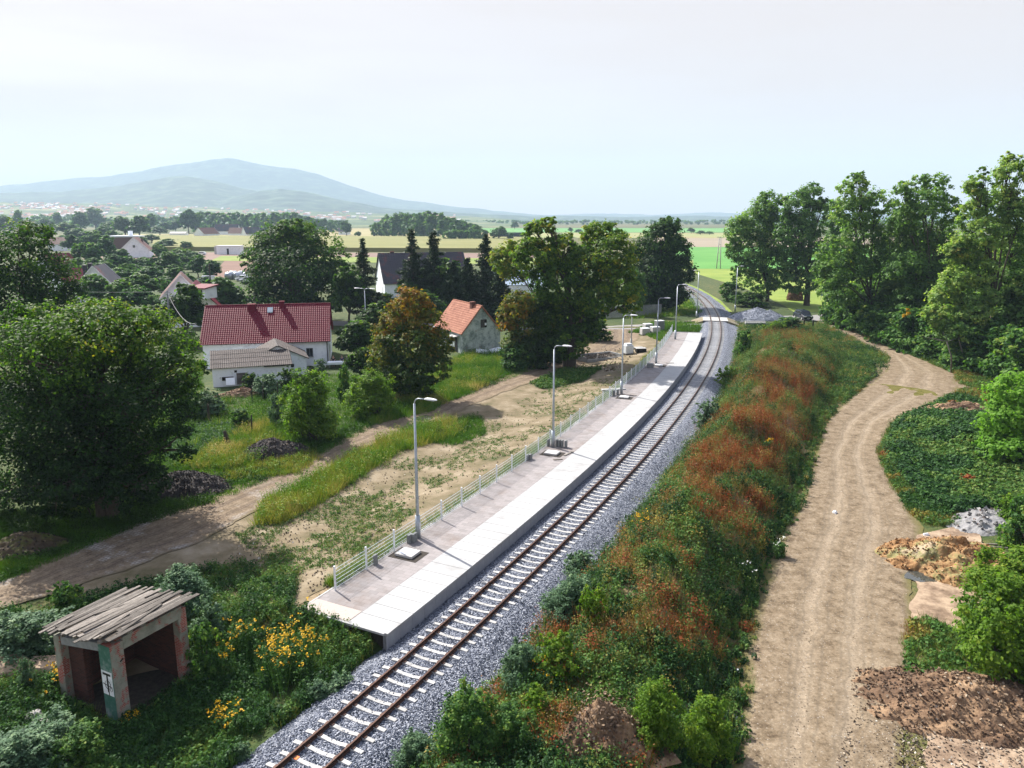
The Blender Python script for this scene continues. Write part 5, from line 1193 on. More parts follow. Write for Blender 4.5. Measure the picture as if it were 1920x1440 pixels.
for k, (px, py) in enumerate(((410, 768), (391, 788), (393, 790), (473, 752), (494, 753), (521, 745), (523, 790), (473, 812))):
    x, y = G(px, py); q = MB(); q.tube([(0, 0, -.2), (0, 0, .8), (.04, 0, 1.5)], [.08, .07, .055], 7); o = q.build('garden_post', M['bark']); o.location = (x, y, th(x, y)); o.scale = (1, 1, 1.1)
    tag(o, ('dark garden post before the brick pile of the white shed', 'left twin of two dark posts at the garden corner', 'right twin of two dark posts at the garden corner', 'thin post in front of the low shed, left one', 'thin post in front of the low shed, middle one', 'thin post beside the vine in the garden', 'dark post left of the yellow green bush', 'short post near the tan grass by the slag heap')[k], 'post')
for k, px in enumerate((1507, 1524)):
    x, y = G(px, 614); q = MB(); q.tube([(0, 0, -.2), (0, 0, 1.1)], [.14, .12], 7); q.tube([(0, 0, 1.1), (0, 0, 1.25)], [.16, .05], 7); o = q.build('marker_post', M['black']); o.location = (x, y, th(x, y)); tag(o, ('short dark post in the grass below the parked dark blue car, left of two', 'short dark post in the grass below the parked dark blue car, right of two')[k], 'post')
x, y = G(425, 838); q = MB(); q.tube([(0, 0, -.2), (.05, 0, .7), (-.1, .05, 1.35)], [.28, .22, .12], 7); o = q.build('tree_stump', M['bark']); o.location = (x, y, th(x, y)); tag(o, 'black broken stump in tan grass between the two slag heaps', 'stump')
x, y = G(455, 742); heap('brick_pile', 'low pile of reddish bricks and debris in front of the whitewashed shed', 'pile', x, y, 3.4, 1.2, .9, M['brown_soil'], 51, R(10), stones=350, stone_mat=tint_mat('brick_bits', [(0, (.1, .05, .04)), (.6, (.25, .11, .08)), (1, (.4, .3, .26))], bump=0))
x, y = G(433, 728); t = thing('tilted_sheet', 'white and grey sheets leaning against the whitewashed shed wall', 'sheet', (x, y, .3), R(20)); q = MB(); q.box((0, 0, .5), (.95, .06, .85), M=Matrix.Rotation(-.5, 3, 'X')); q.build('panel', M['white_wall'], t); q = MB(); q.box((1.3, .2, .7), (1.2, .06, 1.3), M=Matrix.Rotation(-.3, 3, 'X')); q.build('panel', M['grey_roof'], t)

# ------------------------------------------------------------------ people at the garden table
tx, ty = G(630, 689); tb = thing('garden_table', 'garden table under a white cloth beside the red roofed house', 'table', (tx, ty, 0), R(10))
q = MB(); q.box((0, 0, .73), (1.9, 1.0, .05)); q.build('table_top', M['white_paint'], tb)
for a, b in ((-1, -1), (1, -1), (1, 1), (-1, 1)):
    q = MB(); q.box((a * .8, b * .4, .35), (.06, .06, .7)); q.build('leg', M['fence_wood'], tb)
q = MB(); q.box((0, 0, .763), (2.0, 1.1, .012)); q.box((0, -.552, .62), (2.0, .012, .29)); q.box((-1.0, 0, .62), (.012, 1.1, .29)); o = q.build('tablecloth', M['white_wall']); o.location = (tx, ty, .004); o.rotation_euler = (0, 0, R(10)); tag(o, 'white cloth spread over the garden table', 'tablecloth')
def chair(label, x, y, rz, m):
    t = thing('garden_chair', label, 'chair', (x, y, 0), rz, 'chairs round the garden table')
    q = MB(); q.box((0, 0, .44), (.46, .46, .04)); q.build('seat', m, t); q = MB(); q.box((0, .22, .72), (.46, .04, .5)); q.build('backrest', m, t)
    for a, b in ((-1, -1), (1, -1), (1, 1), (-1, 1)): q = MB(); q.box((a * .2, b * .2, .21), (.05, .05, .42)); q.build('leg', m, t)
def person(label, x, y, rz, shirt, trousers, hair, lean=.0):
    """seated, front towards local -y"""
    t = thing('person', label, 'person', (x, y, 0), rz)
    def skin(name, verts, edges, rad, m, parent, root=0):
        me = bpy.data.meshes.new(name); me.from_pydata(verts, edges, []); o = link(name, me, m, parent)
        s_ = o.modifiers.new('Skin', 'SKIN'); 
        if not me.skin_vertices: me.skin_vertices.new()
        for i, r in enumerate(rad): me.skin_vertices[0].data[i].radius = (r, r)
        for i in range(len(verts)): me.skin_vertices[0].data[i].use_root = (i == root)
        u = o.modifiers.new('Subdivision', 'SUBSURF'); u.levels = 1; u.render_levels = 2
        return o
    V = [(0, .05, .52), (0, .06, .78), (0, .03, 1.05), (0, .0, 1.18), (0, -.03, 1.28), (0, -.05, 1.42)]
    E_ = [(0, 1), (1, 2), (2, 3), (3, 4), (4, 5)]; Rr = [.155, .14, .15, .06, .095, .085]
    for s_ in (-1, 1):
        b = len(V); V += [(s_ * .19, .02, 1.08), (s_ * .24, -.1, .86), (s_ * .15, -.36, .80), (s_ * .13, -.45, .80)]; E_ += [(2, b), (b, b + 1), (b + 1, b + 2), (b + 2, b + 3)]; Rr += [.06, .048, .038, .03]
        b = len(V); V += [(s_ * .1, .0, .52), (s_ * .12, -.42, .53), (s_ * .12, -.46, .10), (s_ * .12, -.58, .05)]; E_ += [(0, b), (b, b + 1), (b + 1, b + 2), (b + 2, b + 3)]; Rr += [.095, .07, .05, .04]
    body = skin('body', V, E_, Rr, mat('skin_tone', (.42, .26, .19), 4, .6, 0), t)
    k = 1.13
    SV = [(0, .05, .56), (0, .06, .78), (0, .03, 1.04)]; SE = [(0, 1), (1, 2)]; SR = [.17, .16, .165]
    for s_ in (-1, 1): b = len(SV); SV += [(s_ * .19, .02, 1.08), (s_ * .235, -.08, .89)]; SE += [(2, b), (b, b + 1)]; SR += [.07, .06]
    skin('shirt', SV, SE, SR, shirt, t)
    TV = [(0, .05, .54)]; TE = []; TR = [.165]
    for s_ in (-1, 1): b = len(TV); TV += [(s_ * .1, .0, .525), (s_ * .12, -.42, .535), (s_ * .12, -.46, .16)]; TE += [(0, b), (b, b + 1), (b + 1, b + 2)]; TR += [.105, .08, .065]
    skin('trousers', TV, TE, TR, trousers, t)
    skin('hair', [(0, -.01, 1.40), (0, -.02, 1.47)], [(0, 1)], [.105, .09], hair, t)
dk = mat('dark_cloth', (.02, .02, .028), 4, .85, 0); pu = mat('purple_cloth', (.36, .22, .45), 4, .85, 0); bl = mat('blue_cloth', (.03, .05, .12), 4, .85, 0); hr = mat('dark_hair', (.03, .02, .015), 4, .6, 0)
chair('white plastic chair standing empty at the left end of the garden table', tx - 1.45, ty - .35, R(100), M['white_paint'])
chair('chair under the person in purple at the right end of the garden table', tx + 1.5, ty + .1, R(-80), M['black']); person('person in a purple top sitting at the right end of the garden table', tx + 1.45, ty + .1, R(-80), pu, dk, hr)
chair('dark chair behind the garden table, left one', tx - .5, ty + .95, R(5), M['black']); person('person in dark clothes sitting behind the garden table, left one', tx - .5, ty + .9, R(5), dk, bl, hr)
chair('dark chair behind the garden table, right one', tx + .6, ty + 1.05, R(0), M['black']); person('person in dark blue clothes sitting behind the garden table, right one', tx + .6, ty + 1.0, R(0), bl, dk, hr)

# ------------------------------------------------------------------ trees
def crown_np(blobs, n, leaf, seed, per=34, clump=.42, shell=.55, up=.55, droop=0.0, jit=.10, bag=None):
    """blobs: (x,y,z,rx,ry,rz,tint): leaves gathered in clumps inside each blob, thin towards its edge"""
    rng = np.random.default_rng(seed); q = bag or NP()
    vol = np.array([(b[3] * b[4] + b[3] * b[5] + b[4] * b[5]) for b in blobs]); vol = vol / vol.sum()
    hubs = []
    for b, w in zip(blobs, vol):
        nc = max(4, int(n * w / per)); c = np.array(b[:3]); r = np.array(b[3:6])
        d = unit(rng.normal(size=(nc, 3)) + np.array([0, 0, .25])); f = (shell + (1 - shell) * rng.uniform(0, 1, nc) ** .6)
        f = f * (.82 + .36 * vnoise(d[:, 0] * 2.3 + seed, d[:, 1] * 2.3 + d[:, 2] * 1.7, seed))
        cc = c + d * f[:, None] * r; cr = clump * np.minimum.reduce([r[0], r[1], r[2]]) * rng.uniform(.35, .9, nc)
        hubs.append(cc)
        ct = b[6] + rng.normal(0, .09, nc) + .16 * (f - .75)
        P = np.repeat(cc, per, 0); D = np.repeat(d, per, 0); CR = np.repeat(cr, per)
        g = rng.normal(size=(nc * per, 3)) * np.array([.62, .62, .42]); P = P + g * CR[:, None]
        P[:, 2] -= droop * CR * rng.uniform(0, 1.6, nc * per)
        N = unit(D * .5 + np.array([0, 0, up]) + unit(g) * .35 + rng.normal(0, .42, (nc * per, 3)))
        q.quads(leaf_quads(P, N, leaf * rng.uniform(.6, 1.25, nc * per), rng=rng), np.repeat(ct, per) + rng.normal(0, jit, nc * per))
    return q, hubs

def limbs(h_fork, r0, blobs, hubs, seed, base=(0, 0, 0), twigs=5, n=7, stems=1, spread=.5):
    rnd = random.Random(seed); q = MB(); b0 = Vector(base)
    for s_ in range(stems):
        a = rnd.uniform(0, 6.28); o_ = Vector((math.cos(a), math.sin(a), 0)) * (spread if stems > 1 else 0); lean = o_ * 1.6
        f = b0 + o_ + lean * .6 + Vector((rnd.uniform(-.2, .2), rnd.uniform(-.2, .2), h_fork)); r = r0 * (1 if stems == 1 else .72)
        q.tube([b0 + o_ * .6 + Vector((0, 0, -.4)), b0 + o_ * .7 + Vector((0, 0, .25)), b0 + o_ * .8 + Vector((0, 0, h_fork * .5)), f], [r * 1.55, r * 1.12, r * .95, r * .85], 9)
        mine = [i for i in range(len(blobs)) if i % stems == s_]
        for i in mine:
            bl_ = blobs[i]; c = Vector(bl_[:3]); c = f.lerp(c, .92); m1 = f.lerp(c, .45) + Vector((rnd.uniform(-.5, .5), rnd.uniform(-.5, .5), abs((c - f).z) * .12))
            k = min(1, .45 + bl_[3] / 8); q.tube([f - Vector((0, 0, .2)), m1, c], [r * .6 * k + .02, r * .36 * k + .015, r * .14 + .012], 7)
            hb = hubs[i]; m_ = min(len(hb), twigs)
            for j in rnd.sample(range(len(hb)), m_):
                e = Vector(hb[j]); s0 = m1.lerp(c, rnd.uniform(.2, 1)); q.tube([s0, s0.lerp(e, .55) + Vector((0, 0, .1)), e], [r * .14 + .012, r * .08 + .01, .012], 5, cap=False)
    return q

def px_tree(name, label, cat, base, blobs_px, leaf, n, fork, r0, leafm, barkm, seed, depth=1.0, z=None, group=None, stems=1, spread=.5, per=34, clump=.42, Y=None, X=None, shell=.55, droop=0.0, twigs=5):
    """crown lobes measured on the photo, stood up at the tree's own distance with their real width as depth"""
    if Y is None: X, Y = G(*base)
    zb = th(X, Y) if z is None else z; rnd = random.Random(seed); B = []; k = 0
    for b in blobs_px:
        x, zz = W(b[0], b[1], Y); s_ = 1 / PPM(Y, zz); rx = b[2] * s_; rz_ = b[3] * s_; tn = b[4] if len(b) > 4 else .42
        yo = (b[5] * s_ if len(b) > 5 else rnd.uniform(-.75, .75) * rx * depth)
        sc = (Y + yo) / Y          # keep its direction when it stands in front of or behind the trunk
        B.append(((x * sc - X), yo, CAMZ + (zz - CAMZ) * sc - zb, rx * sc, rx * depth, rz_ * sc, tn))
    t = thing(name, label, cat, (X, Y, zb), 0, group)
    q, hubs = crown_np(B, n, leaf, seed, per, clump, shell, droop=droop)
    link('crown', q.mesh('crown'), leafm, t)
    limbs(fork, r0, B, hubs, seed, stems=stems, spread=spread, twigs=twigs).build('trunk', barkm, t, True)
    return t

# reusable crowns for the middle distance
PROT = {}
def proto(kind, seed, leafm, leaf, n, squash=1.0, stems=1):
    """a unit tree, about 10 m tall and 8 m wide, with lobed crown"""
    rnd = random.Random(seed); B = []
    for k in range(9):
        a = 2 * math.pi * k / 6 + rnd.uniform(-.4, .4); lv = k // 6; rr = (2.3 if lv == 0 else 1.1) * rnd.uniform(.75, 1.15); zz = (4.4 if lv == 0 else 7.4) + rnd.uniform(-.9, .9); s_ = rnd.uniform(1.35, 2.0) * (1 if lv == 0 else .95)
        B.append((rr * math.cos(a), rr * math.sin(a), zz * squash, s_, s_, s_ * .85 * squash, .42 + .12 * lv + rnd.uniform(-.05, .05)))
    B.append((0, 0, 5.5 * squash, 2.6, 2.6, 2.4 * squash, .36))
    q, hubs = crown_np(B, n, leaf, seed, clump=.4); return q.mesh('crown_' + kind), limbs(2.0, .22, B, hubs, seed, stems=stems).build
def mk_proto(kind, seed, leafm, leaf, n, squash=1.0):
    me, bld = proto(kind, seed, leafm, leaf, n, squash); me.materials.append(leafm); tr = bld('trunk', M['bark'], None, True); tm_ = tr.data; bpy.data.objects.remove(tr); PROT[kind] = (me, tm_)
for k in range(4): mk_proto('mid%d' % k, 200 + k, M['leaf_far'], .42, 5200)
for k in range(3): mk_proto('dark%d' % k, 220 + k, M['leaf'], .36, 6000)
for k in range(3): mk_proto('low%d' % k, 240 + k, M['leaf_far'], .40, 3600, .62)
def put(name, label, cat, kind, x, y, w, h, group=None, rz=None):
    me, tr = PROT[kind]; t = thing(name, label, cat, (x, y, th(x, y) if y < 140 else 0), random.uniform(0, 6.28) if rz is None else rz, group); t.scale = (w / 7.2, w / 7.2, h / (10.0 if 'low' not in kind else 6.3))
    c = bpy.data.objects.new('crown', me); COL.objects.link(c); c.parent = t; b = bpy.data.objects.new('trunk', tr); COL.objects.link(b); b.parent = t
    return t
def put_px(label, kind, px, py, wpx, top, cat='tree', name='tree', group=None):
    x, y = G(px, py); s_ = PPM(y); put(name, label, cat, kind, x, y, wpx / s_, max(1.2, W(px, top, y)[1] + .2), group)
random.seed(21)
LF = M['leaf']
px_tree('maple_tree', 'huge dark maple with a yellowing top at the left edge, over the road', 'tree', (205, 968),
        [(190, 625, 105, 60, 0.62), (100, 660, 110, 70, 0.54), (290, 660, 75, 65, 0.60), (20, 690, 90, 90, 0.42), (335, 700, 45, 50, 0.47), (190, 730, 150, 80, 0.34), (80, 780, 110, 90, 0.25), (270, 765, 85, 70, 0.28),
         (160, 840, 110, 70, 0.20), (40, 860, 80, 70, 0.20), (240, 855, 60, 45, 0.22), (190, 600, 60, 40, 0.64, 40), (270, 610, 60, 40, 0.66, 60), (60, 600, 70, 40, 0.50, 60), (190, 925, 85, 40, 0.12), (100, 905, 60, 45, 0.14), (275, 905, 45, 40, 0.16), (330, 830, 40, 40, 0.26), (150, 950, 60, 25, 0.10), (365, 690, 25, 25, 0.52), (5, 935, 45, 30, 0.17), (160, 700, 120, 90, 0.37, 120), (230, 800, 90, 90, 0.22, 100), (150, 890, 95, 48, .18, -90), (245, 915, 66, 40, .18, -70), (85, 930, 66, 36, .18, -60)],  # lower lobes have darker tints: deep crown shade put into the leaf colour
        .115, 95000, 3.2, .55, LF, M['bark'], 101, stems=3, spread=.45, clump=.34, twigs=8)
px_tree('tree', 'dark leafy tree behind the big maple at the left edge, hiding red roofs', 'tree', None,
        [(30, 480, 75, 50, .5), (90, 525, 55, 55, .48), (15, 560, 80, 70, .38), (100, 590, 50, 50, .35), (140, 560, 26, 35, .4), (-40, 500, 60, 80, .4), (60, 440, 45, 30, .55), (40, 620, 90, 60, .3)],
        .2, 26000, 4.5, .4, LF, M['bark'], 102, Y=88, X=W(50, 600, 88)[0], z=0)
px_tree('oak_tree', 'broad dark oak standing alone right behind the red roofed house', 'tree', (562, 600),
        [(545, 450, 60, 38, .55), (500, 480, 42, 42, .5), (600, 478, 48, 45, .5), (480, 530, 22, 26, .45), (545, 520, 75, 60, .35), (610, 540, 42, 45, .36), (510, 565, 48, 38, .3), (575, 580, 50, 26, .3), (640, 520, 22, 35, .42), (555, 430, 40, 20, .6), (475, 495, 20, 18, .5), (530, 480, 60, 60, .4, 40)],
        .27, 40000, 4.5, .75, LF, M['bark'], 103, clump=.3)
px_tree('tree', 'orange and green autumn tree at the verge left of the derelict house', 'tree', (768, 748),
        [(768, 572, 38, 32, .92), (742, 612, 36, 34, .82), (798, 610, 34, 36, .8), (722, 655, 32, 30, .68), (770, 650, 48, 40, .6), (822, 648, 28, 34, .62), (710, 690, 22, 22, .6), (765, 700, 46, 34, .38), (822, 690, 24, 26, .5), (745, 728, 28, 18, .3), (795, 722, 26, 20, .35)],
        .18, 28000, 2.2, .28, M['autumn'], M['bark'], 104, clump=.36)
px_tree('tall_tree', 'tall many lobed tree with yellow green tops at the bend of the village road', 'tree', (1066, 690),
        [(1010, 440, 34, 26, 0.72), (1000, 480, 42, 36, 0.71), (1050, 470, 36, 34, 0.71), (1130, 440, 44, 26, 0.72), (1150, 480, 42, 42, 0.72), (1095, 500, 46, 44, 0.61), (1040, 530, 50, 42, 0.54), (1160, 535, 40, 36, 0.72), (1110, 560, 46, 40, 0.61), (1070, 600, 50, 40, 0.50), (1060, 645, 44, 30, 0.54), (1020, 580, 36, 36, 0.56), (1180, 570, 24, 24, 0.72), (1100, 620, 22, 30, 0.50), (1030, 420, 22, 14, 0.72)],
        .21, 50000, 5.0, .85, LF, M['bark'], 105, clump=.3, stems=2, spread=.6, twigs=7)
px_tree('tree', 'thin leaning tree with bright yellow leaves left of the tall many lobed tree', 'tree', None,
        [(945, 490, 26, 26, .86), (968, 505, 24, 26, .8), (955, 465, 16, 14, .84), (975, 475, 14, 14, .74)], .24, 6000, 4.5, .22, LF, M['bark'], 106, Y=112, X=W(1020, 600, 112)[0], z=0, clump=.45)
px_tree('tree', 'orange tinged bushy tree right of the derelict house gable', 'tree', (985, 690),
        [(975, 570, 34, 26, 0.66), (955, 600, 22, 26, 0.74), (990, 610, 40, 36, 0.50), (965, 650, 26, 26, 0.56), (1000, 655, 36, 26, 0.26), (1020, 600, 26, 40, 0.35)], .19, 18000, 1.6, .2, M['autumn'], M['bark'], 107, clump=.38)
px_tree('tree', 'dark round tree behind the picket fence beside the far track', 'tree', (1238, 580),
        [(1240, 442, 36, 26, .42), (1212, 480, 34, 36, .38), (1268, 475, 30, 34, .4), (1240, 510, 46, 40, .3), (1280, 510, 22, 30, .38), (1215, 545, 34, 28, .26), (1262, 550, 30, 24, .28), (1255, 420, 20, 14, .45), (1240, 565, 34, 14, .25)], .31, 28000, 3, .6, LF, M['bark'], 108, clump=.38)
PB = M['poplar']
px_tree('poplar_tree', 'left tall poplar of the pair by the haystack, leaning left', 'tree', (1443, 567),
        [(1440, 390, 28, 30, .5), (1420, 420, 36, 34, .5), (1455, 440, 26, 44, .42), (1385, 432, 26, 26, .52), (1410, 470, 40, 36, .42), (1375, 465, 16, 22, .52), (1450, 500, 26, 40, .36), (1395, 505, 24, 26, .5), (1430, 530, 34, 22, .42), (1432, 375, 14, 14, .55), (1378, 510, 10, 16, .55)], .28, 27000, 7, .42, PB, M['bark'], 109, clump=.3, stems=2, spread=1.2)
px_tree('poplar_tree', 'right tall poplar of the pair, with a thick dark trunk beside the haystack', 'tree', (1512, 573),
        [(1520, 368, 22, 24, .48), (1495, 390, 28, 34, .45), (1525, 410, 26, 34, .42), (1490, 440, 32, 36, .36), (1520, 465, 28, 38, .34), (1485, 500, 26, 30, .36), (1530, 510, 18, 22, .42), (1500, 530, 34, 20, .38), (1540, 390, 12, 20, .5), (1475, 410, 16, 22, .45)], .28, 25000, 6.5, .62, PB, M['bark'], 110, clump=.3)
px_tree('tree', 'small dark tree standing between the poplar pair and the tall roadside poplars', 'tree', None,
        [(1560, 400, 18, 26, .3), (1570, 440, 22, 36, .3), (1555, 480, 20, 30, .34), (1575, 510, 24, 36, .34)], .4, 6000, 5, .3, PB, M['bark'], 111, Y=185, X=W(1562, 560, 185)[0], z=0)
px_tree('poplar_tree', 'tall poplar with dark forked limbs, nearest the road junction', 'tree', None,
        [(1600, 350, 32, 24, .58), (1595, 395, 42, 34, .56), (1640, 385, 34, 32, .52), (1570, 470, 46, 30, .5), (1625, 440, 50, 34, .46), (1690, 420, 30, 34, .46), (1560, 520, 40, 28, .42), (1600, 500, 40, 34, .34), (1660, 490, 36, 40, .36), (1540, 500, 22, 20, .5), (1580, 555, 36, 26, .38), (1640, 560, 40, 30, .3), (1610, 335, 14, 14, .6)],
        .23, 30000, 5, .34, PB, M['bark'], 112, Y=125, X=W(1650, 600, 125)[0], z=0, clump=.30, shell=.42, stems=2, spread=1.0, twigs=9)
px_tree('poplar_tree', 'tall airy poplar with three pointed tops in the middle of the right row', 'tree', None,
        [(1690, 365, 22, 22, .5), (1720, 350, 18, 20, .5), (1755, 350, 26, 24, .52), (1735, 385, 42, 30, .48), (1700, 410, 36, 30, .44), (1770, 400, 26, 36, .5), (1720, 450, 46, 36, .36), (1770, 460, 30, 36, .42), (1700, 500, 40, 36, .32), (1755, 520, 40, 36, .34), (1690, 345, 8, 14, .5), (1720, 560, 46, 30, .3)],
        .22, 27000, 6, .3, PB, M['bark'], 113, Y=118, X=W(1735, 600, 118)[0], z=0, clump=.30, shell=.42, twigs=9)
px_tree('poplar_tree', 'tallest silvery poplar at the right edge, with a bare dark trunk showing', 'tree', None,
        [(1830, 350, 26, 22, .6), (1900, 325, 34, 30, .64), (1870, 385, 46, 36, .6), (1915, 400, 40, 40, .55), (1820, 400, 26, 30, .6), (1845, 440, 40, 34, .6), (1905, 460, 36, 40, .5), (1800, 470, 32, 30, .64), (1830, 510, 38, 32, .6), (1790, 530, 30, 28, .62), (1890, 530, 36, 40, .42), (1840, 330, 10, 18, .6), (1890, 300, 14, 14, .66), (1830, 560, 40, 26, .5)],
        .19, 38000, 7.5, .3, PB, M['bark'], 114, Y=98, X=W(1862, 600, 98)[0], z=0, clump=.30, shell=.4, twigs=11)
px_tree('tree', 'yellow green bushy tree below the silvery poplar', 'tree', None,
        [(1780, 560, 36, 26, .72), (1760, 590, 30, 20, .66), (1820, 590, 36, 26, .66), (1790, 620, 40, 24, .5)], .2, 12000, 3, .2, PB, M['bark_pale'], 115, Y=97, X=W(1800, 660, 97)[0], z=0, clump=.36)
mk_proto('pop0', 260, M['poplar'], .27, 9000); mk_proto('pop1', 261, M['poplar'], .27, 9000); mk_proto('pop2', 262, M['poplar'], .27, 9000, 1.1)
for i_, (px, py, w, top) in enumerate(((1590, 596, 90, 470), (1640, 605, 100, 450), (1690, 612, 110, 430), (1745, 622, 110, 440), (1800, 634, 120, 450), (1850, 645, 130, 430), (1905, 655, 130, 420), (1665, 625, 90, 520), (1725, 640, 100, 520), (1780, 655, 110, 520), (1840, 672, 120, 530), (1900, 685, 120, 520), (1615, 612, 80, 520), (1950, 660, 130, 400))):
    put_px('light green tree filling the dense row under the tall roadside poplars', 'pop%d' % (i_ % 3), px, py, w, top, group='trees filling the row under the poplars')
# bare branches hanging out of the shrub wall
for k in range(7):
    Yb = 92 + k * 1.5; a = (1775 + 22 * k, 640 - 6 * (k % 3)); x, z = W(*a, Yb); q = MB(); d = random.uniform(-1, 1); p0 = Vector((0, 0, 0))
    q.tube([p0, p0 + Vector((-1.6, -.6, .6 * d)), p0 + Vector((-3.4, -1.1, .3 + .7 * d))], [.06, .045, .015], 5); q.tube([p0 + Vector((-1.6, -.6, .6 * d)), p0 + Vector((-2.6, -.9, 1.0))], [.035, .012], 5)
    q.tube([p0, p0 + Vector((1.2, .6, -z * .5)), p0 + Vector((1.6, 1.0, -z))], [.07, .09, .1], 5)
    o = q.build('dead_branch', M['bark_pale'], None, True); o.location = (x, Yb, z); tag(o, 'bare pale branch sticking out of the shrub wall under the tall poplars', 'branch', 'bare branches in the right shrub wall')
# light green feathery tree, right edge
FE = leaf_mat('feathery_leaf', [(0, (.05, .13, .015)), (.5, (.11, .24, .025)), (1, (.2, .34, .05))], transl=.42)
px_tree('feathery_tree', 'bright light green feathery young tree at the right edge beside the creeper', 'tree', None,
        [(1905, 740, 46, 40, .6), (1880, 790, 40, 46, .55), (1930, 800, 50, 60, .5), (1895, 850, 46, 36, .4), (1860, 830, 24, 28, .5), (1930, 880, 50, 36, .35)], .16, 17000, 1.0, .14, FE, M['bark'], 116, Y=56, X=W(1912, 930, 56)[0], clump=.4)

# conifers
def conifer(name, label, base, h, rad, seed, sparse=1.0, leafm=None, group=None, tip=1.0, Y=None):
    x, y = G(*base); rng = np.random.default_rng(seed); q = NP(); t = thing(name, label, 'tree', (x, y, 0), seed, group); tr = MB(); tr.tube([(0, 0, -.3), (0, 0, h * .5), (0, 0, h * .99)], [.02 * h, .012 * h, .02], 8)
    z = h * .08
    while z < h * .985:
        f = 1 - z / h; r = rad * (f ** .8) * rng.uniform(.75, 1.15); nb_ = int(6 + 5 * f)
        for k in range(nb_):
            if rng.uniform() > sparse: continue
            a = rng.uniform(0, 6.28); L_ = r * rng.uniform(.7, 1.2); n = int(10 + 26 * L_)
            s_ = rng.uniform(.1, 1, n) ** .8; n = int(n * 1.5); s_ = rng.uniform(.05, 1, n) ** .8; P = np.stack([np.cos(a) * L_ * s_, np.sin(a) * L_ * s_, z - .30 * L_ * s_ + .22 * L_ * s_ ** 2.5], 1) + rng.normal(size=(n, 3)) * np.array([.16, .16, .13]) * (1 + .5 * L_ * (1 - s_))[:, None]
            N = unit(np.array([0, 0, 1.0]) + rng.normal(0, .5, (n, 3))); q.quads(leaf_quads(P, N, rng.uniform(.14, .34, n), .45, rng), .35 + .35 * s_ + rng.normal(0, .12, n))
            if L_ > .8: tr.tube([(0, 0, z), (math.cos(a) * L_ * .8, math.sin(a) * L_ * .8, z - .22 * L_)], [.035, .012], 4, cap=False)
        z += h * .028 + .12
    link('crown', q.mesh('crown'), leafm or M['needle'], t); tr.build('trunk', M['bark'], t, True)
    return t
def cy(px, py, top):
    Y = G(px, py)[1]; return W(px, top, Y)[1]
conifer('spruce_tree', 'slim dark spruce standing right of the dark roofed house, pointed top', (912, 598), cy(912, 598, 436), 4.6, 3)
conifer('spruce_tree', 'ragged tall conifer before the dark roofed house, left of the tall pair', (776, 598), cy(776, 598, 424), 4.4, 5, .62)
conifer('spruce_tree', 'ragged tall conifer before the dark roofed house, right of the tall pair', (815, 600), cy(815, 600, 430), 5.4, 8, .75)
conifer('spruce_tree', 'dark conifer with three thin tops left of the dark roofed house', (686, 606), cy(686, 606, 446), 4.2, 12, .6)
conifer('spruce_tree', 'lower dark spruce filling the gap left of the slim spruce', (878, 602), cy(878, 602, 482), 5.0, 15, .9)
conifer('spruce_tree', 'lower dark spruce right behind the derelict house roof', (852, 606), cy(852, 606, 490), 4.6, 18, .8)
conifer('spruce_tree', 'broad low spruce right of the slim spruce, above the derelict house chimney', (935, 604), cy(935, 604, 505), 5.2, 21, .9)

# (px, base py, width px, top py)
VG = 'garden trees among the village houses'
VL_ = 'green garden tree among the village houses beyond the big maple'
for i, (px, py, w, top) in enumerate(((165, 505, 62, 446), (200, 497, 44, 442), (140, 478, 40, 436), (222, 515, 50, 470), (190, 535, 56, 490), (175, 470, 50, 430), (215, 462, 40, 428), (300, 490, 30, 452), (318, 512, 44, 470), (340, 500, 52, 466), (290, 512, 34, 478), (270, 470, 20, 440),
        (238, 548, 60, 500), (275, 560, 56, 512), (305, 555, 44, 516), (255, 590, 60, 535), (330, 540, 40, 500), (372, 520, 36, 478), (150, 545, 50, 505), (228, 495, 30, 462), (245, 505, 32, 480), (310, 468, 44, 448), (356, 486, 40, 470), (278, 536, 50, 495), (205, 580, 46, 540), (356, 545, 34, 512), (225, 585, 60, 520), (262, 582, 50, 528), (188, 582, 66, 512), (325, 575, 40, 545), (300, 590, 50, 548), (320, 492, 40, 468), (345, 505, 36, 480), (290, 530, 44, 500), (180, 520, 50, 480), (245, 530, 50, 492), (160, 455, 40, 432), (190, 450, 30, 425), (285, 455, 34, 438), (268, 498, 30, 480), (240, 495, 26, 478), (362, 510, 30, 490), (380, 560, 40, 528), (165, 480, 40, 455), (215, 545, 60, 505), (130, 505, 50, 470), (140, 455, 44, 425), (252, 512, 30, 492), (300, 478, 26, 460), (330, 520, 30, 496), (205, 520, 40, 485), (270, 505, 36, 480), (232, 560, 44, 520), (175, 560, 40, 520), (295, 520, 28, 495), (318, 560, 36, 525), (350, 470, 26, 452), (372, 498, 24, 478), (385, 545, 30, 518), (410, 560, 40, 528), (445, 580, 36, 548), (420, 545, 24, 522), (150, 520, 46, 480), (240, 440, 30, 418), (200, 445, 30, 420))):
    put_px(VL_, ('mid%d' % (i % 4)) if i % 5 else 'low%d' % (i % 3), px, py, w, top, group=VG)
put_px('dark round tree directly left of the red roof corner, by the wire pole', 'dark0', 352, 640, 88, 525)
put_px('dark leafy tree left of the wire pole, above the maple top', 'dark1', 300, 632, 60, 560)
put_px('bright green tree behind the ridge of the red roof, left of its chimneys', 'mid1', 432, 600, 74, 520)
put_px('dark tree behind the left end of the red roof ridge', 'dark2', 405, 596, 46, 540)
put_px('slim pale tree by the lane next to the white van', 'mid2', 398, 527, 36, 484)
put_px('dark bush tree right of the red roofed house gable', 'dark1', 672, 680, 84, 585)
put_px('dark tree below the two armed street lamp', 'dark2', 705, 640, 80, 560)
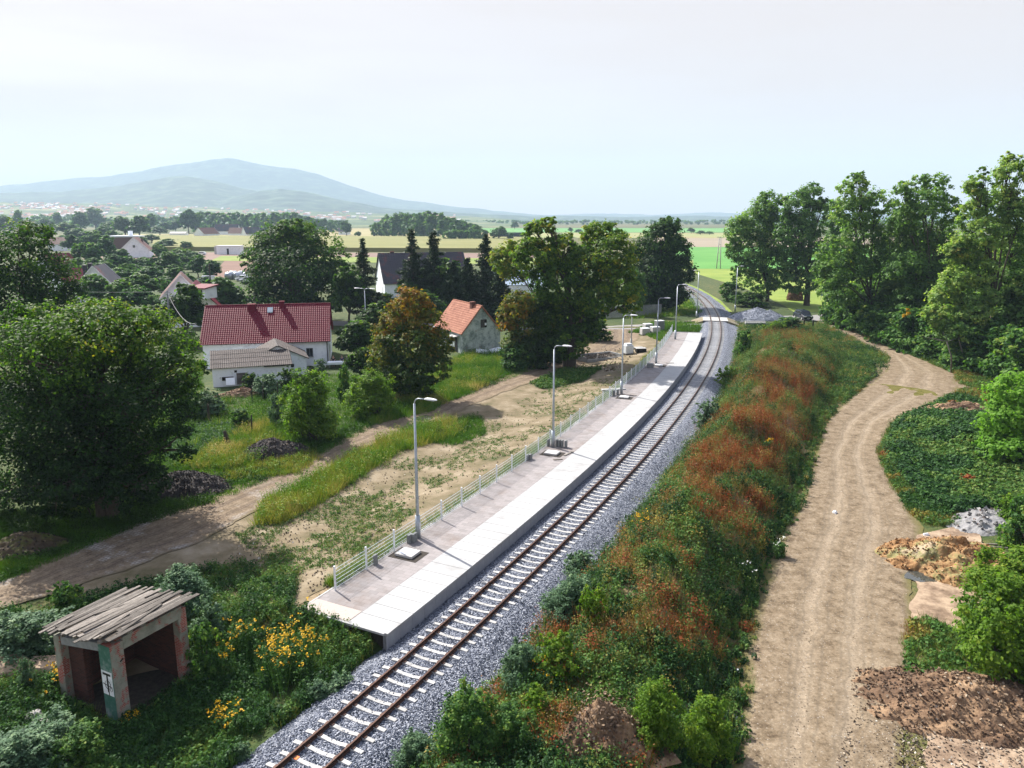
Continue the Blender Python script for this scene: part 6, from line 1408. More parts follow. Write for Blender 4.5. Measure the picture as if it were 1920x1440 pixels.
put_px('dark green tree at the right end of the red roof ridge', 'dark0', 655, 610, 70, 490)
put_px('dark tree filling the corner before the dark roofed house gable', 'dark1', 725, 600, 60, 540)
put_px('dark tree behind the derelict house roof', 'dark2', 800, 620, 90, 540)
put_px('dark tree before the long roof of the dark roofed house, left one', 'dark1', 796, 596, 84, 484)
put_px('dark tree before the long roof of the dark roofed house, right one', 'dark2', 850, 598, 84, 482)
put_px('rounded tree behind the pair of tall ragged conifers', 'dark0', 835, 560, 60, 478)
put_px('tree between the spruces and the thin yellow tree', 'dark0', 955, 615, 50, 560)
put_px('low dark tree behind the orange autumn tree', 'dark1', 680, 720, 50, 640)
put_px('green tree hugging the right flank of the dark round tree', 'mid0', 1188, 590, 50, 500)
HB = 'trees in the hazy belt before the town'
for i, (px, py, w, top) in enumerate(((10, 440, 36, 402), (36, 436, 22, 393), (60, 438, 46, 408), (90, 436, 30, 404), (112, 432, 24, 396), (180, 432, 40, 388), (152, 436, 30, 392), (236, 446, 44, 398), (262, 446, 46, 402), (282, 436, 30, 400), (205, 440, 40, 412), (130, 445, 50, 412), (80, 450, 40, 420), (30, 455, 60, 420), (312, 436, 24, 414), (354, 438, 34, 384), (368, 438, 24, 398), (300, 441, 30, 424), (330, 436, 24, 410),
        (935, 452, 32, 420), (957, 452, 14, 436), (965, 430, 16, 415), (650, 442, 22, 410), (672, 446, 14, 432), (640, 432, 30, 412), (1070, 436, 10, 426), (1085, 437, 16, 429), (1296, 438, 14, 425), (1313, 440, 20, 432), (1330, 440, 18, 434))):
    put_px('hazy tree standing on the flat land before the mountain', 'mid%d' % (i % 4), px, py, w, top, group=HB)
# woods that read as one mass
def wood(name, pts, leaf, n, seed):
    B = []
    for (px, py, w, top, Yo) in pts:
        x, y = G(px, py); y += Yo; x *= y / (y - Yo); s_ = 1 / PPM(y); zt = W(px, top, y)[1]; r = w * s_ / 2; B.append((x, y, zt * .52, r, r, zt * .5, .42 + random.uniform(-.1, .1))); B.append((x + random.uniform(-.4, .4) * r, y, zt * .82, r * .6, r * .6, zt * .2, .52))
    q, _ = crown_np(B, n, leaf, seed, per=22, clump=.34, shell=.75); return tag(link(name, q.mesh(name), M['leaf_far']), kind='stuff')
pts = [(710 + 8.2 * k, 443 + .35 * k, 26 + random.uniform(-5, 8), 400 + (6 if k < 2 else 0) + abs(k - 10) * .9 + random.uniform(-3, 4) + max(0, k - 16) * 2.2, random.uniform(0, 60)) for k in range(24)]
pts += [(840 + 9 * k, 452, 20, 434 + random.uniform(-3, 3), -10) for k in range(7)]
wood('woods', pts, 1.5, 26000, 301)
pts = [(368 + 7 * k, 437, 22 + random.uniform(-4, 6), 402 + random.uniform(-3, 3) + max(0, k - 26) * 1.2, random.uniform(0, 120)) for k in range(38)]
wood('woods', pts, 2.2, 20000, 302)
pts = [(-60 + 16 * k, 428, 34, 408 + random.uniform(-5, 4), random.uniform(0, 200)) for k in range(28)]
wood('woods', pts, 3.0, 9000, 303)
pts = [(640 + 13 * k, 421.5, 26, 415 + random.uniform(-2.5, 1.5), random.uniform(0, 300)) for k in range(90)]
wood('woods', pts, 4.5, 9000, 304)
# mistletoe / nest balls in the poplars
for k, (px, py, Yb, r, lab) in enumerate(((1471, 378, 172, .95, 'dark round mistletoe ball between the tops of the poplar pair'), (1387, 425, 180, 1.0, 'dark nest ball in the left lobe of the left poplar'), (1797, 468, 97, .8, 'brown mistletoe ball in the silvery poplar'))):
    x, z = W(px, py, Yb); q, _ = crown_np([(0, 0, 0, r, r, r, .25)], 1400, .16, 400 + k, clump=.4); t = thing('mistletoe', lab, 'mistletoe', (x, Yb, z)); link('foliage', q.mesh('foliage'), M['leaf'] if k != 2 else M['weed'], t)

# ------------------------------------------------------------------ shrubs
def shrub_proto(kind, seed, leafm, leaf, n, h=2.0, tall=1.0, up=.55, clump=.42):
    rnd = random.Random(seed); B = []
    for k in range(8):
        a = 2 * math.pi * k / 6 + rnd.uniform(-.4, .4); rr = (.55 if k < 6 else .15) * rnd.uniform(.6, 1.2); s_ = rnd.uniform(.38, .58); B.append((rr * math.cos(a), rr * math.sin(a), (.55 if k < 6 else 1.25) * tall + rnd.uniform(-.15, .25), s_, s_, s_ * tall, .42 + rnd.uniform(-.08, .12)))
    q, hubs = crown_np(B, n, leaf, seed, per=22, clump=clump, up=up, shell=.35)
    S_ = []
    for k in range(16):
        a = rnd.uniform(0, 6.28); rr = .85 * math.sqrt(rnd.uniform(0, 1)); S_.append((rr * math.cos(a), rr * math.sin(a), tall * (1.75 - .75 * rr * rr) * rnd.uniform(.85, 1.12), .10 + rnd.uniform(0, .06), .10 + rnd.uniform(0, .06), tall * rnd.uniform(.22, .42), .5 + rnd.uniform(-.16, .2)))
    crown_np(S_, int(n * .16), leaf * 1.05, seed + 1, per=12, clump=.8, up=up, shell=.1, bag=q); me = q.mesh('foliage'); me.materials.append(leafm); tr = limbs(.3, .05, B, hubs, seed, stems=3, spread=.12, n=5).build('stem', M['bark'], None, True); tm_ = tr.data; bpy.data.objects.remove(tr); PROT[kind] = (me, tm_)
for k in range(3): shrub_proto('s%d' % k, 500 + k, M['shrub'], .085, 3400)
for k in range(3): shrub_proto('p%d' % k, 520 + k, M['pale_shrub'], .075, 3400, tall=1.25)
for k in range(2): shrub_proto('d%d' % k, 540 + k, M['leaf'], .085, 3400)
for k in range(2): shrub_proto('y%d' % k, 560 + k, leaf_mat('lime_leaf%d' % k, [(0, (.035, .085, .012)), (.5, (.1, .19, .02)), (1, (.25, .30, .04))], transl=.42), .08, 3200)
for k, lm in (('S', M['shrub']), ('P', M['pale_shrub']), ('Y', PROT['y0'][0].materials[0])): shrub_proto(k + '0', 600 + ord(k), lm, .042, 15000, tall=1.1 if k == 'P' else 1.0, clump=.36); shrub_proto(k + '1', 640 + ord(k), lm, .042, 15000, tall=1.1 if k == 'P' else 1.0, clump=.36)
def shrub(label, kind, px, py, wpx, hpx, name='shrub', cat='shrub', group=None, zoff=0.0, fol='foliage'):
    if wpx >= 84 and group is None and kind[0] in 'spy': kind = kind[0].upper() + str(int(kind[1]) % 2)
    x, y = G(px, py)
    for _ in range(4): z = th(x, y) if y < 140 else 0; x, y = G(px, py, z)
    s_ = PPM(y, z); me, tr = PROT[kind]; t = thing(name, label, cat, (x, y, z + zoff - .05), random.uniform(0, 6.28), group); t.scale = (wpx / s_ / 1.9, wpx / s_ / 1.9, hpx / s_ / 1.95 * (.8 if kind[0] in 'pP' else 1))
    c = bpy.data.objects.new(fol, me); COL.objects.link(c); c.parent = t; b = bpy.data.objects.new('stem', tr); COL.objects.link(b); b.parent = t; return t
shrub('big yellow green bush behind the smaller slag heap', 'y0', 583, 826, 112, 128)
shrub('rounded bright green bush left of the orange autumn tree', 'y1', 700, 780, 96, 92)
shrub('slim sapling bush between the two garden bushes', 's0', 647, 755, 30, 74)
shrub('young vine bush climbing garden posts right of the brick pile', 'p0', 518, 800, 34, 70)
shrub('leafy bush in front of the whitewashed shed wall', 'p1', 500, 742, 56, 44)
shrub('dark round bush at the corner of shed and annex', 'd0', 540, 730, 40, 42)
shrub('dark bush hiding the lower shed wall', 'd1', 472, 728, 36, 30)
shrub('wide grey green bush at the garden corner left of the shed', 's1', 350, 782, 76, 66)
shrub('grey green bush right behind the garden corner posts', 'p2', 395, 778, 58, 50)
shrub('small bush by the garden corner, in front of the twin posts', 's2', 452, 800, 40, 36)
shrub('dark hedge bush left of the red roofed house gable', 'd0', 355, 655, 50, 40)
shrub('dark hedge bush far left of the red roofed house gable', 'd1', 330, 662, 40, 34)
shrub('small leafy bush beside the garden table', 'p0', 600, 700, 26, 30)
shrub('grey green bush at the verge before the derelict house', 's0', 966, 694, 66, 50)
shrub('dark bush between the derelict house and the road bend', 'd0', 1010, 690, 56, 50)
shrub('rounded dark bush at the inside of the road bend', 'd1', 1118, 640, 50, 46)
shrub('dark bush left of the tall tree trunk', 'd0', 1040, 680, 44, 46)
shrub('dark willow bush on the meadow beside the grey lamp post', 'd1', 1408, 576, 68, 30)
shrub('grey willow bush on the meadow left of the grey lamp post', 's1', 1372, 566, 48, 38)
shrub('dark green bush at the far ballast edge under the berm top', 's1', 1394, 672, 40, 52)
shrub('yellow flecked bush at the ballast edge below the far dark bush', 'y0', 1368, 722, 52, 36)
shrub('leafy bush at the ballast edge beside the red weeds', 'p2', 1330, 806, 58, 60)
shrub('low bush at the berm end beside the parked dark blue car', 's2', 1478, 616, 54, 22)
shrub('bright bush left of the parked dark blue car', 'y1', 1455, 624, 40, 24)
shrub('dense grey green elder bush at the ballast edge in the middle of the berm', 'p0', 1068, 1168, 100, 120)
shrub('lighter elder bush leaning over the ballast behind the dense one', 'p1', 1085, 1085, 60, 60)
shrub('yellow green goldenrod bush right of the dense elder bush', 'y0', 1112, 1172, 56, 80)
shrub('tall light bush at the ballast edge below the elder bushes', 'p2', 985, 1290, 90, 120)
shrub('golden tipped bush in the lower berm', 'y1', 1040, 1270, 80, 90)
shrub('dark leafy bush at the lower ballast edge', 's1', 880, 1420, 130, 140)
shrub('pale leafy bush overhanging the ballast at the bottom edge', 'p0', 790, 1440, 90, 90)
shrub('green bush left of the bare soil heap at the bottom edge', 's2', 960, 1410, 110, 100)
shrub('lime green goldenrod bush beside the bare soil heap', 'y0', 1225, 1400, 110, 130)
shrub('yellow feathery bush at the berm foot by the road, lower right', 'y1', 1320, 1410, 110, 120)
shrub('small lime bush in the middle of the lower berm', 'y1', 1010, 1350, 70, 70)
shrub('pale leafy bush directly behind the ruined shelter roof', 'p1', 345, 1160, 120, 120)
shrub('tall pale bush right behind the shelter roof corner', 'p2', 395, 1205, 70, 90)
shrub('dark bush left of the ruined shelter, upper one', 'p0', 60, 1225, 150, 110)
shrub('dark bush behind the left corner of the shelter roof', 's0', 130, 1165, 70, 80)
shrub('shady green bush touching the right shelter pillar', 's1', 390, 1270, 70, 110)
shrub('tall pale weed bush left of the leftmost shelter pillar', 'p1', 55, 1300, 34, 80)
shrub('pale green bush in the lower left corner', 'p0', 60, 1440, 170, 110)
shrub('dense green bush at the bottom edge left of the shelter pillar', 's2', 150, 1440, 120, 90)
shrub('small grey green bush at the ballast edge below the yellow flowers', 'p2', 640, 1300, 56, 44)
shrub('grey green bush left of the ballast edge, below the yellow flowers', 'p1', 600, 1312, 48, 40)
shrub('little blue green bush near the bare earth patch by the ballast', 'p0', 455, 1425, 36, 40)
shrub('big bright green shrub at the right edge above the brown soil heap', 'y0', 1880, 1265, 190, 190)
shrub('second bright green shrub behind the big one at the right edge', 'y1', 1900, 1140, 150, 130)
shrub('bright shrub above the orange sand heap at the right edge', 's2', 1915, 1030, 70, 110)
shrub('leafy green shrub at the right edge between heaps', 's0', 1850, 1180, 90, 70)
shrub('lime shrub at the right edge below the feathery tree', 'y0', 1900, 985, 60, 60)
SW = 'shrubs of the dense shrub wall along the right track'
random.seed(33)
for i in range(30):
    f = i / 29; px = 1566 + f * 380 + random.uniform(-8, 8); py = 606 + f * 124 + random.uniform(-4, 6); w = 62 + 50 * f; shrub('dark green shrub of the dense wall along the right field track', 's%d' % (i % 3), px, py, w, 52 + 50 * f + random.uniform(-12, 18), group=SW)
for i in range(22):
    f = i / 21; px = 1590 + f * 370 + random.uniform(-8, 8); py = 590 + f * 108; shrub('dark green shrub of the dense wall along the right field track', 's%d' % (i % 3), px, py, 80 + 50 * f, 80 + 60 * f + random.uniform(-15, 25), group=SW)
x, z = W(1685, 583, 108); q, _ = crown_np([(0, 0, 0, .55, .5, .6, .5)], 160, .2, 433); t = thing('yellow_sprig', 'small bright yellow sprig in the dark shrub wall', 'branch', (x, 106, z)); link('foliage', q.mesh('foliage'), M['flower'], t)

# ------------------------------------------------------------------ goldenrod and other flowers
def flower_bush(label, px, py, wpx, hpx, n_fl, seed, leafm=None, fl=.05, spread=1.0, petal=None):
    x, y = G(px, py); z = th(x, y); x, y = G(px, py, z); s_ = PPM(y, z); r = wpx / s_ / 2; h = hpx / s_; rng = np.random.default_rng(seed)
    t = thing('flowering_bush', label, 'flowers', (x, y, z)); q = NP(); n = int(60 * r * r) + 20; P = np.stack([rng.normal(0, r * .5, n), rng.normal(0, r * .5, n), np.zeros(n)], 1)
    herbs(q, P, np.full(n, h * .85), np.full(n, .22), 26, .06, np.full(n, .2) + rng.normal(0, .05, n), rng); blades(q, P, np.full(n, h), 5, .15, .012, .3, np.full(n, .22), rng); link('foliage', q.mesh('foliage'), leafm or M['weed'], t)
    q = NP(); n_fl = int(n_fl * 1.15); c = np.stack([rng.normal(0, r * .5, n_fl), rng.normal(0, r * .5, n_fl), h * rng.uniform(.6, 1.2, n_fl)], 1); n_fl = len(c); k = 5; P = np.repeat(c, k, 0) + rng.normal(size=(n_fl * k, 3)) * np.array([.06, .06, .04]) * spread
    N = unit(np.array([0, -.3, 1.0]) + rng.normal(0, .45, (n_fl * k, 3))); q.quads(leaf_quads(P, N, rng.uniform(.6, 1.2, n_fl * k) * fl, .8, rng), rng.uniform(0, 1, n_fl * k)); link('blossoms', q.mesh('blossoms'), petal or M['flower'], t)
flower_bush('big clump of bright yellow flowers between the shelter and the platform end', 548, 1262, 120, 74, 95, 1)
flower_bush('small yellow flower clump left of the big yellow clump', 455, 1215, 44, 50, 22, 2)
flower_bush('few yellow flowers right of the shelter opening', 420, 1265, 50, 60, 12, 3)
flower_bush('goldenrod clump below the right shelter pillar', 430, 1372, 60, 46, 26, 4, fl=.05)
flower_bush('goldenrod at the foot of the green shelter pillar', 243, 1365, 40, 26, 16, 5, fl=.05)
flower_bush('single goldenrod below the shelter, near the bottom edge', 168, 1412, 26, 30, 10, 6, fl=.05)
flower_bush('yellow weeds left of the leftmost shelter pillar', 105, 1300, 60, 46, 20, 7, fl=.045)
flower_bush('goldenrod tips in the lower berm', 1030, 1290, 90, 60, 30, 8, fl=.045)
flower_bush('small yellow flower clump on top of the berm beside red weeds', 1440, 842, 14, 18, 10, 9)
flower_bush('yellow flowers at the ballast side of the berm', 1210, 1010, 56, 40, 26, 10, fl=.05)
flower_bush('white umbel flower on the berm side near the road', 1400, 1078, 22, 22, 6, 11, petal=M['white_flower'])
flower_bush('white flowering weed on the berm foot by the road', 1460, 1045, 20, 34, 6, 12, petal=M['white_flower'])

# ------------------------------------------------------------------ ground cover
def region(poly, n, near=1.0, seed=0):
    """points spread over a ground polygon given on the photo, denser close by"""
    rng = np.random.default_rng(900 + seed); p = np.array(poly, float); mn = p.min(0); mx = p.max(0); out = []
    tot = 0
    while tot < n:
        c = rng.uniform(mn, mx, (n * 2, 2)); inside = np.zeros(len(c), bool); j = len(p) - 1
        for i in range(len(p)):
            a = (p[i, 1] > c[:, 1]) != (p[j, 1] > c[:, 1]); xx = (p[j, 0] - p[i, 0]) * (c[:, 1] - p[i, 1]) / (p[j, 1] - p[i, 1] + 1e-9) + p[i, 0]; inside ^= a & (c[:, 0] < xx); j = i
        out.append(c[inside]); tot += inside.sum()
    c = np.concatenate(out)[:n]; u = (c[:, 0] - 960) / FPX; v = (720 - c[:, 1]) / FPX
    z = np.zeros(n)
    for _ in range(6):
        t = (z - CAMZ) / (-SP + v * CP); X = u * t; Y = (CP + v * SP) * t; z = theight(X, Y)
    return np.stack([X, Y, z], 1)
def outside_road(P, margin=.0):
    """drop points that stand on the dirt road"""
    L_ = np.array(Ledge); Rr = np.array(Redge); xl = np.interp(P[:, 1], L_[:, 1], L_[:, 0]); xr = np.interp(P[:, 1], Rr[:, 1], Rr[:, 0]); return (P[:, 0] < xl + margin) | (P[:, 0] > xr - margin)
def off_ballast(P, l=2.9, r=3.5):
    d = toff(P[:, 0], np.clip(P[:, 1], 5, 235)); return (d < -l) | (d > r)

# weeds of the berm (spread in plan so that the back of the berm is covered too)
rng = np.random.default_rng(77); n = 30000
y = 19 + 100 * rng.uniform(0, 1, n) ** 1.7; wid = np.interp(y, BERM_Y, BERM_W); d = 3.0 + (wid + 2.5) * rng.uniform(0, 1, n)
nn = np.sqrt(1 + cdx(y) ** 2); X = cx(y) + d / nn; Y = y - d * cdx(y) / nn; P = np.stack([X, Y, theight(X, Y)], 1); k = outside_road(P, .55 * rng.uniform(-.2, 1.0, n) ** 3); P = P[k]; tt = ((d - 3) / (wid - 3))[k]; n = len(P)
red = .74 * fbm(P[:, 0] / 3.6, P[:, 1] / 3.6, 71, 3) + .26 * fbm(P[:, 0] / .9, P[:, 1] / .9, 72, 2) + .19 * sm(33, 46, P[:, 1]) * np.exp(-((tt - .55) / .32) ** 2) - .16 * sm(.70, .92, tt) - .015 * (1 - sm(28, 36, P[:, 1])) - .09 * sm(70, 100, P[:, 1])
red = red + .025 - .17 * sm(.50, .58, fbm(P[:, 0] / 2.3, P[:, 1] / 2.3, 171, 2)); lf = fbm(P[:, 0] / 2.1, P[:, 1] / 2.1, 83, 3); bare = fbm(P[:, 0] / 1.6, P[:, 1] / 1.6, 91, 3)
scale = (.8 + P[:, 1] / 110) * (1 - .5 * sm(.75, .95, tt))
keepm = (bare < .64) | (rng.uniform(0, 1, n) < .25)
wd = NP()
isred = (red > .625) & keepm; isgr = (red > .49) & ~isred & keepm; ishb = ~isred & ~isgr & keepm
Q = P[isred]; m = len(Q); tn = np.where(rng.uniform(0, 1, m) < .5, rng.uniform(.80, .92, m), rng.uniform(.70, .82, m)); tn = np.where(red[isred] > .66, rng.uniform(.84, .96, m), tn); hh = rng.uniform(.45, 1.0, m) * scale[isred]
blades(wd, Q, hh, 7, .24, .012, .3, tn, rng); herbs(wd, Q, hh * 1.05, np.full(m, .24) * scale[isred], 20, .036, tn, rng, up=.3); kk = rng.uniform(0, 1, m) < .35; herbs(wd, Q[kk], hh[kk] * .6, np.full(kk.sum(), .28), 10, .06, rng.uniform(.02, .16, kk.sum()), rng)
Q = P[isgr]; m = len(Q); tn = np.where(lf[isgr] > .52, rng.uniform(.30, .50, m), rng.uniform(.62, .80, m)); hh = rng.uniform(.3, .8, m) * scale[isgr]
blades(wd, Q, hh, 9, .3, .012, .5, tn, rng); herbs(wd, Q, hh, np.full(m, .28) * scale[isgr], 14, .035, tn - .06, rng, up=.4); kk = rng.uniform(0, 1, m) < .4; herbs(wd, Q[kk], hh[kk] * .8, np.full(kk.sum(), .3), 12, .07, rng.uniform(.0, .2, kk.sum()), rng)
Q = P[ishb]; m = len(Q); tn = np.where(lf[ishb] > .56, rng.uniform(.24, .40, m), np.where(lf[ishb] > .44, rng.uniform(.08, .25, m), rng.uniform(.0, .14, m)))
herbs(wd, Q, rng.uniform(.25, .85, m) * scale[ishb], np.full(m, .3) * scale[ishb], 20, .075, tn, rng); blades(wd, Q, rng.uniform(.4, 1.0, m) * scale[ishb], 4, .25, .013, .4, tn + .22, rng)
k = rng.uniform(0, 1, n) < np.where(P[:, 1] < 60, .085, .05); Q = P[k]; rk = red[k]; m = len(Q); u = rng.uniform(0, 1, m); hot = (rk > .52) & (u < .62)
tn = np.where(hot, rng.uniform(.78, .95, m), np.where(u < .72, rng.uniform(.03, .18, m), np.where(u < .9, rng.uniform(.24, .40, m), rng.uniform(.44, .6, m)))); sc_ = scale[k]
domes(wd, Q, rng.uniform(.55, 1.25, m) * sc_, rng.uniform(.3, .95, m) ** 1.2 * sc_, 150, .05, tn, rng)
hot_q = Q[hot]; m2 = len(hot_q); blades(wd, hot_q, rng.uniform(.9, 1.4, m2), 26, .4, .012, .4, rng.uniform(.76, .92, m2), rng)
k = rng.uniform(0, 1, n) < .05; Q = P[k]; m = len(Q); blades(wd, Q, rng.uniform(.7, 1.4, m), 8, .12, .012, .25, rng.uniform(.25, .42, m), rng); herbs(wd, Q, rng.uniform(.7, 1.3, m), np.full(m, .12), 16, .035, rng.uniform(.30, .44, m), rng)
tag(link('weeds', wd.mesh('weeds'), M['weed']), kind='stuff')
# weeds round the shelter and left of the ballast
wd = NP(); P = region([(-40, 1145), (90, 1150), (250, 1100), (420, 1060), (560, 1075), (545, 1140), (660, 1180), (720, 1215), (640, 1290), (460, 1440), (440, 1500), (-40, 1500)], 9500, seed=1)
dl = toff(P[:, 0], P[:, 1]); P = P[(dl < -2.8)]; n = len(P); lf = fbm(P[:, 0] / 1.6, P[:, 1] / 1.6, 11, 3); lx = (P[:, 0] - KX) * E1.x + (P[:, 1] - KY) * E1.y; ly = -(P[:, 0] - KX) * E1.y + (P[:, 1] - KY) * E1.x
inside = (lx > -.1) & (lx < KL + .1) & (ly > -.1) & (ly < KW + .1); bareg = (fbm(P[:, 0] / 1.3, P[:, 1] / 1.3, 27, 3) > .70) ; P = P[~inside & ~bareg]; lf = lf[~inside & ~bareg]; n = len(P); rng = np.random.default_rng(5)
tn = np.where(lf > .56, rng.uniform(.22, .38, n), rng.uniform(.04, .24, n)); tall = rng.uniform(.25, .75, n)
herbs(wd, P, tall, np.full(n, .26), 22, .062, tn, rng); blades(wd, P, tall * 1.1, 8, .25, .011, .5, np.clip(tn + .12, 0, .46), rng)
tag(link('weeds', wd.mesh('weeds'), M['weed']), kind='stuff')
# creeper patch
wd = NP(); P = region([(1652, 795), (1690, 758), (1760, 745), (1860, 760), (1960, 800), (1960, 960), (1880, 950), (1800, 968), (1730, 940), (1680, 880), (1655, 850)], 9000, seed=2); P = P[outside_road(P, -.4)]; n = len(P); rng = np.random.default_rng(6); lf = fbm(P[:, 0] / 2.4, P[:, 1] / 2.4, 15, 3)
tn = np.where(lf > .6, rng.uniform(.26, .40, n), rng.uniform(.06, .22, n)); tn = np.where(fbm(P[:, 0] / 1.8, P[:, 1] / 1.8, 19) > .80, .86, tn)
herbs(wd, P, rng.uniform(.3, .8, n), np.full(n, .45), 15, .13, tn, rng, up=1.0); tag(link('ground_cover', wd.mesh('ground_cover'), M['weed']), kind='stuff')
# grass and weeds by the right track, verge, far berm end
wd = NP()
for poly, cnt, seed in (([(1400, 610), (1560, 606), (1640, 660), (1630, 700), (1560, 760), (1480, 660), (1400, 640)], 3800, 3), ([(1560, 604), (1600, 606), (1930, 722), (1930, 770), (1840, 735), (1720, 690), (1640, 650)], 4200, 4), ([(1745, 742), (1850, 726), (1930, 745), (1900, 790), (1720, 772)], 1800, 5), ([(1640, 1180), (1740, 1160), (1900, 1240), (1920, 1290), (1700, 1290)], 1300, 6), ([(1330, 600), (1400, 606), (1400, 660), (1360, 700), (1350, 640)], 700, 26), ([(1640, 800), (1700, 750), (1700, 900), (1790, 960), (1800, 985), (1740, 985), (1690, 950), (1640, 860)], 1900, 27), ([(1600, 700), (1640, 690), (1600, 760), (1570, 790)], 500, 28), ([(1860, 900), (1960, 900), (1960, 1020), (1880, 1010)], 900, 29)):
    P = region(poly, cnt, seed=seed); P = P[outside_road(P, .2) & off_ballast(P)]; n = len(P); rng = np.random.default_rng(seed); lf = fbm(P[:, 0] / 4, P[:, 1] / 4, 30 + seed, 3); tn = np.where(lf > .52, rng.uniform(.30, .48, n), np.where(lf > .45, rng.uniform(.6, .8, n), rng.uniform(.1, .34, n)))
    s_ = .7 + P[:, 1] / 130; blades(wd, P, rng.uniform(.14, .48, n) * s_, 15, .35, .02, .5, tn, rng); k = rng.uniform(0, 1, n) < .35; herbs(wd, P[k], rng.uniform(.15, .42, k.sum()) * s_[k], np.full(k.sum(), .32), 14, .1, tn[k] * .7, rng)
tag(link('grass', wd.mesh('grass'), M['weed']), kind='stuff')
# verge grass on the village side
wd = NP()
def tufts(poly, cnt, seed, tints):
    P = region(poly, cnt, seed=seed); rng = np.random.default_rng(70 + seed); n = len(P); s_ = .75 + P[:, 1] / 120; domes(wd, P, rng.uniform(.3, .8, n) * s_, rng.uniform(.4, .9, n) * s_, 130, .06, rng.uniform(*tints, n), rng); blades(wd, P, rng.uniform(.5, 1.1, n) * s_, 40, .6, .016, .5, rng.uniform(*tints, n), rng)
def lawn(poly, cnt, seed, hh, tints, wdt=.016, kk=12, lean=.5, herbp=.15):
    P = region(poly, cnt, seed=seed); n = len(P); rng = np.random.default_rng(50 + seed); lf = fbm(P[:, 0] / 3, P[:, 1] / 3, 40 + seed, 3); tn = np.interp(lf, [.3, .7], tints) + rng.normal(0, .05, n); s_ = .75 + P[:, 1] / 120
    blades(wd, P, rng.uniform(*hh, n) * s_, kk, .35, wdt * s_.mean(), lean, tn, rng); k = rng.uniform(0, 1, n) < herbp * np.interp(vnoise(P[:, 0] / 1.4, P[:, 1] / 1.4, seed), [.3, .7], [.2, 3.2]); herbs(wd, P[k], hh[1] * rng.uniform(.5, 1.2, k.sum()) * s_[k], np.full(k.sum(), .3), 14, .06, np.clip(tn[k] - .18, 0, 1), rng)
lawn([(-40, 1085), (-40, 960), (190, 950), (420, 890), (560, 850), (760, 745), (900, 700), (1010, 675), (1010, 690), (880, 742), (700, 800), (560, 878), (420, 935), (250, 990), (0, 1095)], 9500, 1, (.12, .32), (.05, .42), kk=12)
lawn([(300, 760), (480, 740), (640, 700), (760, 690), (700, 790), (560, 850), (400, 890), (290, 900), (230, 880)], 6500, 2, (.12, .35), (.12, .5))
lawn([(800, 700), (880, 660), (1000, 665), (990, 690), (860, 740), (780, 760)], 2600, 3, (.2, .6), (.2, .62))
tufts([(800, 700), (880, 660), (990, 672), (930, 715), (860, 740), (690, 800), (740, 735)], 70, 21, (.3, .85))
tufts([(300, 780), (480, 740), (640, 705), (740, 690), (690, 790), (560, 850), (400, 880), (290, 890)], 80, 22, (.0, .6))
tufts([(470, 980), (600, 890), (760, 805), (880, 790), (880, 820), (740, 860), (600, 945)], 60, 23, (.25, .8))
lawn([(120, 950), (150, 900), (250, 890), (430, 940), (200, 985)], 500, 8, (.2, .5), (.2, .6))
lawn([(330, 880), (470, 800), (560, 775), (540, 850), (440, 880)], 1300, 4, (.3, .8), (.42, 1.0), lean=.7)
lawn([(600, 860), (560, 890), (420, 905), (440, 870), (560, 830)], 900, 9, (.2, .5), (.2, .72))
lawn([(690, 800), (740, 730), (900, 680), (960, 670), (930, 715), (800, 775)], 2000, 6, (.35, .8), (.25, .85))
lawn([(350, 680), (378, 680), (380, 740), (352, 740)], 500, 7, (.1, .2), (.3, .45))
lawn([(1250, 540), (1310, 555), (1320, 590), (1180, 598), (1245, 580)], 700, 10, (.2, .5), (.3, .6), wdt=.03)
lawn([(1180, 625), (1225, 606), (1310, 606), (1318, 622), (1268, 622), (1240, 640), (1200, 625)], 1500, 11, (.15, .4), (.2, .45), wdt=.025)
tag(link('grass', wd.mesh('grass'), M['grass']), kind='stuff')
# yellow tall grass band beside the village road, and the weeds along the platform fence
wd = NP(); lawn([(478, 985), (500, 940), (600, 890), (700, 835), (790, 795), (850, 790), (860, 820), (760, 845), (680, 890), (600, 945), (520, 985)], 2000, 12, (.2, .95), (.38, .80), lean=.6, kk=11)
lawn([(780, 800), (900, 780), (910, 815), (850, 835), (790, 830)], 900, 13, (.2, .45), (.12, .35))
tag(link('tall_grass', wd.mesh('tall_grass'), M['grass']), kind='stuff')
wd = NP(); rng = np.random.default_rng(8); n = 3600; y = 31.5 + 86 * rng.uniform(0, 1, n) ** 1.4; d = -(6.98 + np.abs(rng.normal(0, .38, n))); nn = np.sqrt(1 + cdx(y) ** 2); X = cx(y) + d / nn; Y = y - d * cdx(y) / nn; P = np.stack([X, Y, theight(X, Y)], 1); g_ = fbm(y / 4, y * 0, 3); kq = rng.uniform(0, 1, n) < np.interp(g_, [.3, .6], [.25, 1]); P = P[kq]; n = len(P)
blades(wd, P, rng.uniform(.25, .8, n), 10, .16, .012, .35, rng.uniform(.3, .78, n), rng); tag(link('tall_grass', wd.mesh('tall_grass'), M['grass']), kind='stuff')
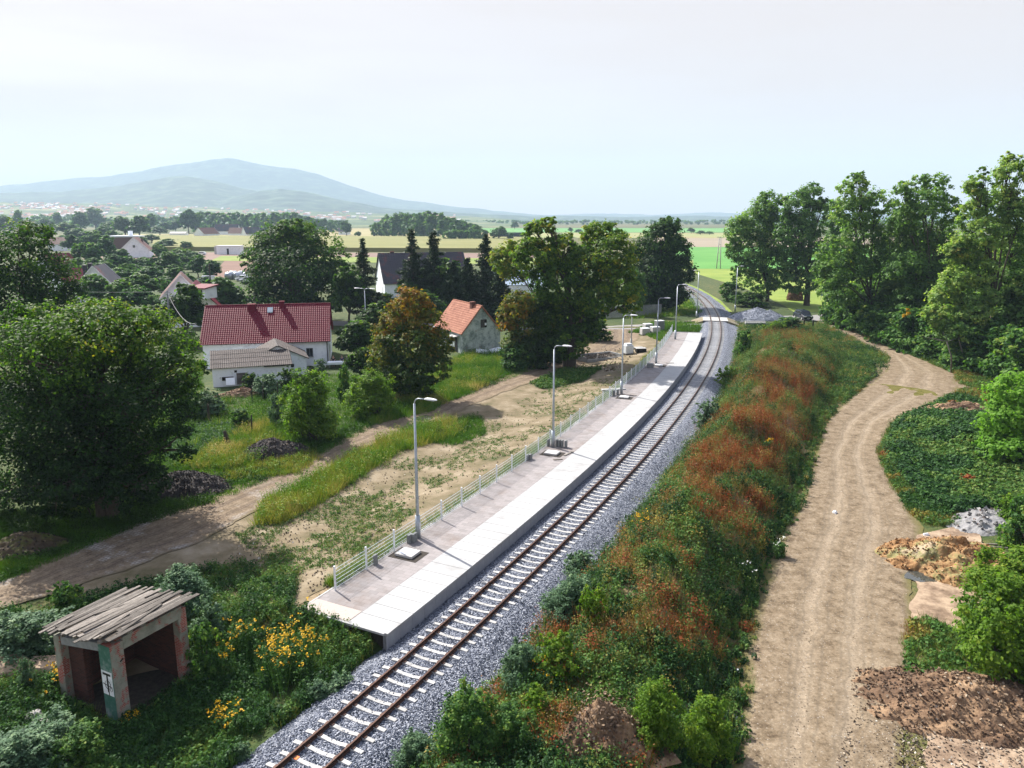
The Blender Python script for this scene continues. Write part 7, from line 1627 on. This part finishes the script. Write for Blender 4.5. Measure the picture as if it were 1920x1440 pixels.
# sparse low plants on the sandy yard
wd = NP(); P = region([(440, 1000), (560, 960), (700, 880), (860, 820), (1000, 740), (1160, 670), (1200, 690), (1120, 780), (950, 860), (780, 960), (640, 1080), (500, 1070)], 9000, seed=14); lf = fbm(P[:, 0] / 2.6, P[:, 1] / 2.6, 77, 4); rng = np.random.default_rng(9); dl = toff(P[:, 0], np.clip(P[:, 1], 5, 235)); P = P[(rng.uniform(0, 1, len(P)) < np.interp(lf, [.42, .62], [.0, .85])) & (dl < -7.0)]; n = len(P)
herbs(wd, P, rng.uniform(.05, .22, n), np.full(n, .2), 9, .05, rng.uniform(.18, .42, n), rng); blades(wd, P, rng.uniform(.08, .28, n), 6, .2, .014, .6, rng.uniform(.25, .52, n), rng)
P = region([(995, 720), (1050, 695), (1130, 690), (1095, 715), (1020, 732)], 700, seed=15); n = len(P); herbs(wd, P, rng.uniform(.2, .55, n), np.full(n, .4), 20, .10, rng.uniform(.2, .38, n), rng)
tag(link('ground_cover', wd.mesh('ground_cover'), M['weed']), kind='stuff')
# cabbage rows in the shaded garden, garden bed
wd = NP(); P = region([(300, 820), (400, 790), (470, 800), (420, 850), (310, 860)], 1500, seed=16); n = len(P); herbs(wd, P, rng.uniform(.1, .3, n), np.full(n, .25), 12, .09, rng.uniform(.28, .42, n), rng); tag(link('ground_cover', wd.mesh('ground_cover'), M['pale_shrub']), kind='stuff')
# pebbles and clods scattered over roads and yard
wd = NP()
for poly, cnt, seed, sz_ in (([(1400, 1440), (1450, 1150), (1540, 950), (1580, 820), (1640, 830), (1700, 980), (1700, 1250), (1640, 1440)], 1500, 17, (.015, .045)), ([(1560, 1440), (1640, 1260), (1960, 1260), (1960, 1500)], 2600, 18, (.02, .075)), ([(400, 1080), (480, 990), (700, 900), (1000, 750), (1180, 660), (1120, 770), (800, 940), (600, 1120)], 1500, 19, (.03, .08)), ([(1150, 700), (1080, 690), (1130, 650), (1200, 660)], 300, 20, (.06, .16))):
    P = region(poly, cnt, seed=seed); n = len(P); rng = np.random.default_rng(seed); tn = rng.uniform(0, 1, n)
    for _ in range(2): N = unit(rng.normal(size=(n, 3)) + np.array([0, 0, .7])); s_ = rng.uniform(*sz_, n); wd.quads(leaf_quads(P + np.array([0, 0, .06]) + N * s_[:, None] * .3, N, s_, .7), tn)
tag(link('gravel', wd.mesh('gravel'), tint_mat('scattered_stone', [(0, (.06, .045, .03)), (.5, (.15, .11, .08)), (.8, (.3, .25, .19)), (1, (.45, .42, .37))], bump=0)), kind='stuff')

# ------------------------------------------------------------------ air, sky, sun, camera
hz = MB(); hz.box((0, (EXT_Y0 + EXT_Y1) / 2, (690 - 4) / 2), (2 * EXT_X + 60, EXT_Y1 - EXT_Y0 + 60, 694)); hm = bpy.data.materials.new('thin_haze'); hm.use_nodes = True; nt = hm.node_tree; nt.nodes.remove(nt.nodes['Principled BSDF'])
pv = nt.nodes.new('ShaderNodeVolumePrincipled'); pv.inputs['Color'].default_value = (.59, .80, 1, 1); pv.inputs['Density'].default_value = 1.4e-4; pv.inputs['Anisotropy'].default_value = .05
nt.links.new(pv.outputs[0], nt.nodes['Material Output'].inputs['Volume'])
HAZE = tag(hz.build('haze', hm), kind='stuff')

EL, AZ = R(42), math.atan2(-.66, .75)        # sun beyond the village, left of the view
sd_ = Vector((math.sin(AZ) * math.cos(EL), math.cos(AZ) * math.cos(EL), math.sin(EL)))
ld = bpy.data.lights.new('sun', 'SUN'); ld.energy = 5.0; ld.angle = R(.55); ld.color = (1, .945, .86)
lo = bpy.data.objects.new('sun', ld); COL.objects.link(lo); lo.rotation_euler = sd_.to_track_quat('Z', 'Y').to_euler(); lo.location = (-50, 50, 100)

wld = bpy.data.worlds.new('World'); SC.world = wld; wld.use_nodes = True; nt = wld.node_tree; L = nt.links.new
bg = nt.nodes['Background']; sky = nt.nodes.new('ShaderNodeTexSky'); sky.sky_type = 'NISHITA'; sky.sun_disc = False; sky.sun_elevation = EL; sky.sun_rotation = AZ; sky.dust_density = 2.0; sky.air_density = 1.0
tc = nt.nodes.new('ShaderNodeTexCoord'); sp = nt.nodes.new('ShaderNodeSeparateXYZ'); L(tc.outputs['Generated'], sp.inputs[0])
mp = nt.nodes.new('ShaderNodeMapping'); mp.inputs['Scale'].default_value = (1.2, 1.2, 9); L(tc.outputs['Generated'], mp.inputs['Vector'])
nz = nt.nodes.new('ShaderNodeTexNoise'); nz.inputs['Scale'].default_value = 2.2; nz.inputs['Detail'].default_value = 7; L(mp.outputs[0], nz.inputs['Vector'])
mr = nt.nodes.new('ShaderNodeMapRange'); mr.interpolation_type = 'SMOOTHSTEP'; mr.inputs['From Min'].default_value = .26; mr.inputs['From Max'].default_value = .55; mr.inputs['To Min'].default_value = .95; mr.inputs['To Max'].default_value = .35; L(sp.outputs[2], mr.inputs['Value'])
nr = nt.nodes.new('ShaderNodeMapRange'); nr.inputs['From Min'].default_value = .35; nr.inputs['From Max'].default_value = .65; nr.inputs['To Min'].default_value = .97; nr.inputs['To Max'].default_value = 1.03; L(nz.outputs['Fac'], nr.inputs['Value'])
mu = nt.nodes.new('ShaderNodeMath'); mu.operation = 'MULTIPLY'; mu.use_clamp = True; L(mr.outputs[0], mu.inputs[0]); L(nr.outputs[0], mu.inputs[1])
SKY_STR = .15
mx = nt.nodes.new('ShaderNodeMix'); mx.data_type = 'RGBA'; L(mu.outputs[0], mx.inputs[0]); L(sky.outputs[0], mx.inputs[6]); mx.inputs[7].default_value = (2.50, 2.16, 1.98, 1)      # thin white cloud veil, same scale as the sky
L(mx.outputs[2], bg.inputs['Color']); bg.inputs['Strength'].default_value = SKY_STR

cd = bpy.data.cameras.new('camera'); cd.sensor_width = 36; cd.lens = 36 * FPX / 1920; cd.clip_start = .5; cd.clip_end = 30000
co = bpy.data.objects.new('camera', cd); COL.objects.link(co); co.location = (0, 0, CAMZ); co.rotation_euler = (math.pi / 2 - PITCH, 0, 0); SC.camera = co

SC.render.engine = 'CYCLES'; SC.view_settings.view_transform = 'Standard'; SC.view_settings.look = 'None'; SC.view_settings.exposure = 1.2; SC.view_settings.gamma = 1
SC.cycles.use_denoising = True; SC.cycles.max_bounces = 6; SC.cycles.transparent_max_bounces = 6; SC.cycles.volume_bounces = 0; SC.cycles.caustics_reflective = False; SC.cycles.caustics_refractive = False
